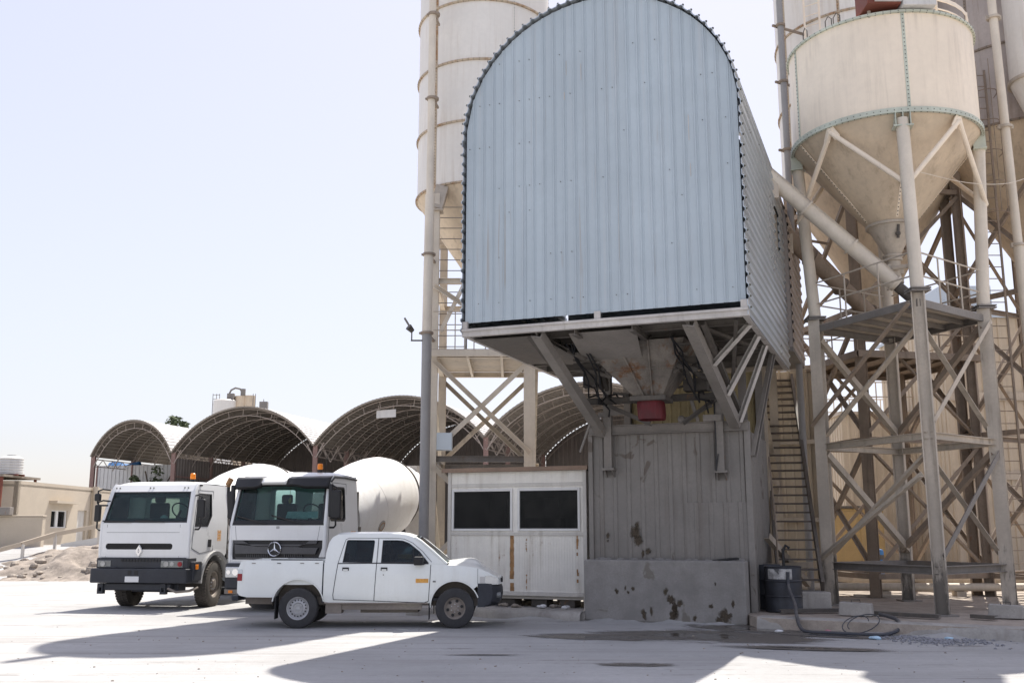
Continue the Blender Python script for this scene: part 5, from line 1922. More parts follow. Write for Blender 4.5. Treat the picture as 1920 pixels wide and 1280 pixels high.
# rain gutter trim over the doors
b = MB()
for s_ in (-1, 1):
    b.path([(s_ * (HW - .03), .40, 2.92), (s_ * (HW - .035), .58, 3.02), (s_ * (HW - .035), 1.2, 3.04), (s_ * (HW - .035), 1.93, 3.02)], .022, 6)
b.build('gutter_trim', M['black'], t2)
b = MB()
inn = [(-1.09, 2.04), (1.09, 2.04), (1.04, 2.82), (-1.04, 2.82)]
b.panel(ws, [inn], lambda x, z: (x, fm(x, z)[1] - .006, z), (0, .03, 0))
wsf = b.build('windscreen', M['black'], t2)
b = MB()
b.panel([(x * 1.01, z) for x, z in inn], [], lambda x, z: (x, fm(x, z)[1] + .012, z), (0, .006, 0))
b.build('pane', M['windscreen'], wsf, smooth=False)
for x in (-.30, .62):
    b = MB()
    b.bar((x, .09, 1.96), (x - .66, .11, 2.12), .02, .016)
    b.bar((x - .2, .09, 2.01), (x - .78, .115, 2.15), .012, .03)
    b.build('wiper', M['black'], t2)
# visor: dark ends, white middle
def visor(x0, x1, m, zl=2.80):
    b = MB()
    rows = []
    n = 10
    for i in range(n + 1):
        x = x0 + (x1 - x0) * i / n
        e = max(0, abs(x) - .5) / .7
        lo = zl + .0 - .05 * min(1, max(0, (abs(x) - .42) / .2))
        rows.append([V((x, .14 + .10 * e * e, lo)), V((x, .10 + .12 * e * e, lo + .06)), V((x, .20 + .12 * e * e, 3.0)), V((x, .40, 3.05))])
    b.grid(rows)
    o = b.build('sun_visor', m, t2)
    s = o.modifiers.new('thick', 'SOLIDIFY')
    s.thickness = .012
    return o
visor(-1.20, -.44, M['black'])
visor(-.44, .18, M['white'], 2.85)
visor(.18, 1.20, M['black'])
for s_ in (-1, 1):
    b = MB()
    b.path([(s_ * (HW - .04 - (0 if z < 1.98 else .045 * (z - 1.98) / .86)), y + .04, z) for y, z in FR[:-1]] , .05, 10)
    b.build('corner_post', M['white'], cab2)
beacon(t2, .60, 1.0, 3.17)
b = MB()
b.tube((.78, .9, 3.15), (.80, .95, 3.55), .006, n=5)
b.build('aerial', M['black'], t2)
# grille with star
b = MB()
gl = [(-1.10, 1.16), (1.02, 1.16), (1.14, 1.46), (1.16, 1.595), (-1.16, 1.595), (-1.14, 1.46)]
b.panel(gl, [], lambda x, z: (x, fm(x, z)[1] + .04, z), (0, .01, 0))
gr2 = b.build('grille', M['black'], t2)
b = MB()
b.panel([(-1.02, 1.29), (.96, 1.29), (1.02, 1.43), (.62, 1.43), (.5, 1.45), (-.5, 1.45), (-.66, 1.47), (-1.05, 1.50)], [], lambda x, z: (x, fm(x, z)[1] - .012, z), (0, .04, 0))
b.panel([(-1.05, 1.52), (-.72, 1.52), (-.60, 1.465), (.56, 1.465), (.68, 1.52), (.98, 1.52), (1.0, 1.585), (.8, 1.585), (.7, 1.505), (-.7, 1.505), (-.85, 1.585), (-1.08, 1.585)], [], lambda x, z: (x, fm(x, z)[1] - .006, z), (0, .03, 0))
b.panel([(-1.0, 1.17), (.92, 1.17), (.95, 1.21), (-1.03, 1.21)], [], lambda x, z: (x, fm(x, z)[1] - .006, z), (0, .03, 0))
b.build('grille_bar', M['grille'], gr2)
b = MB()
for i in range(30):
    x = -.75 + i * .047
    if abs(x + .03) > .2:
        b.box(x, x + .02, .125, .14, 1.215, 1.280)
b.build('grille_mesh', M['grille'], gr2)
sx, sz, sr = -.03, 1.395, .155
b = MB()
b.lathe([(sr, -.012), (sr + .012, 0), (sr, .012), (sr - .014, 0), (sr, -.012)], o=(sx, .06, sz), axis=(0, -1, 0), n=40)
for k in range(3):
    a = PI / 2 + k * 2 * PI / 3
    tip = V((sx + math.cos(a) * sr, .055, sz + math.sin(a) * sr))
    l_, r_ = a + PI / 3, a - PI / 3
    p = [V((sx + math.cos(q) * .028, .06, sz + math.sin(q) * .028)) for q in (l_, r_)]
    c0 = V((sx, .040, sz))
    b.add([tip, p[0], c0, p[1], tip + V((0, .012, 0)), p[0] + V((0, .015, 0)), p[1] + V((0, .015, 0))], [(0, 1, 2), (0, 2, 3), (0, 4, 5, 1), (0, 3, 6, 4)])
b.build('star_badge', M['chrome'], gr2)
b = MB()
b.lathe([(0, .0), (sr - .01, .0)], o=(sx, .068, sz), axis=(0, -1, 0), n=32)
b.build('badge_ground', M['black'], gr2)
# faded chrome script at the right of the bonnet: raised bars
# bumper with lamps
b = MB()
bp = [(-1.26, .10), (-1.16, 0), (1.16, 0), (1.26, .10), (1.27, .62), (1.12, .62), (-1.12, .62), (-1.27, .62)]
b.panel(bp, [], lambda x, y: (x, y, .50), (0, 0, .58))
bm2 = b.build('bumper', M['plastic'], t2, bevel=(.04, 3))
b = MB()
b.box(-.6, .6, -.012, .0, .84, 1.0)
b.build('step_recess', M['black'], bm2)
for s_ in (-1, 1):
    b = MB()
    b.box(s_ * 1.0 - .19, s_ * 1.0 + .19, -.02, .06, .76, 1.0)
    hl = b.build('headlight', M['lamp_clear'], bm2, bevel=(.025, 3))
    b = MB()
    b.tube((s_ * .93, -.021, .88), (s_ * .93, -.03, .88), .075, n=16)
    b.tube((s_ * 1.1, -.021, .88), (s_ * 1.1, -.03, .88), .05, n=16)
    b.build('lamp_lens', M['chrome'], hl)
    b = MB()
    b.box(s_ * 1.02 - .16, s_ * 1.02 + .16, -.03, .2, .40, .50)
    b.build('lower_step', M['rim_dirty'], bm2)
    b = MB()
    b.box(s_ * 1.02 - .05, s_ * 1.02 + .05, -.045, -.03, .42, .48)
    b.build('reflector', M['amber'], bm2)
for s_ in (-1, 1):
    add_wheel(t2, 'front_wheel', (s_ * 1.02, 1.44, .54), .54, .32, (s_, 0, 0), 'truck', M['rubber_mud'], M['rim_dirty'], 44)
    b = MB()
    rows = []
    for i in range(15):
        a = PI * (.98 - .95 * i / 14)
        y, z = 1.44 + .68 * math.cos(a), .54 + .72 * math.sin(a)
        rows.append([V((s_ * .75, y, z)), V((s_ * 1.22, y, z))])
    b.grid(rows)
    b.build('fender', M['fender'], t2)
b = MB()
b.box(HW - .002, HW + .003, 1.55, 1.85, 1.60, 1.80)
b.build('sticker', M['sticker_pale'], t2)
b = MB()
for z in (1.64, 1.70, 1.75):
    b.box(HW + .003, HW + .005, 1.58, 1.82, z, z + .022)
b.build('sticker_print', M['sticker'], t2)
b = MB()
b.tube((1.05, 2.2, 1.1), (1.05, 2.2, 2.75), .06, n=12)
b.box(.8, 1.15, 2.05, 2.3, 1.2, 1.9)
b.build('air_intake', M['steel_dark'], t2)
cab_interior(t2, HW, 1.46, .2, 1.95, 3.0)
b = MB()
for q in ((.25, .62, 2.08), (.5, .9, 2.09), (.1, .5, 2.09)):
    b.add([V((q[0], .30, q[2])), V((q[1], .30, q[2])), V((q[1] - .02, .36, q[2] + .16)), V((q[0] + .02, .36, q[2] + .15))], [(0, 1, 2, 3)])
b.build('papers', M['paper'], t2)
b = MB()
b.sphere((.05, .6, 2.50), .05, 8, 6, (.8, .5, 1.4))
b.tube((.05, .6, 2.55), (.05, .6, 2.8), .005, n=5)
b.build('hanging_charm', M['sticker'], t2)
mixer_body(t2, 0)
# ------------------------------------------------------------------- pickup
PW = 1.66
pk = thing('pickup_truck', 'dusty white double cab pickup with orange door sticker parked side on before the trucks', 'pickup', (-2.70, 20.21, 0), R(.6))
def px_(x):
    return x - 2.52
def ins(z):                                   # how far the flank tucks in at height z
    if z < .62:
        return .055 * ((.62 - z) / .2) ** 1.5
    if z > .92:
        return .045 * ((z - .92) / .33) ** 1.6
    return 0.0
def lerp_tab(tab, x):
    for (x0, y0), (x1, y1) in zip(tab, tab[1:]):
        if x <= x1:
            t = 0 if x1 == x0 else (x - x0) / (x1 - x0)
            return y0 + (y1 - y0) * max(0, min(1, t))
    return tab[-1][1]
top_tab = [(0.0, 1.10), (.05, 1.235), (.10, 1.25), (1.60, 1.245), (1.63, 1.245), (1.64, 1.215), (3.2, 1.20), (3.95, 1.165), (4.3, 1.145), (4.55, 1.105), (4.75, 1.035), (4.88, .965), (4.95, .915)]
AR = ((1.167, .42, .50), (4.13, .41, .475))
def zb(x):
    z = lerp_tab([(0, .66), (.06, .60), (.2, .575), (1.60, .56), (1.62, .56), (1.64, .455), (3.70, .455), (4.2, .5), (4.58, .80), (4.95, .80)], x)
    for cx, cz, r in AR:
        if abs(x - cx) < r:
            z = max(z, cz + math.sqrt(max(0, r * r - (x - cx) ** 2)))
    return z
def nose_in(x):                               # plan rounding at both ends
    a = 0.0
    if x < .25:
        a += .06 * ((.25 - x) / .25) ** 2
    if x > 4.35:
        a += .20 * ((x - 4.35) / .65) ** 2.2
    return a
def sp(x, z, s, out=0.0):                     # point on flank s (-1 near, +1 far)
    return V((px_(x), s * (PW / 2 - ins(z) - nose_in(x) + out), z))
def stations(x0, x1):
    xs_ = set()
    x = x0
    while x < x1:
        xs_.add(round(x, 4))
        x += .05
    xs_.add(x1)
    for cx, cz, r in AR:
        for i in range(41):
            q = cx + r * math.cos(PI * i / 40)
            if x0 < q < x1:
                xs_.add(round(q, 4))
        for q in (cx - r - .0005, cx + r + .0005):
            if x0 < q < x1:
                xs_.add(round(q, 4))
    return sorted(xs_)
NR = 9
def flank(b, x0, x1, s):
    rows = []
    for x in stations(x0, x1):
        z0, z1 = zb(x), lerp_tab(top_tab, x)
        rows.append([sp(x, z0 + (z1 - z0) * j / NR, s) for j in range(NR + 1)])
    b.grid(rows)
def arch_lip(b, s):
    for cx, cz, r in AR:
        rows = []
        for i in range(31):
            a = PI * (-.02 + 1.04 * i / 30) if cx < 2 else PI * (.02 + 1.0 * i / 30)
            x, z = cx + r * math.cos(a), cz + r * math.sin(a)
            if z < zb(cx - r - .02) - .1:
                continue
            rows.append([sp(x, z, s, .012), sp(cx + (r - .022) * math.cos(a), cz + (r - .022) * math.sin(a), s, .012), sp(cx + (r - .022) * math.cos(a), cz + (r - .022) * math.sin(a), s, -.30)])
        b.grid(rows)
# bed
b = MB()
for s in (-1, 1):
    flank(b, 0.0, 1.615, s)
    rows = [[sp(x, lerp_tab(top_tab, x), s), sp(x, lerp_tab(top_tab, x) + .008, s, -.02), sp(x, lerp_tab(top_tab, x), s, -.07), sp(x, .80, s, -.07)] for x in (.05, .4, .8, 1.2, 1.605)]
    b.grid(rows)
b.grid([[V((px_(.0 + .05 * ((z - .66) / .59) ** 3), s * (PW / 2 - .06 - ins(z)), z)) for s in (-1, 1)] for z in (.62, .8, 1.0, 1.15, 1.235)])
b.grid([[V((px_(.10), s * (PW / 2 - .07), z)) for s in (-1, 1)] for z in (.80, 1.24)])
b.grid([[V((px_(x), s * (PW / 2 - .06), 1.24)) for s in (-1, 1)] for x in (.05, .10)])
b.grid([[V((px_(x), s * (PW / 2 - .06), .80)) for s in (-1, 1)] for x in (.05, 1.605)])
b.grid([[V((px_(1.605), s * (PW / 2 - .06), z)) for s in (-1, 1)] for z in (.58, 1.25)])
bed = b.build('load_bed', M['white_car'], pk, ang=40)
b = MB()
for s in (-1, 1):
    b.path([sp(.62, 1.262, s, -.03), sp(1.6, 1.255, s, -.03)], .016, 6)
b.build('bed_rail', M['black'], bed)
for s in (-1, 1):
    for x in (.30, .78, 1.22, 1.5):
        b = MB()
        b.bar(sp(x - .035, 1.20, s, .004), sp(x + .035, 1.20, s, .004), .012, .018, up=(0, s, 0))
        b.build('rope_hook', M['black'] if x == .78 else M['rim_dirty'], bed)
# cab lower body and bonnet
b = MB()
for s in (-1, 1):
    flank(b, 1.64, 4.95, s)
    arch_lip(b, s)
b.grid([[sp(1.64, z, s) for s in (-1, 1)] for z in (.46, .7, 1.0, 1.215)])
body = None
# bonnet with scoop
rows = []
for x in [3.93, 4.0, 4.1, 4.2, 4.3, 4.4, 4.5, 4.58, 4.64, 4.7, 4.78, 4.86, 4.92, 4.95]:
    e = lerp_tab(top_tab, x)
    hgt = lerp_tab([(3.93, .07), (4.1, .085), (4.45, .10), (4.58, .085), (4.7, .05), (4.85, .04), (4.95, .02)], x)
    sc_ = lerp_tab([(3.93, 0), (4.05, 0), (4.2, .02), (4.42, .055), (4.55, .05), (4.62, .012), (4.7, 0), (5, 0)], x)
    row = []
    for i in range(25):
        k = -1 + i / 12
        hw = PW / 2 - ins(e) - nose_in(x)
        dome = hgt * (1 - abs(k) ** 3.2)
        sco = sc_ * max(0, min(1, (.62 - abs(k)) / .14))
        row.append(V((px_(x), k * hw, e + dome + sco)))
    rows.append(row)
b.grid(rows)
# nose cap
nose = []
for i in range(25):
    k = -1 + i / 12
    hw = PW / 2 - ins(.93) - nose_in(4.95)
    nose.append((k * hw, .935 - .02 * abs(k) ** 3))
b.grid([[V((px_(4.95 + .06 * (1 - k * k)), y, z)) for (y, z), k in zip(nose, [-1 + i / 12 for i in range(25)])], [V((px_(4.95 + .085 * (1 - k * k)), y, .80)) for (y, z), k in zip(nose, [-1 + i / 12 for i in range(25)])]])
b.grid([rows[-1], [V((px_(4.95 + .06 * (1 - k * k)), y, z)) for (y, z), k in zip(nose, [-1 + i / 12 for i in range(25)])]])
body = b.build('body', M['white_car'], pk, ang=38)
# greenhouse
def gh(x, z, s, out=0.0):
    t = max(0, z - 1.2)
    return V((px_(x), s * (PW / 2 - ins(1.2) - .004 - .21 * t - .16 * t * t + out), z))
gout = [(1.645, 1.19), (1.665, 1.40), (1.70, 1.58), (1.76, 1.68), (1.86, 1.735), (2.2, 1.752), (2.7, 1.755), (3.05, 1.745), (3.2, 1.722), (3.34, 1.675), (3.47, 1.60), (3.97, 1.20), (3.97, 1.165)]
w_r = [(1.985, 1.205), (2.545, 1.205), (2.575, 1.60), (2.56, 1.625), (2.075, 1.63), (2.045, 1.615)]
w_f = [(2.72, 1.205), (3.62, 1.205), (3.44, 1.42), (3.24, 1.57), (3.12, 1.615), (3.0, 1.625), (2.735, 1.625)]
b = MB()
for s in (-1, 1):
    b.panel(gout, [w_r, w_f], lambda x, z, s=s: gh(x, z, s), (0, -s * .035, 0))
# roof
rows = []
for x, z in [(1.70, 1.58), (1.76, 1.68), (1.86, 1.735), (2.0, 1.745), (2.2, 1.752), (2.7, 1.755), (3.05, 1.745), (3.2, 1.722), (3.34, 1.675)]:
    y0 = gh(x, z, 1).y
    rows.append([V((px_(x), y0 * k, z + .035 * (1 - abs(k) ** 2.6) * (1 if x > 1.8 else .3))) for k in [-1 + i / 9 for i in range(19)]])
b.grid(rows)
# back wall of the cab with window
def backm(y, z):
    x = lerp_tab([(1.19, 1.645), (1.40, 1.665), (1.58, 1.70)], z) if True else 0
    return V((px_(x), y, z))
b.panel([(-.70, 1.19), (.70, 1.19), (.66, 1.58), (-.66, 1.58)], [[(-.55, 1.27), (.55, 1.27), (.52, 1.53), (-.52, 1.53)]], lambda y, z: (px_(1.645 + .055 * ((z - 1.19) / .39) ** 1.4), y, z), (.02, 0, 0))
cabp = b.build('cab_roof', M['white_car'], pk, ang=38)
def wm(y, t, out=0.0):                         # windscreen surface: t from base to header
    x, z = 3.985 + (3.345 - 3.985) * t, 1.185 + (1.675 - 1.185) * t
    bow = .06 * (1 - (y / .75) ** 2)
    return V((px_(x + bow) + out * .6, y, z + out * .8))
b = MB()
hw0, hw1 = .765, .63
n = 14
def wy(k, t):
    return k * (hw0 + (hw1 - hw0) * t)
rows = [[wm(wy(-1 + 2 * i / n, t), t) for i in range(n + 1)] for t in (0.03, .5, .96)]
b.grid(rows)
ws_ = b.build('windscreen', M['windscreen'], pk)
b = MB()
for k in (-1, 1):
    b.path([wm(wy(k, t), t) for t in (0, .33, .66, 1.0)], .022, 8)
b.path([wm(wy(-1 + 2 * i / n, .0), .0) for i in range(n + 1)], .018, 6)
b.build('windscreen_seal', M['black'], ws_)
b = MB()
for k in (-1, 1):
    b.path([V((px_(3.97), k * .785, 1.18)), gh(3.72, 1.40, k, -.004), gh(3.47, 1.60, k, -.004), gh(3.34, 1.675, k, -.01)], .03, 8)
b.build('front_pillar', M['white_car'], cabp)
b = MB()
b.bar(wm(-.1, .03, .02), wm(-.62, .07, .02), .018, .018)
b.bar(wm(.5, .03, .02), wm(.0, .07, .02), .018, .018)
b.build('wiper', M['black'], ws_)
for s in (-1, 1):
    for nm, wpoly in (('rear_side_window', w_r), ('front_side_window', w_f)):
        cx = sum(p[0] for p in wpoly) / len(wpoly)
        cz = sum(p[1] for p in wpoly) / len(wpoly)
        b = MB()
        b.panel([(cx + (x - cx) * 1.015, cz + (z - cz) * 1.02) for x, z in wpoly], [[(cx + (x - cx) * .965, cz + (z - cz) * .93) for x, z in wpoly]], lambda x, z, s=s: gh(x, z, s, .003), (0, -s * .02, 0))
        fr = b.build(nm, M['black'], pk)
        b = MB()
        b.panel([(cx + (x - cx) * .99, cz + (z - cz) * .985) for x, z in wpoly], [], lambda x, z, s=s: gh(x, z, s, -.012), (0, -s * .004, 0))
        b.build('pane', M['sideglass'], fr, smooth=False)
    b = MB()
    b.bar(gh(3.33, 1.21, s, .004), gh(3.33, 1.50, s, .004), .022, .012, up=(0, s, 0))
    b.panel([(3.34, 1.21), (3.62, 1.21), (3.44, 1.40)], [], lambda x, z, s=s: gh(x, z, s, .005), (0, -s * .004, 0))
    b.build('quarter_light', M['black'], fr)
    # doors: gap lines, handles
    def line(pts, m=M['plastic'], w_=.012, nm='door_gap', par=body):
        bb = MB()
        for p0, p1 in zip(pts, pts[1:]):
            for j in range(4):
                a_, c_ = j / 4, (j + 1) / 4
                q0 = (p0[0] + (p1[0] - p0[0]) * a_, p0[1] + (p1[1] - p0[1]) * a_)
                q1 = (p0[0] + (p1[0] - p0[0]) * c_, p0[1] + (p1[1] - p0[1]) * c_)
                f = (lambda q: sp(q[0], q[1], s, .001) if q[1] <= 1.2 else gh(q[0], q[1], s, .001))
                bb.bar(f(q0), f(q1), w_, .006, up=(0, s, 0))
        return bb.build(nm, m, par)
    line([(1.90, 1.2), (1.86, .90), (1.825, .62), (1.835, .53), (2.60, .505)])
    line([(2.60, .505), (2.62, .9), (2.635, 1.2), (2.65, 1.66)])
    line([(2.60, .505), (3.55, .47), (3.63, .50), (3.655, .9), (3.665, 1.17)])
    line([(1.90, 1.195), (2.63, 1.20), (3.62, 1.19)], w_=.02, nm='belt_seal')
    line([(1.90, 1.2), (1.98, 1.5), (2.02, 1.64), (2.08, 1.668), (2.65, 1.665), (3.0, 1.665), (3.14, 1.65), (3.3, 1.58), (3.5, 1.42), (3.68, 1.22)], w_=.008)
    line([(1.66, .47), (1.75, .462), (3.62, .462)], m=M['rim_dirty'], w_=.03, nm='sill_dirt_strip')
    line([(1.628, 1.2), (1.625, .47)], w_=.022, nm='bed_gap')
    line([(4.56, 1.10), (4.56, .81)], w_=.006, nm='lamp_gap')
    for x in (2.05, 2.78):
        bb = MB()
        bb.bar(sp(x - .062, 1.092, s, .004), sp(x + .062, 1.092, s, .004), .06, .012, up=(0, s, 0))
        hd_ = bb.build('door_handle', M['black'], body)
        bb = MB()
        bb.bar(sp(x - .045, 1.078, s, .012), sp(x + .045, 1.078, s, .012), .026, .02, up=(0, s, 0))
        bb.build('handle_flap', M['white_car'], hd_)
    bb = MB()
    bb.tube(sp(2.77, .985, s, 0), sp(2.77, .985, s, .006), .011, n=10)
    bb.build('door_lock', M['rim_dirty'], body)
    bb = MB()
    bb.bar(sp(3.71, .862, s, .006), sp(3.765, .862, s, .006), .028, .014, up=(0, s, 0))
    bb.build('side_repeater', M['lamp_grey'], body)
    # mirror
    bb = MB()
    q = sp(3.45, 1.24, s, .10)
    bb.hexa([tuple(q + V((dx, dy * s, dz))) for dz in (-.075, .085) for dx, dy in ((-.10, -.05), (.10, -.07), (.06, .07), (-.10, .09))])
    mi = bb.build('mirror', M['black'], pk, bevel=(.025, 3))
    bb = MB()
    bb.bar(q + V((.05, -s * .02, -.05)), gh(3.55, 1.22, s), .06, .05)
    bb.build('mirror_arm', M['black'], mi)
    # lights
    bb = MB()
    rows = []
    for x in (-.004, .03, .07, .095):
        rows.append([sp(max(x, 0.0), z, s, .006) + V((min(0, x), 0, 0)) for z in (.875, .92, .97, 1.005)])
    bb.grid(rows)
    tl = bb.build('tail_lamp', M['lamp_red'], pk)
    bb = MB()
    rows = []
    for x in (-.004, .03, .07, .09):
        rows.append([sp(max(x, 0.0), z, s, .007) + V((min(0, x), 0, 0)) for z in (1.007, 1.04, 1.07, 1.085)])
    bb.grid(rows)
    bb.build('reversing_lens', M['lamp_clear'], tl)
    bb = MB()
    rows = []
    for x in (4.70, 4.76, 4.82, 4.88, 4.94):
        z0, z1 = .815, min(.965, lerp_tab(top_tab, x) - .025)
        rows.append([sp(x, z0 + (z1 - z0) * j / 4, s, .008) for j in range(5)])
    rows.append([V((px_(4.99), s * .45, 0.815 + .02 * j)) for j in range(5)])
    bb.grid(rows)
    hl = bb.build('headlight', M['lamp_clear'], pk)
    bb = MB()
    rows = []
    for x in (4.60, 4.65, 4.69):
        rows.append([sp(x, .83 + .12 * j / 3, s, .007) for j in range(4)])
    bb.grid(rows)
    bb.build('indicator_lens', M['panel_white'], hl)
    # wheels
    add_wheel(pk, 'rear_wheel', (px_(1.167), s * .70, .37), .37, .235, (0, s, 0), 'steel', M['rubber'], M['rim'], 0)
    add_wheel(pk, 'front_wheel', (px_(4.13), s * .71, .37), .37, .235, (0, s, 0), 'car', M['rubber'], M['rim_dirty'], 0)
    # wheel housings
    for cx, cz, r in AR:
        bb = MB()
        rows = []
        for i in range(17):
            a = PI * i / 16
            rows.append([V((px_(cx + (r - .01) * math.cos(a)), s * (PW / 2 - .03), cz + (r - .01) * math.sin(a))), V((px_(cx + (r - .01) * math.cos(a)), s * .34, cz + (r - .01) * math.sin(a)))])
        bb.grid(rows)
        bb.panel([(px_(cx + (r - .01) * math.cos(PI * i / 16)), cz + (r - .01) * math.sin(PI * i / 16)) for i in range(17)], [], lambda x, z, s=s: (x, s * .34, z), (0, s * .01, 0))
        bb.build('wheel_housing', M['rim_dirty'], pk)
    for x, z0, z1, w_ in ((.735, .17, .58, .30), (3.64, .16, .47, .22)):
        bb = MB()
        bb.box(px_(x) - .006, px_(x) + .006, min(s * .80, s * (.80 - w_)), max(s * .80, s * (.80 - w_)), z0, z1)
        bb.build('mud_flap', M['rubber'], pk)
# windscreen-side notice and parcel seen through the front window
b = MB()
b.box(px_(3.0), px_(3.28), -.50, -.49, 1.27, 1.36)
b.build('dashboard_notice', M['sticker'], pk)
b = MB()
b.bar(sp(3.385, .875, -1, .003), sp(3.625, .875, -1, .003), .075, .004, up=(0, -1, 0))
b.build('door_sticker', M['sticker'], body)
# bumpers, grille
b = MB()
prof = []
for i in range(21):
    k = -1 + i / 10
    prof.append((k, 5.045 - .20 * abs(k) ** 2.6))
rows = []
for z, d in ((.39, -.18), (.43, -.08), (.52, -.02), (.62, 0), (.72, -.005), (.785, -.03), (.82, -.08), (.825, -.16)):
    row = []
    row += [V((px_(4.56), -.815, z)), V((px_(4.70), -.822, z))]
    row += [V((px_(x + d), k * .80, z)) for k, x in prof]
    row += [V((px_(4.70), .822, z)), V((px_(4.56), .815, z))]
    rows.append(row)
b.grid(rows)
b.grid([[V((px_(4.60), s * .8, .42)) for s in (-1, 1)], [V((px_(4.95), s * .7, .42)) for s in (-1, 1)]])
fb = b.build('front_bumper', M['plastic'], pk, ang=50)
for s in (-1, 1):
    b = MB()
    b.tube((px_(4.90), s * .60, .60), (px_(4.998), s * .60, .60), .06, n=16)
    b.build('fog_lamp', M['lamp_grey'], fb)
b = MB()
b.box(px_(4.975), px_(5.04), -.40, .40, .83, .91)
b.build('grille', M['black'], pk, bevel=(.015, 2))
b = MB()
b.box(px_(-.12), px_(.02), -.70, .70, .50, .60)
b.build('rear_bumper', M['plastic'], pk, bevel=(.025, 2))
b = MB()
b.box(px_(-.02), px_(.0), -.25, .25, .66, .78)
b.build('number_plate', M['plate'], pk)
# underside
b = MB()
for s in (-1, 1):
    b.bar((px_(.1), s * .45, .50), (px_(4.7), s * .45, .46), .08, .14)
    b.bar((px_(1.75), s * .70, .39), (px_(3.5), s * .70, .39), .05, .10)
b.box(px_(1.68), px_(1.98), -.75, -.45, .27, .46)
b.box(px_(2.3), px_(3.4), -.42, .42, .26, .42)
b.build('underbody', M['rim_dirty'], pk)
b = MB()
b.tube((px_(1.167), -.65, .37), (px_(1.167), .65, .37), .05, n=10)
b.sphere((px_(1.167), .1, .37), .13, 10, 8)
b.tube((px_(4.13), -.65, .36), (px_(4.13), .65, .36), .04, n=10)
b.tube((px_(.5), .3, .38), (px_(2.6), .3, .33), .035, n=10)
b.build('axle', M['steel_dark'], pk)
b = MB()
b.lathe([(.18, -.1), (.33, -.1), (.36, 0), (.33, .1), (.18, .1)], o=(px_(.45), 0, .42), n=24)
b.build('spare_wheel', M['rubber'], pk)
# interior
b = MB()
b.box(px_(1.72), px_(3.9), -.72, .72, .50, .55)
b.box(px_(3.55), px_(3.95), -.70, .70, .95, 1.17)
b.build('cabin_floor', M['interior'], pk)
for x in (1.95, 2.9):
    for y in (-.36, .36):
        b = MB()
        b.box(px_(x - .1), px_(x + .38), y - .25, y + .25, .72, .88)
        b.box(px_(x - .18), px_(x - .04), y - .24, y + .24, .88, 1.36)
        b.box(px_(x - .17), px_(x - .08), y - .13, y + .13, 1.36, 1.54)
        b.build('seat', M['seat'], pk, bevel=(.04, 3))
b = MB()
pts = [V((px_(3.42 + .06 * math.sin(a)), .36 + .18 * math.cos(a), 1.12 + .17 * math.sin(a))) for a in [2 * PI * i / 18 for i in range(19)]]
b.path(pts, .015, 6, caps=False)
b.build('steering_wheel', M['black'], pk)
# ----------------------------------------------------- far sheds and buildings
def ray(px, py):
    a, b_ = (px - 960) / 1866.7, (640 - py) / 1866.7
    return V((a, math.cos(PITCH) - b_ * math.sin(PITCH), math.sin(PITCH) + b_ * math.cos(PITCH)))
def at(px, py, Y):
    r = ray(px, py)
    return V((0, 0, 1.8)) + r * (Y / r.y)
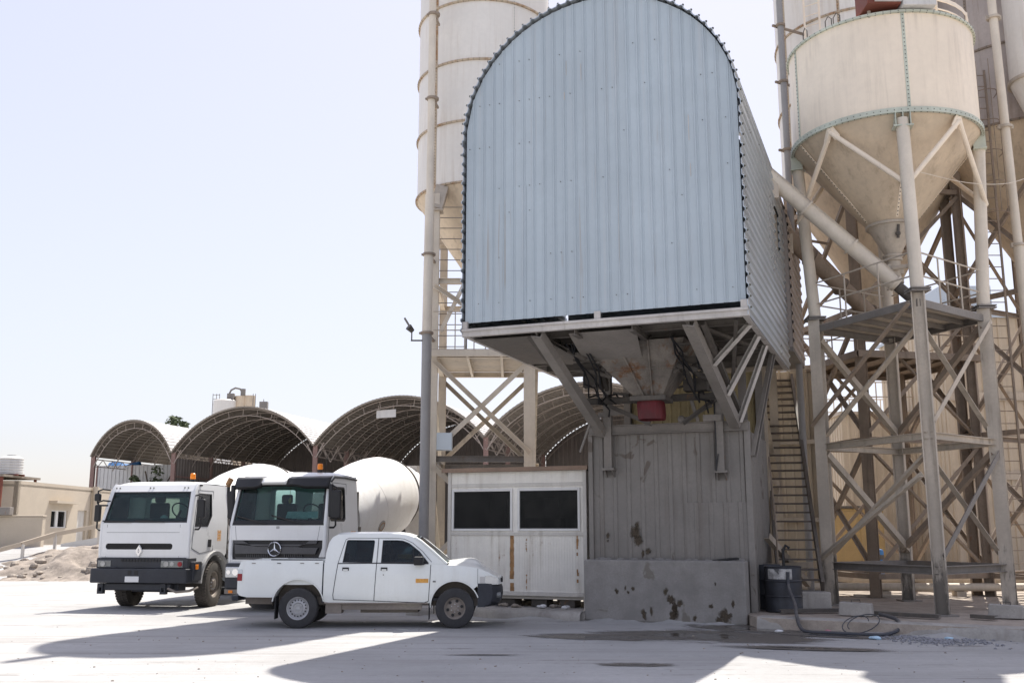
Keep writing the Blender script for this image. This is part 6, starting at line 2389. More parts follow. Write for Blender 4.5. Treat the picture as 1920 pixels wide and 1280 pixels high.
# row of vaulted sheds, about 100 m away
S0 = V((-34.1, 101.2, 0))
SA = V((.883, -.478, 0))                       # along the row of fronts
SB = V((.27, .963, 0))                         # into the sheds
SW, SL, SZ = 18.1, 21.0, 9.55
def vault(label, t0, t1, rise, walls, last=False, first=False):
    base = S0 + SA * (t0 * SW)
    t = thing('vaulted_shed', label, 'shed', tuple(base), 0, 'vaulted sheds in a row behind the trucks')
    w_ = (t1 - t0) * SW
    hw = w_ / 2
    rad = (hw * hw + rise * rise) / (2 * rise)
    ha = math.asin(hw / rad)
    def arc(k, dr=0.0):                        # k in -1..1
        a = ha * k
        return hw + (rad + dr) * math.sin(a), SZ + rise - rad + (rad + dr) * math.cos(a)
    def P(u, v, z):
        return SA * u + SB * v + V((0, 0, z))
    for nm, m, dr in (('roof_sheet', M['roof_pale'], .0), ('roof_lining', M['roof_brown'], -.07)):
        n = int(w_ * 1.15 / .42)
        ks = []
        for i in range(n):
            for f, o in ((0, 0), (.35, 0), (.5, .085), (.85, .085)):
                ks.append((-1.0 + 2.0 * (i + f) / n, o))
        ks.append((1.0, 0))
        b = MB()
        rows = []
        for v in (-.8, SL * .33, SL * .66, SL):
            rows.append([P(arc(k, dr + o)[0], v, arc(k, dr + o)[1]) for k, o in ks])
        b.grid(rows)
        b.build(nm, m, t, ang=20)
    b = MB()
    b.grid([[P(arc(-1 + i / 20, d)[0], -.8, arc(-1 + i / 20, d)[1]) for i in range(41)] for d in (-.09, .07)])
    b.build('fascia', M['roof_brown'], t)
    for j in range(7):
        v = -.3 + j * 3.3
        b = MB()
        for d in (-.16, -.78):
            b.path([P(arc(-1 + i / 12, d)[0], v, arc(-1 + i / 12, d)[1]) for i in range(25)], .042, 5)
        for i in range(11):
            k = -.94 + 1.88 * i / 10
            b.bar(P(arc(k, -.16)[0], v, arc(k, -.16)[1]), P(arc(k, -.78)[0], v, arc(k, -.78)[1]), .05, .05)
        b.build('truss_arch', M['truss'], t)
    us = [0.0] + ([w_] if last else [])
    for u in us:
        for v in ((-.2, 6.5, 13.1, 19.7)):
            b = MB()
            b.ibeam(P(u, v, 0), P(u, v, SZ + .1), .42, .38, .05, up=(0, 1, 0))
            b.build('post', M['post_red'], t)
        b = MB()
        for h in (-.25, -1.0):
            b.bar(P(u, -.4, SZ + h), P(u, SL, SZ + h), .09, .09)
        for i in range(13):
            v = -.3 + i * 1.65
            b.bar(P(u, v, SZ - .25), P(u, v + 1.65 * (.5 if i < 12 else .3), SZ - 1.0), .06, .06)
            b.bar(P(u, v + .82, SZ - 1.0), P(u, v + 1.6, SZ - .25), .06, .06)
        b.build('eaves_truss', M['truss'], t)
        for v in ((-.3, 3.0, 6.3, 9.6, 12.9, 16.2)):
            b = MB()
            for s in (-1, 1):
                if (first and s < 0 and u == 0) or (last and s > 0 and u > 0):
                    continue
                b.bar(P(u, v, SZ - 1.3), P(u + s * 1.0, v, SZ + .25), .08, .08)
            b.build('knee_brace', M['truss'], t)
    if 'side' in walls:
        b = MB()
        p0, p1 = P(.05, 0.2, 0), P(.05, SL, 0)
        ribbed(b, p0, p1, .2, SZ - .5, .5, .06)
        b.build('side_wall', M['wall_brown'], t, ang=20)
        b = MB()
        for h in (3.2, 5.2, 7.2):
            b.bar(P(.22, .2, h), P(.22, SL, h), .1, .14)
        b.build('girt', M['post_red'], t)
    if 'back' in walls:
        b = MB()
        n = int(w_ / .5)
        lo, hi = [], []
        for i in range(n):
            for f, o in ((0, 0), (.5, 0), (.6, .07), (.9, .07)):
                u = w_ * (i + f) / n
                a = math.asin(max(-1, min(1, (u - hw) / rad)))
                lo.append(P(u, SL - o, 0))
                hi.append(P(u, SL - o, SZ + rise - rad + rad * math.cos(a) - .1))
        b.grid([lo, hi])
        b.build('back_wall', M['wall_brown'], t, ang=20)
    return t
vault('smaller vaulted shed with open ends, leftmost of the row behind the trucks', -.655, 0, 3.55, (), first=True)
vault('vaulted shed with a brown side wall, behind the left mixer truck, second of the row', 0, 1, 4.05, ('side', 'back'))
vault('vaulted shed with a pale sign under its arch, behind the right mixer truck', 1, 2, 3.95, ('back',))
vault('vaulted shed seen through the silo frame above the control cabin, nearest of the row', 2, 3, 3.9, ('back',), last=True)
sg = thing('shed_sign', 'small pale sign board hung under the arch of the third vaulted shed', 'sign', tuple(S0 + SA * 1.5 * SW + V((0, 0, 12.2))), math.atan2(SA.y, SA.x))
b = MB()
b.box(-2.3, -.2, -.1, -.05, -.45, .25)
b.build('board', M['panel_white'], sg)
b = MB()
b.tube((-2.1, -.07, .25), (-2.1, -.07, .7), .03, n=6)
b.tube((-.5, -.07, .25), (-.5, -.07, .7), .03, n=6)
b.build('hanger', M['truss'], sg)

# white container with a blue item on top, tree, far plant
q = at(225, 912, 112)
wc = thing('storage_container', 'long white container wall seen under the leftmost vaulted shed', 'container', (q.x, q.y, 0), -R(14))
b = MB()
ribbed(b, (-3.1, 0, 0), (6.5, 0, 0), 1.2, 9.0, .5, .06)
b.box(-3.1, 6.5, .1, 2.6, 1.2, 8.95)
b.build('side', M['tank_white'], wc)
b = MB()
for x in (-3.05, 1.4, 6.45):
    b.box(x - .07, x + .07, -.12, .05, 1.2, 9.05)
b.box(-3.1, 6.5, -.12, .05, 3.2, 3.45)
b.build('frame', M['post_red'], wc)
bt = thing('blue_cover', 'blue sheeted bundle lying on the white container under the leftmost shed', 'bundle', (q.x, q.y + .6, 9.0))
b = MB()
b.grid([[V((-1.6 + 3.4 * i / 8 + 0, -.5 + j * .4, .55 * math.sin(PI * j / 3) * (.7 + .3 * math.sin(i)))) for j in range(4)] for i in range(9)])
b.build('sheet', M['blue_drum'], bt)

def tree(label, c, h, r, trunk_h, seed, n=2600, leaf=.35):
    rnd = random.Random(seed)
    t = thing('broadleaf_tree', label, 'tree', tuple(c))
    b = MB()
    b.tube((0, 0, 0), (.1, .05, trunk_h), r * .09, r * .06, 10)
    limbs = []
    for i in range(9):
        a = 2 * PI * i / 9 + rnd.uniform(-.3, .3)
        e = V((math.cos(a) * r * rnd.uniform(.35, .7), math.sin(a) * r * rnd.uniform(.35, .7), trunk_h + (h - trunk_h) * rnd.uniform(.25, .85)))
        limbs.append(e)
        b.path([(.1, .05, trunk_h * .85), tuple(V((.1, .05, trunk_h)) .lerp(e, .5) + V((0, 0, .1 * h * rnd.random()))), tuple(e)], r * .025, 5)
    b.build('trunk', M['bark'], t)
    b = MB()
    cl = []
    for i in range(34):
        e = rnd.choice(limbs)
        cl.append((e * rnd.uniform(.75, 1.15) + V((rnd.gauss(0, r * .2), rnd.gauss(0, r * .2), rnd.gauss(0, r * .2))), r * rnd.uniform(.12, .32)))
    for i in range(n):
        c0, rr = rnd.choice(cl)
        d = V((rnd.gauss(0, 1), rnd.gauss(0, 1), rnd.gauss(0, 1)))
        d.normalize()
        p = c0 + d * rr * rnd.random() ** .4
        if p.z < trunk_h * .6:
            continue
        a = V((rnd.gauss(0, 1), rnd.gauss(0, 1), rnd.gauss(0, .6)))
        a.normalize()
        s = a.cross(d)
        if s.length < .01:
            continue
        s.normalize()
        l = leaf * rnd.uniform(.5, 1.2)
        b.add([p - a * l * .5, p + s * l * .28, p + a * l * .5, p - s * l * .28], [(0, 1, 2, 3)])
    b.build('crown', M['leaf'], t, smooth=False, normals=False)
    return t
q = at(352, 810, 135)
tree('tall sparse green tree top showing between the first two vaulted sheds', (q.x, q.y, 0), 16.6, 3.6, 9, 3, 2600, .8)
q = at(287, 920, 110)
tree('bushy green tree standing behind the smaller leftmost shed', (q.x, q.y, 1), 8.2, 3.2, 2.2, 5, 2200, .5)
q = at(1600, 930, 52)
tree('pale green tree seen between the silo legs at the right', (q.x, q.y, 0), 6.3, 2.3, 1.2, 9, 2600, .25)

q = at(430, 800, 165)
fp = thing('distant_plant', 'distant white and tan silo plant with a bent top pipe rising over the second shed', 'silo plant', (q.x, q.y, 0))
k = 165 / 1866.7 * 1.02
def zof(y):
    return at(430, y, 165).z
b = MB()
b.lathe([(1.9, 10), (1.9, zof(752)), (1.7, zof(750)), (0, zof(749))], o=(-.9, 0, 0), n=24)
b.build('white_tank', M['silo_white'], fp)
for x, r_, y in ((1.6, 1.05, 742), (3.0, .95, 741)):
    b = MB()
    b.lathe([(r_, 10), (r_, zof(y)), (0, zof(y - 1))], o=(x, .6, 0), n=20)
    b.build('tan_tank', M['cone'], fp)
b = MB()
b.path([(-.3, 0, zof(752)), (-.3, 0, zof(738)), (0, 0, zof(731)), (.7, 0, zof(727)), (1.5, 0, zof(729)), (1.8, 0, zof(735)), (1.8, 0, zof(742))], .16, 8)
b.tube((2.0, 0, zof(742)), (2.0, 0, zof(729)), .42, n=12)
b.box(-.5, .6, -.6, .3, zof(749), zof(738))
b.build('top_pipe', M['steel_grey'], fp)
b = MB()
for x in (-3.0, -2.4, -1.9, 3.7, 4.1):
    b.tube((x, 0, 10), (x, 0, zof(738)), .06, n=5)
for y in (740, 748, 758):
    b.tube((-3.0, 0, zof(y)), (-1.9, 0, zof(y)), .05, n=5)
b.build('rail', M['steel_grey'], fp)
b = MB()
for x in (-1.9, .2, 2.0, 3.4):
    b.ibeam((x, 0, 0), (x, 0, 10.2), .4, .4, .05, up=(0, 1, 0))
b.build('leg', M['steel_grey'], fp)
b = MB()
b.box(4.9, 6.2, -.4, .5, 9, zof(753))
b.tube((5.5, 0, zof(753)), (5.5, 0, zof(748)), .06, n=5)
b.build('vent_box', M['steel_grey'], fp)

# ------------------------------------------ beige building, shelter, ramp, mound
A_ = V((-22.1, 45.0, 0))
wd = V((.6, 17.0, 0))
wdn = wd.normalized()
wn = V((wdn.y, -wdn.x, 0))                     # outward (towards +X)
def hit(px, py):
    r = ray(px, py)
    # intersect with vertical plane through A_ along wd
    den = r.x * wn.x + r.y * wn.y
    tt = (A_.x * wn.x + A_.y * wn.y) / den
    p = V((r.x * tt, r.y * tt, 1.8 + r.z * tt))
    return (p - A_).dot(wdn), p.z
bb_ = thing('beige_building', 'low beige rendered building with a window and a pale door behind the left truck', 'building', tuple(A_))
ws0, wz0_ = hit(94, 989)
ws1, wz1_ = hit(127, 957)
ds0, dz1 = hit(146, 956)
ds1, _ = hit(163, 956)
ZR = 4.02
def WP(s, z, o=0.0):
    return wdn * s + wn * o + V((0, 0, z))
b = MB()
GZ = .9
b.panel([(0, GZ), (20, GZ), (20, ZR), (0, ZR)], [[(ws0, wz0_), (ws1, wz0_), (ws1, wz1_), (ws0, wz1_)], [(ds0, GZ + .25), (ds1, GZ + .25), (ds1, dz1), (ds0, dz1)]], lambda s, z: WP(s, z), tuple(wn * -.2))
b.panel([(0, GZ), (-7, GZ), (-7, ZR), (0, ZR)], [], lambda o, z: WP(0, z, o), tuple(wdn * .2))
b.panel([(0, GZ), (-7, GZ), (-7, ZR), (0, ZR)], [], lambda o, z: WP(20, z, o), tuple(wdn * -.2))
b.panel([(0, 0), (20, 0), (20, -7), (0, -7)], [], lambda s, o: WP(s, ZR - .25, o), (0, 0, .1))
b.build('wall', M['stucco'], bb_)
b = MB()
b.panel([(ws0 - .3, -.0), (ws1 + .5, 0), (ws1 + .5, .4), (ws0 - .3, .4)], [], lambda s, o: WP(s, wz1_ + .32, o), (0, 0, .12))
b.build('window_ledge', M['stucco'], bb_)
b = MB()
wmid = ws0 + (ws1 - ws0) * .42
b.panel([(ws0, wz0_), (ws1, wz0_), (ws1, wz1_), (ws0, wz1_)], [[(ws0 + .1, wz0_ + .05), (wmid - .12, wz0_ + .05), (wmid - .12, wz1_ - .05), (ws0 + .1, wz1_ - .05)], [(wmid + .12, wz0_ + .05), (ws1 - .1, wz0_ + .05), (ws1 - .1, wz1_ - .05), (wmid + .12, wz1_ - .05)]], lambda s, z: WP(s, z, -.06), tuple(wn * -.06))
wf = b.build('window', M['win_white'], bb_)
b = MB()
b.panel([(ws0, wz0_), (ws1, wz0_), (ws1, wz1_), (ws0, wz1_)], [], lambda s, z: WP(s, z, -.14), tuple(wn * -.02))
b.build('pane', M['cabinglass'], wf, smooth=False)
b = MB()
b.panel([(ds0, GZ + .25), (ds1, GZ + .25), (ds1, dz1), (ds0, dz1)], [], lambda s, z: WP(s, z, -.12), tuple(wn * -.04))
b.build('door', M['cabin_frame'], bb_)
b = MB()
s_p, _ = hit(171, 950)
b.tube(WP(s_p, GZ, .18), WP(s_p, ZR + .05, .18), .15, n=10)
b.build('down_pipe', M['stucco'], bb_)

lw_ = thing('parapet_wall', 'low sunlit beige wall in front of the beige building at the left edge', 'wall', (-22, 43.2, .9))
b = MB()
b.box(-9, 1.95, 0, .3, 0, 1.5)
b.box(-9, 1.98, -.03, .33, 1.5, 1.56)
b.build('wall', M['stucco'], lw_, bevel=(.02, 1))
gb = thing('grey_sill_board', 'grey board with a small pale tag lying on the low beige wall', 'board', (-22.5, 43.0, 2.47))
b = MB()
b.box(-.35, 1.15, -.1, .25, 0, .33)
b.build('board', M['steel_grey'], gb, bevel=(.01, 1))
b = MB()
b.box(.32, .50, -.105, -.10, .03, .28)
b.build('tag', M['panel_white'], gb)
sh = thing('open_shelter', 'open shelter with red brown posts and a flat roof at the left edge', 'shelter', (-23, 44.6, 1.1))
ztop = at(20, 893, 44.6).z - 1.1
b = MB()
b.box(-4, .55, -.3, 3.2, ztop, ztop + .10)
b.build('roof', M['roof_brown'], sh)
for x, y in ((.40, -.15), (-1.6, -.15), (.40, 3.0)):
    b = MB()
    b.bar((x, y, 0), (x, y, ztop), .10, .10, up=(0, 1, 0))
    b.build('post', M['red_box'], sh)
b = MB()
b.bar((-4, -.15, ztop - .25), (.45, -.15, ztop - .12), .08, .1)
b.bar((-4, -.15, .95), (.45, -.15, 1.0), .08, .12)
b.bar((-4, -.1, ztop - .45), (.3, -.1, ztop - .08), .06, .08)
b.build('cross_beam', M['red_box'], sh)
b = MB()
ribbed(b, (-4, 3.1, 0), (.5, 3.1, 0), 0, ztop - .1, .2, .02)
b.build('back_panel', M['stucco'], sh)
q = at(19, 892, 45.6)
wt = thing('water_tank', 'round white ribbed water tank on the shelter roof at the left edge', 'water tank', (q.x, q.y, q.z + .08))
b = MB()
pr = []
for i in range(6):
    pr += [(.52, .12 * i), (.49, .12 * i + .035), (.52, .12 * i + .07)]
b.lathe([(0, 0)] + pr + [(.52, .70), (.36, .80), (.2, .82), (.2, .87), (0, .88)], n=28)
b.build('tank', M['tank_white'], wt)
b = MB()
b.bar((-.5, -.3, -.04), (.5, -.3, -.04), .08, .08)
b.bar((-.5, .3, -.04), (.5, .3, -.04), .08, .08)
b.build('cradle', M['red_box'], wt)

rl = thing('ramp_rail', 'pale sloping handrail with grey posts beside the rubble at the left edge', 'railing', (-19, 41, .5))
pts = [at(-30, 1038, 40.3), at(40, 1020, 41), at(103, 1001, 42), at(188, 985, 43)]
b = MB()
for p0, p1 in zip(pts, pts[1:]):
    b.bar(p0, p1, .13, .17)
b.build('top_rail', M['stucco'], rl, world=True)
for px, yb, Y in ((40, 1060, 41), (101, 1043, 42), (184, 1022, 43)):
    p = at(px, yb, Y)
    pt = pts[1] if px == 40 else (pts[2] if px == 101 else pts[3])
    b = MB()
    b.bar((p.x, p.y, p.z - .4), (p.x, p.y, pt.z), .10, .10, up=(0, 1, 0))
    b.build('post', M['cabin_frame'], rl, world=True)
b = MB()
b.bar(at(0, 1068, 41) , at(101, 1041, 42.1), .08, .06)
b.build('lower_rail', M['steel_tan'], rl, world=True)
kw = thing('kerb_wall', 'short white sloping kerb wall above the rubble behind the left truck', 'kerb', (-18, 43.6, .8))
b = MB()
p0, p1 = at(114, 1019, 43.6), at(200, 1004, 44.2)
b.hexa([(p0.x, p0.y, .5), (p1.x, p1.y, .5), (p1.x, p1.y + .5, .5), (p0.x, p0.y + .5, .5), (p0.x, p0.y, p0.z), (p1.x, p1.y, p1.z), (p1.x, p1.y + .5, p1.z), (p0.x, p0.y + .5, p0.z)])
b.build('kerb', M['tank_white'], kw, world=True)

# rubble mound
from mathutils import noise as mnoise
b = MB()
rows = []
nx, ny = 90, 46
for j in range(ny + 1):
    row = []
    for i in range(nx + 1):
        x = -23 + 13.5 * i / nx
        y = 36.6 + 6.6 * j / ny
        v_ = j / ny
        prof = sstep(0, .55, v_) * (1 - sstep(.72, 1.0, v_))
        side = sstep(.1, .62, i / nx) * (1 - sstep(.8, 1, i / nx))
        h = prof * (0.02 + .95 * side)
        nz = mnoise.fractal(V((x * .9, y * .9, 0)), 1.0, 2.0, 5)
        row.append(V((x, y, ground_z(x, y) * .75 - .06 + h * (1 + .42 * nz) + .11 * nz * (prof > .05))))
    rows.append(row)
b.grid(rows)
mo = b.build('rubble_mound', M['rubble'], None, ang=60)
tag(mo, 'sloping mound of sand and rubble behind the left truck', 'rubble', kind='structure')
rnd = random.Random(17)
for i in range(60):
    x, y = rnd.uniform(-20, -11.5), rnd.uniform(37.0, 40.6)
    v_ = (y - 36.6) / 6.6
    u_ = (x + 23) / 13.5
    prof = sstep(0, .55, v_) * (1 - sstep(.72, 1.0, v_))
    side = sstep(.1, .62, u_) * (1 - sstep(.8, 1, u_))
    z = ground_z(x, y) * .75 - .06 + prof * (0.02 + .95 * side)
    s = rnd.uniform(.06, .2)
    b = MB()
    b.sphere((0, 0, 0), s, 7, 5, (rnd.uniform(.8, 1.5), rnd.uniform(.8, 1.3), rnd.uniform(.5, .9)))
    b.v = [p * (1 + .25 * mnoise.noise(p * 9 + V((i, 0, 0)))) for p in b.v]
    o = b.build('rubble_rock', M['rock'], None, ang=25)
    o.location = (x, y, z)
    tag(o, 'pale rough rock lying on the rubble mound behind the left truck', 'rock', 'rocks on the rubble mound')

# -------------------------------------------------- right hand background
def shed_box(name, label, cat, x0, x1, y, d, z1, m, roofm, pitch=.3, rz=0.0, gable=0.0, band=None):
    t = thing(name, label, cat, ((x0 + x1) / 2, y, .2), rz)
    hw = (x1 - x0) / 2
    b = MB()
    ribbed(b, (-hw, 0, 0), (hw, 0, 0), 0, z1, pitch, .035)
    ribbed(b, (-hw, d, 0), (-hw, 0, 0), 0, z1, pitch, .035)
    ribbed(b, (hw, 0, 0), (hw, d, 0), 0, z1, pitch, .035)
    ribbed(b, (hw, d, 0), (-hw, d, 0), 0, z1, pitch, .035)
    if gable:
        b.panel([(-hw, z1), (hw, z1), (0, z1 + gable)], [], lambda x, z: (x, 0, z), (0, .05, 0))
        b.panel([(-hw, z1), (hw, z1), (0, z1 + gable)], [], lambda x, z: (x, d, z), (0, -.05, 0))
    b.build('wall', m, t, ang=20)
    b = MB()
    if gable:
        for s in (-1, 1):
            b.hexa([(s * (hw + .3), -.3, z1 - .1), (0, -.3, z1 + gable + .02), (0, d + .3, z1 + gable + .02), (s * (hw + .3), d + .3, z1 - .1), (s * (hw + .3), -.3, z1 - .02), (0, -.3, z1 + gable + .1), (0, d + .3, z1 + gable + .1), (s * (hw + .3), d + .3, z1 - .02)])
    else:
        b.box(-hw - .1, hw + .1, -.1, d + .1, z1, z1 + .12)
    b.build('roof', roofm, t)
    if band:
        b = MB()
        for z in band:
            b.box(-hw - .02, hw + .02, -.09, -.04, z, z + .28)
        b.build('band', M['steel_tan'], t)
    return t
b1 = shed_box('clad_building', 'tall beige clad building behind the right hand silo legs', 'building', 15.0, 24, 34.0, 6, 8.9, M['beige_sheet'], M['galv'], .34, 0, 0, (6.0, 3.3))
b = MB()
b.box(-4.2, -2.4, .6, 5, 9.02, 10.2)
b.build('roof_box', M['galv'], b1)
hut = shed_box('plant_hut', 'beige ribbed plant room with a railed flat roof seen through the silo frames', 'plant room', 12.3, 16.3, 37.0, 5, 5.85, M['beige_sheet'], M['steel_tan'], .3)
b = MB()
for h in (.55, 1.1):
    b.tube((-2, -.05, 5.97 + h), (2, -.05, 5.97 + h), .025, n=6)
    b.tube((-2, 4.9, 5.97 + h), (2, 4.9, 5.97 + h), .025, n=6)
for i in range(7):
    b.tube((-2 + i * .66, -.05, 5.97), (-2 + i * .66, -.05, 7.07), .022, n=6)
    b.tube((-2 + i * .66, 4.9, 5.97), (-2 + i * .66, 4.9, 7.07), .022, n=6)
b.build('roof_rail', M['steel_tan'], hut)
shed_box('gable_hut', 'small pale gabled hut behind the yellow box at the right', 'hut', 12.6, 14.6, 43.5, 4, 4.4, M['panel_white'], M['stucco'], .4, 0, .8)
yc = thing('yellow_container', 'dull yellow steel plant box standing behind the silo legs', 'plant box', (11.5, 34.0, .2))
b = MB()
b.box(-1.6, 1.0, 0, 1.6, .45, 2.35)
b.build('housing', M['yellow'], yc, bevel=(.03, 2))
b = MB()
for x0, x1 in ((-1.52, -.72), (-.66, .14), (.2, .94)):
    for y in (-.012,):
        b.box(x0, x1, y, 0, .55, 2.25)
b.build('door', M['yellow'], yc, bevel=(.01, 1))
b = MB()
b.box(-1.66, 1.06, -.06, 1.66, 2.35, 2.43)
b.box(-1.5, .9, .1, 1.5, .2, .45)
b.build('roof_and_base', M['steel_dark'], yc)

# conveyor annex behind the tower, with its own vault and tan legs
an = thing('conveyor_annex', 'weathered ribbed annex on tan steel legs directly behind the blue tower', 'annex', tuple(O), -AF)
ar, au, azs = 1.75, 3.82, 9.1
def annex_pts():
    pts = []
    t, L1, L2 = 0.0, azs - 6.1, PI * ar
    while t < 2 * L1 + L2:
        for dt, o in ((0, 0), (.10, 0), (.13, .04), (.18, .04)):
            q = t + dt
            if q <= L1:
                pts.append((au + ar + o, 6.1 + q))
            elif q <= L1 + L2:
                a = (q - L1) / ar
                pts.append((au + (ar + o) * math.cos(a), azs + (ar + o) * math.sin(a)))
            elif q <= 2 * L1 + L2:
                pts.append((au - ar - o, azs - (q - L1 - L2)))
        t += .22
    return pts
ap = annex_pts()
b = MB()
b.grid([[V((x, v, z)) for x, z in ap] for v in (6.75, 8.0, 9.6)])
b.build('skin', M['silo_grey'], an, ang=25)
b = MB()
b.panel([(au - ar, 6.1), (au + ar, 6.1), (au + ar, azs)] + [(au + ar * math.cos(PI * i / 16), azs + ar * math.sin(PI * i / 16)) for i in range(1, 16)] + [(au - ar, azs)], [], lambda x, z: (x, 9.55, z), (0, .03, 0))
b.panel([(au - ar, 6.1), (au + ar, 6.1), (au + ar, azs)] + [(au + ar * math.cos(PI * i / 16), azs + ar * math.sin(PI * i / 16)) for i in range(1, 16)] + [(au - ar, azs)], [], lambda x, z: (x, 6.80, z), (0, .03, 0))
b.build('end_wall', M['silo_grey'], an)
b = MB()
b.box(au - ar, au + ar, 6.75, 9.6, 6.0, 6.1)
b.build('floor', M['steel_grey'], an)
for u, v in ((2.2, 7.0), (4.75, 7.0), (2.2, 9.4), (4.75, 9.4)):
    b = MB()
    b.ibeam((u, v, .2), (u, v, 6.0), .2, .2, .02, up=(0, 1, 0))
    b.build('leg', M['steel_tan'], an)
for p0, p1 in (((4.75, 7.0, 1.0), (4.75, 9.4, 3.0)), ((4.75, 9.4, 3.1), (4.75, 7.0, 5.0)), ((2.2, 9.4, .6), (4.75, 9.4, 2.8)), ((4.75, 9.4, 2.9), (2.2, 9.4, 5.0)), ((2.2, 7.0, 2.9), (4.75, 7.0, 2.9)), ((4.75, 7.0, 3.0), (4.75, 9.4, 3.0)), ((4.95, 5.2, 1.7), (5.6, 7.0, .6)), ((4.9, 5.0, 1.05), (5.7, 6.8, 1.05)), ((4.9, 5.4, .5), (5.6, 6.9, 1.0))):
    b = MB()
    b.angle(p0, p1, .13, .016)
    b.build('brace', M['steel_tan'], an)
bw_ = thing('aggregate_bin', 'tan ribbed aggregate bin wall behind the steel staircase', 'bin', tuple(O), -AF)
b = MB()
ribbed(b, (1.2, 11.2, 0), (5.75, 11.2, 0), .2, 6.2, .24, .035)
ribbed(b, (5.75, 11.2, 0), (5.75, 14.2, 0), .2, 6.2, .24, .035)
ribbed(b, (1.2, 14.2, 0), (1.2, 11.2, 0), .2, 6.2, .24, .035)
ribbed(b, (5.75, 14.2, 0), (1.2, 14.2, 0), .2, 6.2, .24, .035)
b.build('wall', M['beige_sheet'], bw_, ang=20)
b = MB()
for u in (1.2, 2.7, 4.2, 5.68):
    b.ibeam((u, 11.08, .2), (u, 11.08, 6.3), .14, .14, .016, up=(0, 1, 0))
for z in (2.1, 4.2, 6.25):
    b.bar((1.2, 11.05, z), (5.75, 11.05, z), .1, .12)
b.build('stiffener', M['steel_tan'], bw_)
# ------------------------------------------------ paving, kerbs and small things
b = MB()
poly = [(4.62, 19.42), (5.4, 18.82), (8.46, 17.10), (14.5, 13.9), (40, 13.0), (40, 60), (6.0, 60), (4.62, 24)]
b.panel(poly, [], lambda x, y: (x, y, -.05), (0, 0, .25))
pad = b.build('plant_pavement', M['sand'], None, smooth=False)
tag(pad, 'raised dusty concrete floor under the silo legs', 'pavement', kind='structure')
# kerb edge in rough lengths
rnd = random.Random(4)
kp = [V((4.62, 19.40, 0)), V((8.46, 17.08, 0)), V((14.5, 13.88, 0)), V((18, 12.6, 0))]
def kerb_run(p0, p1, h, w_, m, nm, lab):
    b = MB()
    p0, p1 = V(p0), V(p1)
    L_ = (p1 - p0).length
    d = (p1 - p0) / L_
    n_ = V((d.y, -d.x, 0))
    n = max(2, int(L_ / .12))
    rows = []
    for i in range(n + 1):
        t = L_ * i / n
        c = p0 + d * t
        w1 = mnoise.fractal(V((c.x * 1.6, c.y * 1.6, 3)), 1, 2, 4) * .03
        w2 = mnoise.fractal(V((c.x * 2.1, c.y * 2.1, 8)), 1, 2, 4) * .02
        rows.append([c + n_ * (.05 + w1) + V((0, 0, -.02)), c + n_ * (.035 + w1) + V((0, 0, h * .5)), c + n_ * (.015 + w1) + V((0, 0, h - .035 + w2)), c - n_ * .03 + V((0, 0, h + .006 + w2)), c - n_ * w_ + V((0, 0, h + .008)), c - n_ * (w_ + .01) + V((0, 0, -.02))])
    b.grid(rows)
    o = b.build(nm, m, None, ang=40)
    tag(o, lab, 'kerb', kind='structure')
for p0, p1 in zip(kp, kp[1:]):
    kerb_run(p0, p1, .215, .34, M['kerb'], 'kerb', 'rough concrete kerb along the silo yard')
k0, k1 = W(-2.5, 2.72), W(1.47, 2.72)
kerb_run(k0, k1, .165, .3, M['kerb'], 'kerb', 'rough concrete kerb under the control cabin')
b = MB()
b.panel([(-2.5, 2.9), (1.5, 2.9), (1.5, 6.8), (-2.5, 6.8)], [], lambda u, v: tuple(W(u, v, -.02)), (0, 0, .178))
pl = b.build('cabin_plinth', M['kerb'], None, smooth=False)
tag(pl, 'low concrete plinth carrying the control cabin', 'pavement', kind='structure')

# wet patches on the yard
def wet_material():
    m = bpy.data.materials.new('wet_ground')
    N = NT(m)
    tc = N.n('ShaderNodeTexCoord').outputs['Object']
    info = N.n('ShaderNodeObjectInfo')
    xy = N.n('ShaderNodeVectorMath', operation='LENGTH', ins={0: tc})
    off = N.n('ShaderNodeVectorMath', operation='ADD', ins={0: N.mapping(tc, (1.5, 1.5, 1)), 1: info.outputs['Location']})
    nz = N.noise(off.outputs[0], 1.3, 7, 0.62, 0.4)
    f = N.math('ADD', xy.outputs['Value'], N.math('MULTIPLY', N.math('SUBTRACT', nz, 0.5), 1.5))
    wet = N.ramp(f, 0.62, 0.70, 1, 0)
    damp = N.ramp(f, 0.62, 0.95, 0.75, 0)
    core = N.ramp(f, 0.25, 0.40, 1, 0)
    col = N.mix(core, (0.135, 0.122, 0.108), (0.085, 0.08, 0.075))
    b = N.n('ShaderNodeBsdfPrincipled', ins={'Base Color': col, 'Specular IOR Level': 0.4})
    N.t.links.new(N.ramp(core, 0, 1, 0.45, 0.06), b.inputs['Roughness'])
    dm = N.n('ShaderNodeBsdfDiffuse', ins={0: (0.21, 0.195, 0.178, 1)})
    tr = N.n('ShaderNodeBsdfTransparent')
    m1 = N.n('ShaderNodeMixShader', ins={0: damp, 1: tr.outputs[0], 2: dm.outputs[0]})
    m2 = N.n('ShaderNodeMixShader', ins={0: wet, 1: m1.outputs[0], 2: b.outputs[0]})
    N.n('ShaderNodeOutputMaterial', ins={0: m2.outputs[0]})
    return m
M['wet'] = wet_material()
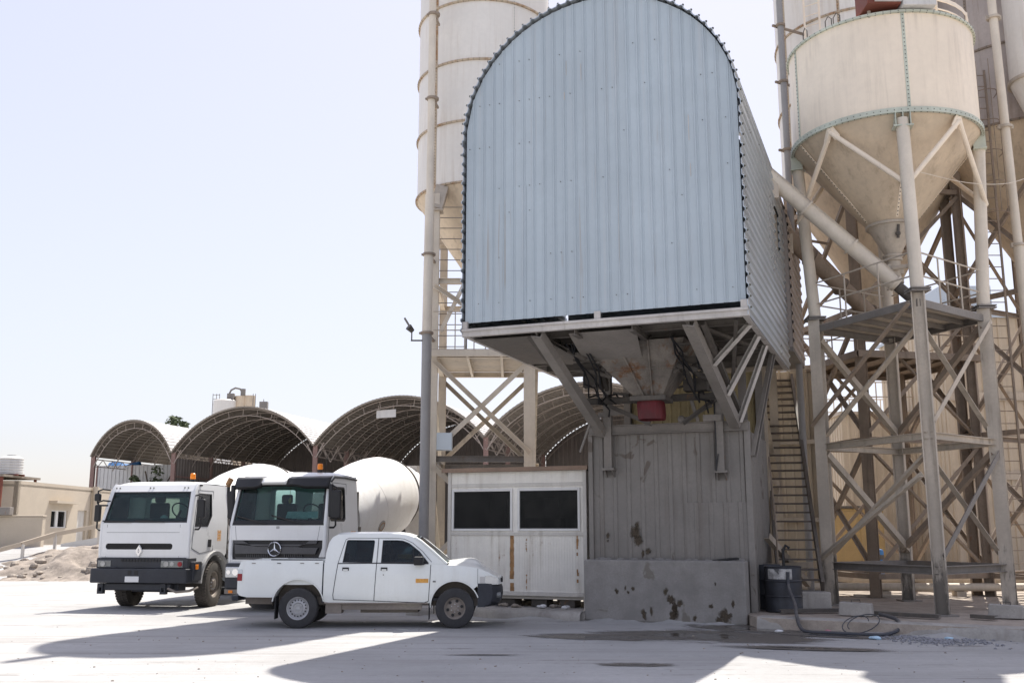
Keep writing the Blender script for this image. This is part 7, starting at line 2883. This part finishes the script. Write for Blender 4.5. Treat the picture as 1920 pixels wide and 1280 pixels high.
for i, (px, py, sx, sy, rz, lab) in enumerate((
        (1325, 1192, 2.5, 1.25, -.30, 'puddle'), (1140, 1194, 1.7, .62, -.16, 'puddle'), (1195, 1246, .65, .22, -.1, 'puddle'),
        (1410, 1178, 1.4, .9, -.5, 'puddle'), (1560, 1192, 1.3, .4, -.5, 'puddle'), (1520, 1216, 1.6, .3, -.25, 'puddle'), (905, 1228, .7, .07, -.05, 'puddle'))):
    p = at(px, py, 10)
    r = ray(px, py)
    p = V((0, 0, 1.8)) + r * (-1.8 / r.z)
    b = MB()
    n = 24
    b.grid([[V((-1.5 + 3 * a / n, -1.5 + 3 * c / n, 0)) for a in range(n + 1)] for c in range(n + 1)])
    o = b.build('puddle', M['wet'], None, normals=False)
    o.location = (p.x, p.y, .004 + .002 * i)
    o.scale = (sx, sy, 1)
    o.rotation_euler = (0, 0, rz)
    tag(o, 'dark wet patch on the dusty yard', 'puddle', kind='structure')

# oily drums beside the staircase
od = thing('oil_drum', 'oily dark drum with a worn pale label at the foot of the steel staircase', 'drum', (5.50, 20.75, .215))
b = MB()
b.lathe([(0, 0), (.37, 0), (.375, .02), (.365, .04), (.365, .28), (.378, .30), (.365, .32), (.365, .58), (.378, .60), (.365, .62), (.365, .86), (.378, .88), (.36, .89), (.35, .86), (0, .86)], n=40)
b.build('body', M['oil_drum'], od)
b = MB()
a0 = math.atan2(-20.75, -5.5)
b.lathe([(.368, .64), (.368, .84)], n=16, a0=a0 - .9, a1=a0 + .5, ref=(1, 0, 0))
b.build('label_band', M['drum_label'], od)
b = MB()
b.path([(0, -.1, .86), (0, -.1, 1.2), (.05, -.12, 1.3), (.12, -.15, 1.24)], .03, 8)
b.build('tap_pipe', M['black'], od)
od2 = thing('oil_drum', 'plain black drum tucked behind the labelled oily drum', 'drum', (5.32, 21.5, .215))
b = MB()
b.lathe([(0, 0), (.33, 0), (.33, .28), (.342, .30), (.33, .32), (.33, .58), (.342, .60), (.33, .62), (.33, .9), (0, .88)], n=32)
b.build('body', M['oil_drum'], od2)
# hose
hs = thing('hose', 'dark hose hanging from the oily drum and coiled at the kerb', 'hose', (5.6, 19.6, 0))
b = MB()
P_ = [(5.50, 20.36, 1.0), (5.48, 20.28, .7), (5.40, 19.6, .42), (5.28, 19.1, .28), (5.22, 18.72, .12), (5.28, 18.52, .035), (5.6, 18.30, .03), (6.05, 18.06, .03), (6.45, 17.98, .03), (6.75, 18.06, .10), (6.85, 18.28, .24), (6.88, 18.8, .27), (6.9, 19.3, .27)]
def smooth(pts, n=6):
    pts = [V(p) for p in pts]
    out = []
    for i in range(len(pts) - 1):
        p0, p1, p2, p3 = pts[max(i - 1, 0)], pts[i], pts[i + 1], pts[min(i + 2, len(pts) - 1)]
        for k in range(n):
            t = k / n
            out.append(.5 * ((2 * p1) + (p2 - p0) * t + (2 * p0 - 5 * p1 + 4 * p2 - p3) * t * t + (3 * p1 - p0 - 3 * p2 + p3) * t ** 3))
    out.append(pts[-1])
    return out
b.path(smooth(P_), .034, 8)
b.build('main_hose', M['hose'], hs, world=True)
b = MB()
c = V((6.05, 18.22, 0))
lp = []
for i in range(38):
    a = 2 * PI * i / 24
    lp.append(c + V(((.26 + .002 * i) * math.cos(a) + .006 * i, .10 * math.sin(a), .17 + .15 * math.sin(a + .5) + .001 * i)))
b.path(lp, .010, 6)
b.build('thin_hose', M['hose'], hs, world=True)

# blue cylinder, pipes on the ground, kerb blocks, dark strips for drain gaps
bd = thing('blue_barrel', 'narrow bright blue plastic barrel standing before the yellow plant box', 'barrel', (11.62, 32.3, .2))
b = MB()
b.lathe([(0, 0), (.16, 0), (.17, .05), (.17, .45), (.18, .48), (.17, .51), (.17, .95), (.14, 1.02), (.06, 1.04), (.06, 1.08), (0, 1.08)], n=24)
b.build('body', M['blue_drum'], bd)
b = MB()
b.lathe([(.175, .72), (.176, .72), (.176, .86), (.175, .86)], n=24)
b.build('band', M['steel_dark'], bd)
for i, (x0, x1, y, z, r_, lab) in enumerate(((6.6, 19.5, 25.9, .42, .10, 'long cream pipe laid low behind the silo legs, nearest the kerb'), (6.2, 20, 28.6, .50, .12, 'long tan pipe laid low between the silos and the plant rooms'), (7.5, 20, 30.4, .40, .08, 'thin rusty pipe laid low just before the plant rooms'))):
    t = thing('ground_pipe', lab, 'pipe', (x0, y, .2))
    b = MB()
    b.tube((0, 0, z - .2), (x1 - x0, -.6, z - .2), r_, n=14)
    b.build('tube', (M['steel_cream'], M['steel_tan'], M['steel_brown'])[i], t)
    for k in range(7):
        f = (k + .5) / 7
        b = MB()
        b.box((x1 - x0) * f - .12, (x1 - x0) * f + .12, -.6 * f - .15, -.6 * f + .15, 0, z - .2 - r_)
        b.build('support_block', M['steel_tan'], t)
for i, (px, py, rz, lab) in enumerate(((1606, 1153, -.5, 'pale concrete kerb block on the pavement edge beside the near silo leg'), (1888, 1158, -.5, 'pale concrete kerb block on the pavement edge at the far right'))):
    r = ray(px, py)
    p = V((0, 0, 1.8)) + r * ((.215 - 1.8) / r.z)
    t = thing('kerb_block', lab, 'concrete block', (p.x, p.y, .215), rz, None)
    b = MB()
    b.panel([(-.31, 0), (.31, 0), (.29, .23), (-.29, .25)], [], lambda x, z: (x, -.13, z), (0, .28, 0))
    b.build('block', M['kerb'], t, bevel=(.02, 2))
    b = MB()
    b.path([(-.08, 0, .235), (-.08, 0, .29), (.08, 0, .29), (.08, 0, .23)], .01, 6)
    b.build('lifting_loop', M['steel_dark'], t)
for (px0, py0, px1, py1, lab) in ((1462, 1143, 1578, 1141, 'dark strip standing for the shaded drain gap in the kerb beside the oily drum'), (1637, 1146, 1762, 1153, 'dark strip standing for the shaded drain gap in the kerb under the nearest silo leg'), (1822, 1152, 1868, 1155, 'short dark strip standing for the shaded drain gap in the kerb at the right')):
    ps = []
    for px, py in ((px0, py0), (px1, py1)):
        r = ray(px, py)
        ps.append(V((0, 0, 1.8)) + r * ((.28 - 1.8) / r.z))
    t = thing('drain_gap_strip', lab, 'steel channel', (ps[0].x, ps[0].y, .215))
    b = MB()
    b.chan(ps[0] + V((0, 0, -.02)), ps[1] + V((0, 0, -.02)), .14, .07, .014)  # dark section added where the kerb only has a shaded drain recess
    b.build('channel', M['steel_dark'], t, world=True)
# planks and scrap behind the legs
rnd = random.Random(8)
for i in range(9):
    x, y = rnd.uniform(6.8, 14), rnd.uniform(24.4, 31)
    t = thing('scrap_plank', 'weathered plank lying on the pavement among the silo legs', 'plank', (x, y, .2), rnd.uniform(-.4, .4), 'planks on the silo pavement')
    b = MB()
    L_ = rnd.uniform(.8, 2.2)
    b.box(-L_ / 2, L_ / 2, -.09, .09, .005, .06)
    b.build('plank', M['steel_tan'], t)
# litter by the kerb
for i, (px, py, m, s, lab) in enumerate(((1643, 1196, 'litter_blue', .075, 'crumpled pale blue plastic bag on the gravel by the kerb'), (1430, 1172, 'litter_white', .06, 'flat white scrap of paper near the wet patch'), (1556, 1183, 'litter_pink', .06, 'small pink rag at the foot of the kerb beside the hose'), (1460, 1183, 'litter_white', .05, 'white scrap under the hose loop'), (1780, 1197, 'litter_blue', .05, 'pale blue plastic scrap near the right end of the kerb'))):
    r = ray(px, py)
    p = V((0, 0, 1.8)) + r * ((.02 - 1.8) / r.z)
    b = MB()
    b.sphere((0, 0, 0), s, 10, 7, (1.5, .8, .45))
    b.v = [q * (1 + .5 * mnoise.noise(q * 14 + V((i * 3, 0, 0)))) for q in b.v]
    o = b.build('litter', M[m], None, ang=20)
    o.location = (p.x, p.y, .03)
    tag(o, lab, 'litter')
rnd = random.Random(12)
b = MB()
for i in range(700):
    t = rnd.gauss(.5, .22)
    px, py = 1640 + 230 * t, 1194 + 8 * t + rnd.gauss(0, 5)
    r = ray(px, py)
    p = V((0, 0, 1.8)) + r * (-1.8 / r.z)
    s = rnd.uniform(.008, .03)
    b.sphere((p.x, p.y, s * .4), s, 5, 4, (1.2, 1, .7))
gv = b.build('gravel_spill', M['gravel'], None, ang=20)
tag(gv, 'spill of grey gravel along the foot of the kerb', 'gravel', kind='stuff')
b = MB()
for i in range(380):
    x, y = rnd.uniform(-9, 9), rnd.uniform(12.5, 23)
    if rnd.random() < .5:
        y = 12.5 + abs(rnd.gauss(0, 4))
    s = rnd.choice((.004, .005, .006, .008, .013)) * rnd.uniform(.8, 1.4)
    b.sphere((x, y, s * .35), s, 5, 3, (1.3, 1, .7))
gv = b.build('loose_stones', M['rock'], None, ang=20)
tag(gv, 'loose small stones scattered over the dusty yard', 'stones', kind='stuff')
# thin cable across the right hand silos
cb_ = thing('overhead_cable', 'thin pale cable strung between the right hand silos', 'cable', (9.6, 20.5, .2))
b = MB()
b.path(smooth([(8.6, 19.9, 9.2), (9.8, 20.4, 9.15), (11.2, 21.4, 9.5), (12.6, 22.6, 10.2)]), .008, 5)
b.build('wire', M['steel_cream'], cb_, world=True)

# dust and spilled cement banked along the kerb and the block
def drift(p0, p1, w_, h, seed):
    p0, p1 = V(p0), V(p1)
    d = (p1 - p0).normalized()
    n_ = V((d.y, -d.x, 0))
    L_ = (p1 - p0).length
    n = int(L_ / .07)
    rows = []
    for i in range(n + 1):
        c = p0 + d * (L_ * i / n)
        e = min(1, 6 * i / n, 6 * (n - i) / n)
        k = e * max(.05, .6 + 1.1 * mnoise.fractal(V((c.x * 1.3, c.y * 1.3, seed)), 1, 2, 4))
        row = []
        for j in range(7):
            t = j / 6
            q = c + n_ * (w_ * k * t - .06)
            hz = h * k * (1 - t) ** 1.6 + .012 * mnoise.noise(q * 9) * (1 - t)
            row.append(V((q.x, q.y, max(.0005, hz) if j < 6 else -.01)))
        rows.append(row)
    b = MB()
    b.grid(rows)
    o = b.build('dust_bank', M['ground'], None, ang=60)
    tag(o, 'pale dust banked at the foot of the kerb', 'dust', kind='structure')
drift(W(-2.4, 2.66), W(1.5, 2.66), .30, .055, 1)
drift(W(1.5, 2.90), W(4.8, 2.90), .34, .07, 2)
drift((4.75, 19.28, 0), (8.46, 17.02, 0), .36, .08, 3)
drift((8.46, 17.02, 0), (14.4, 13.85, 0), .40, .09, 4)
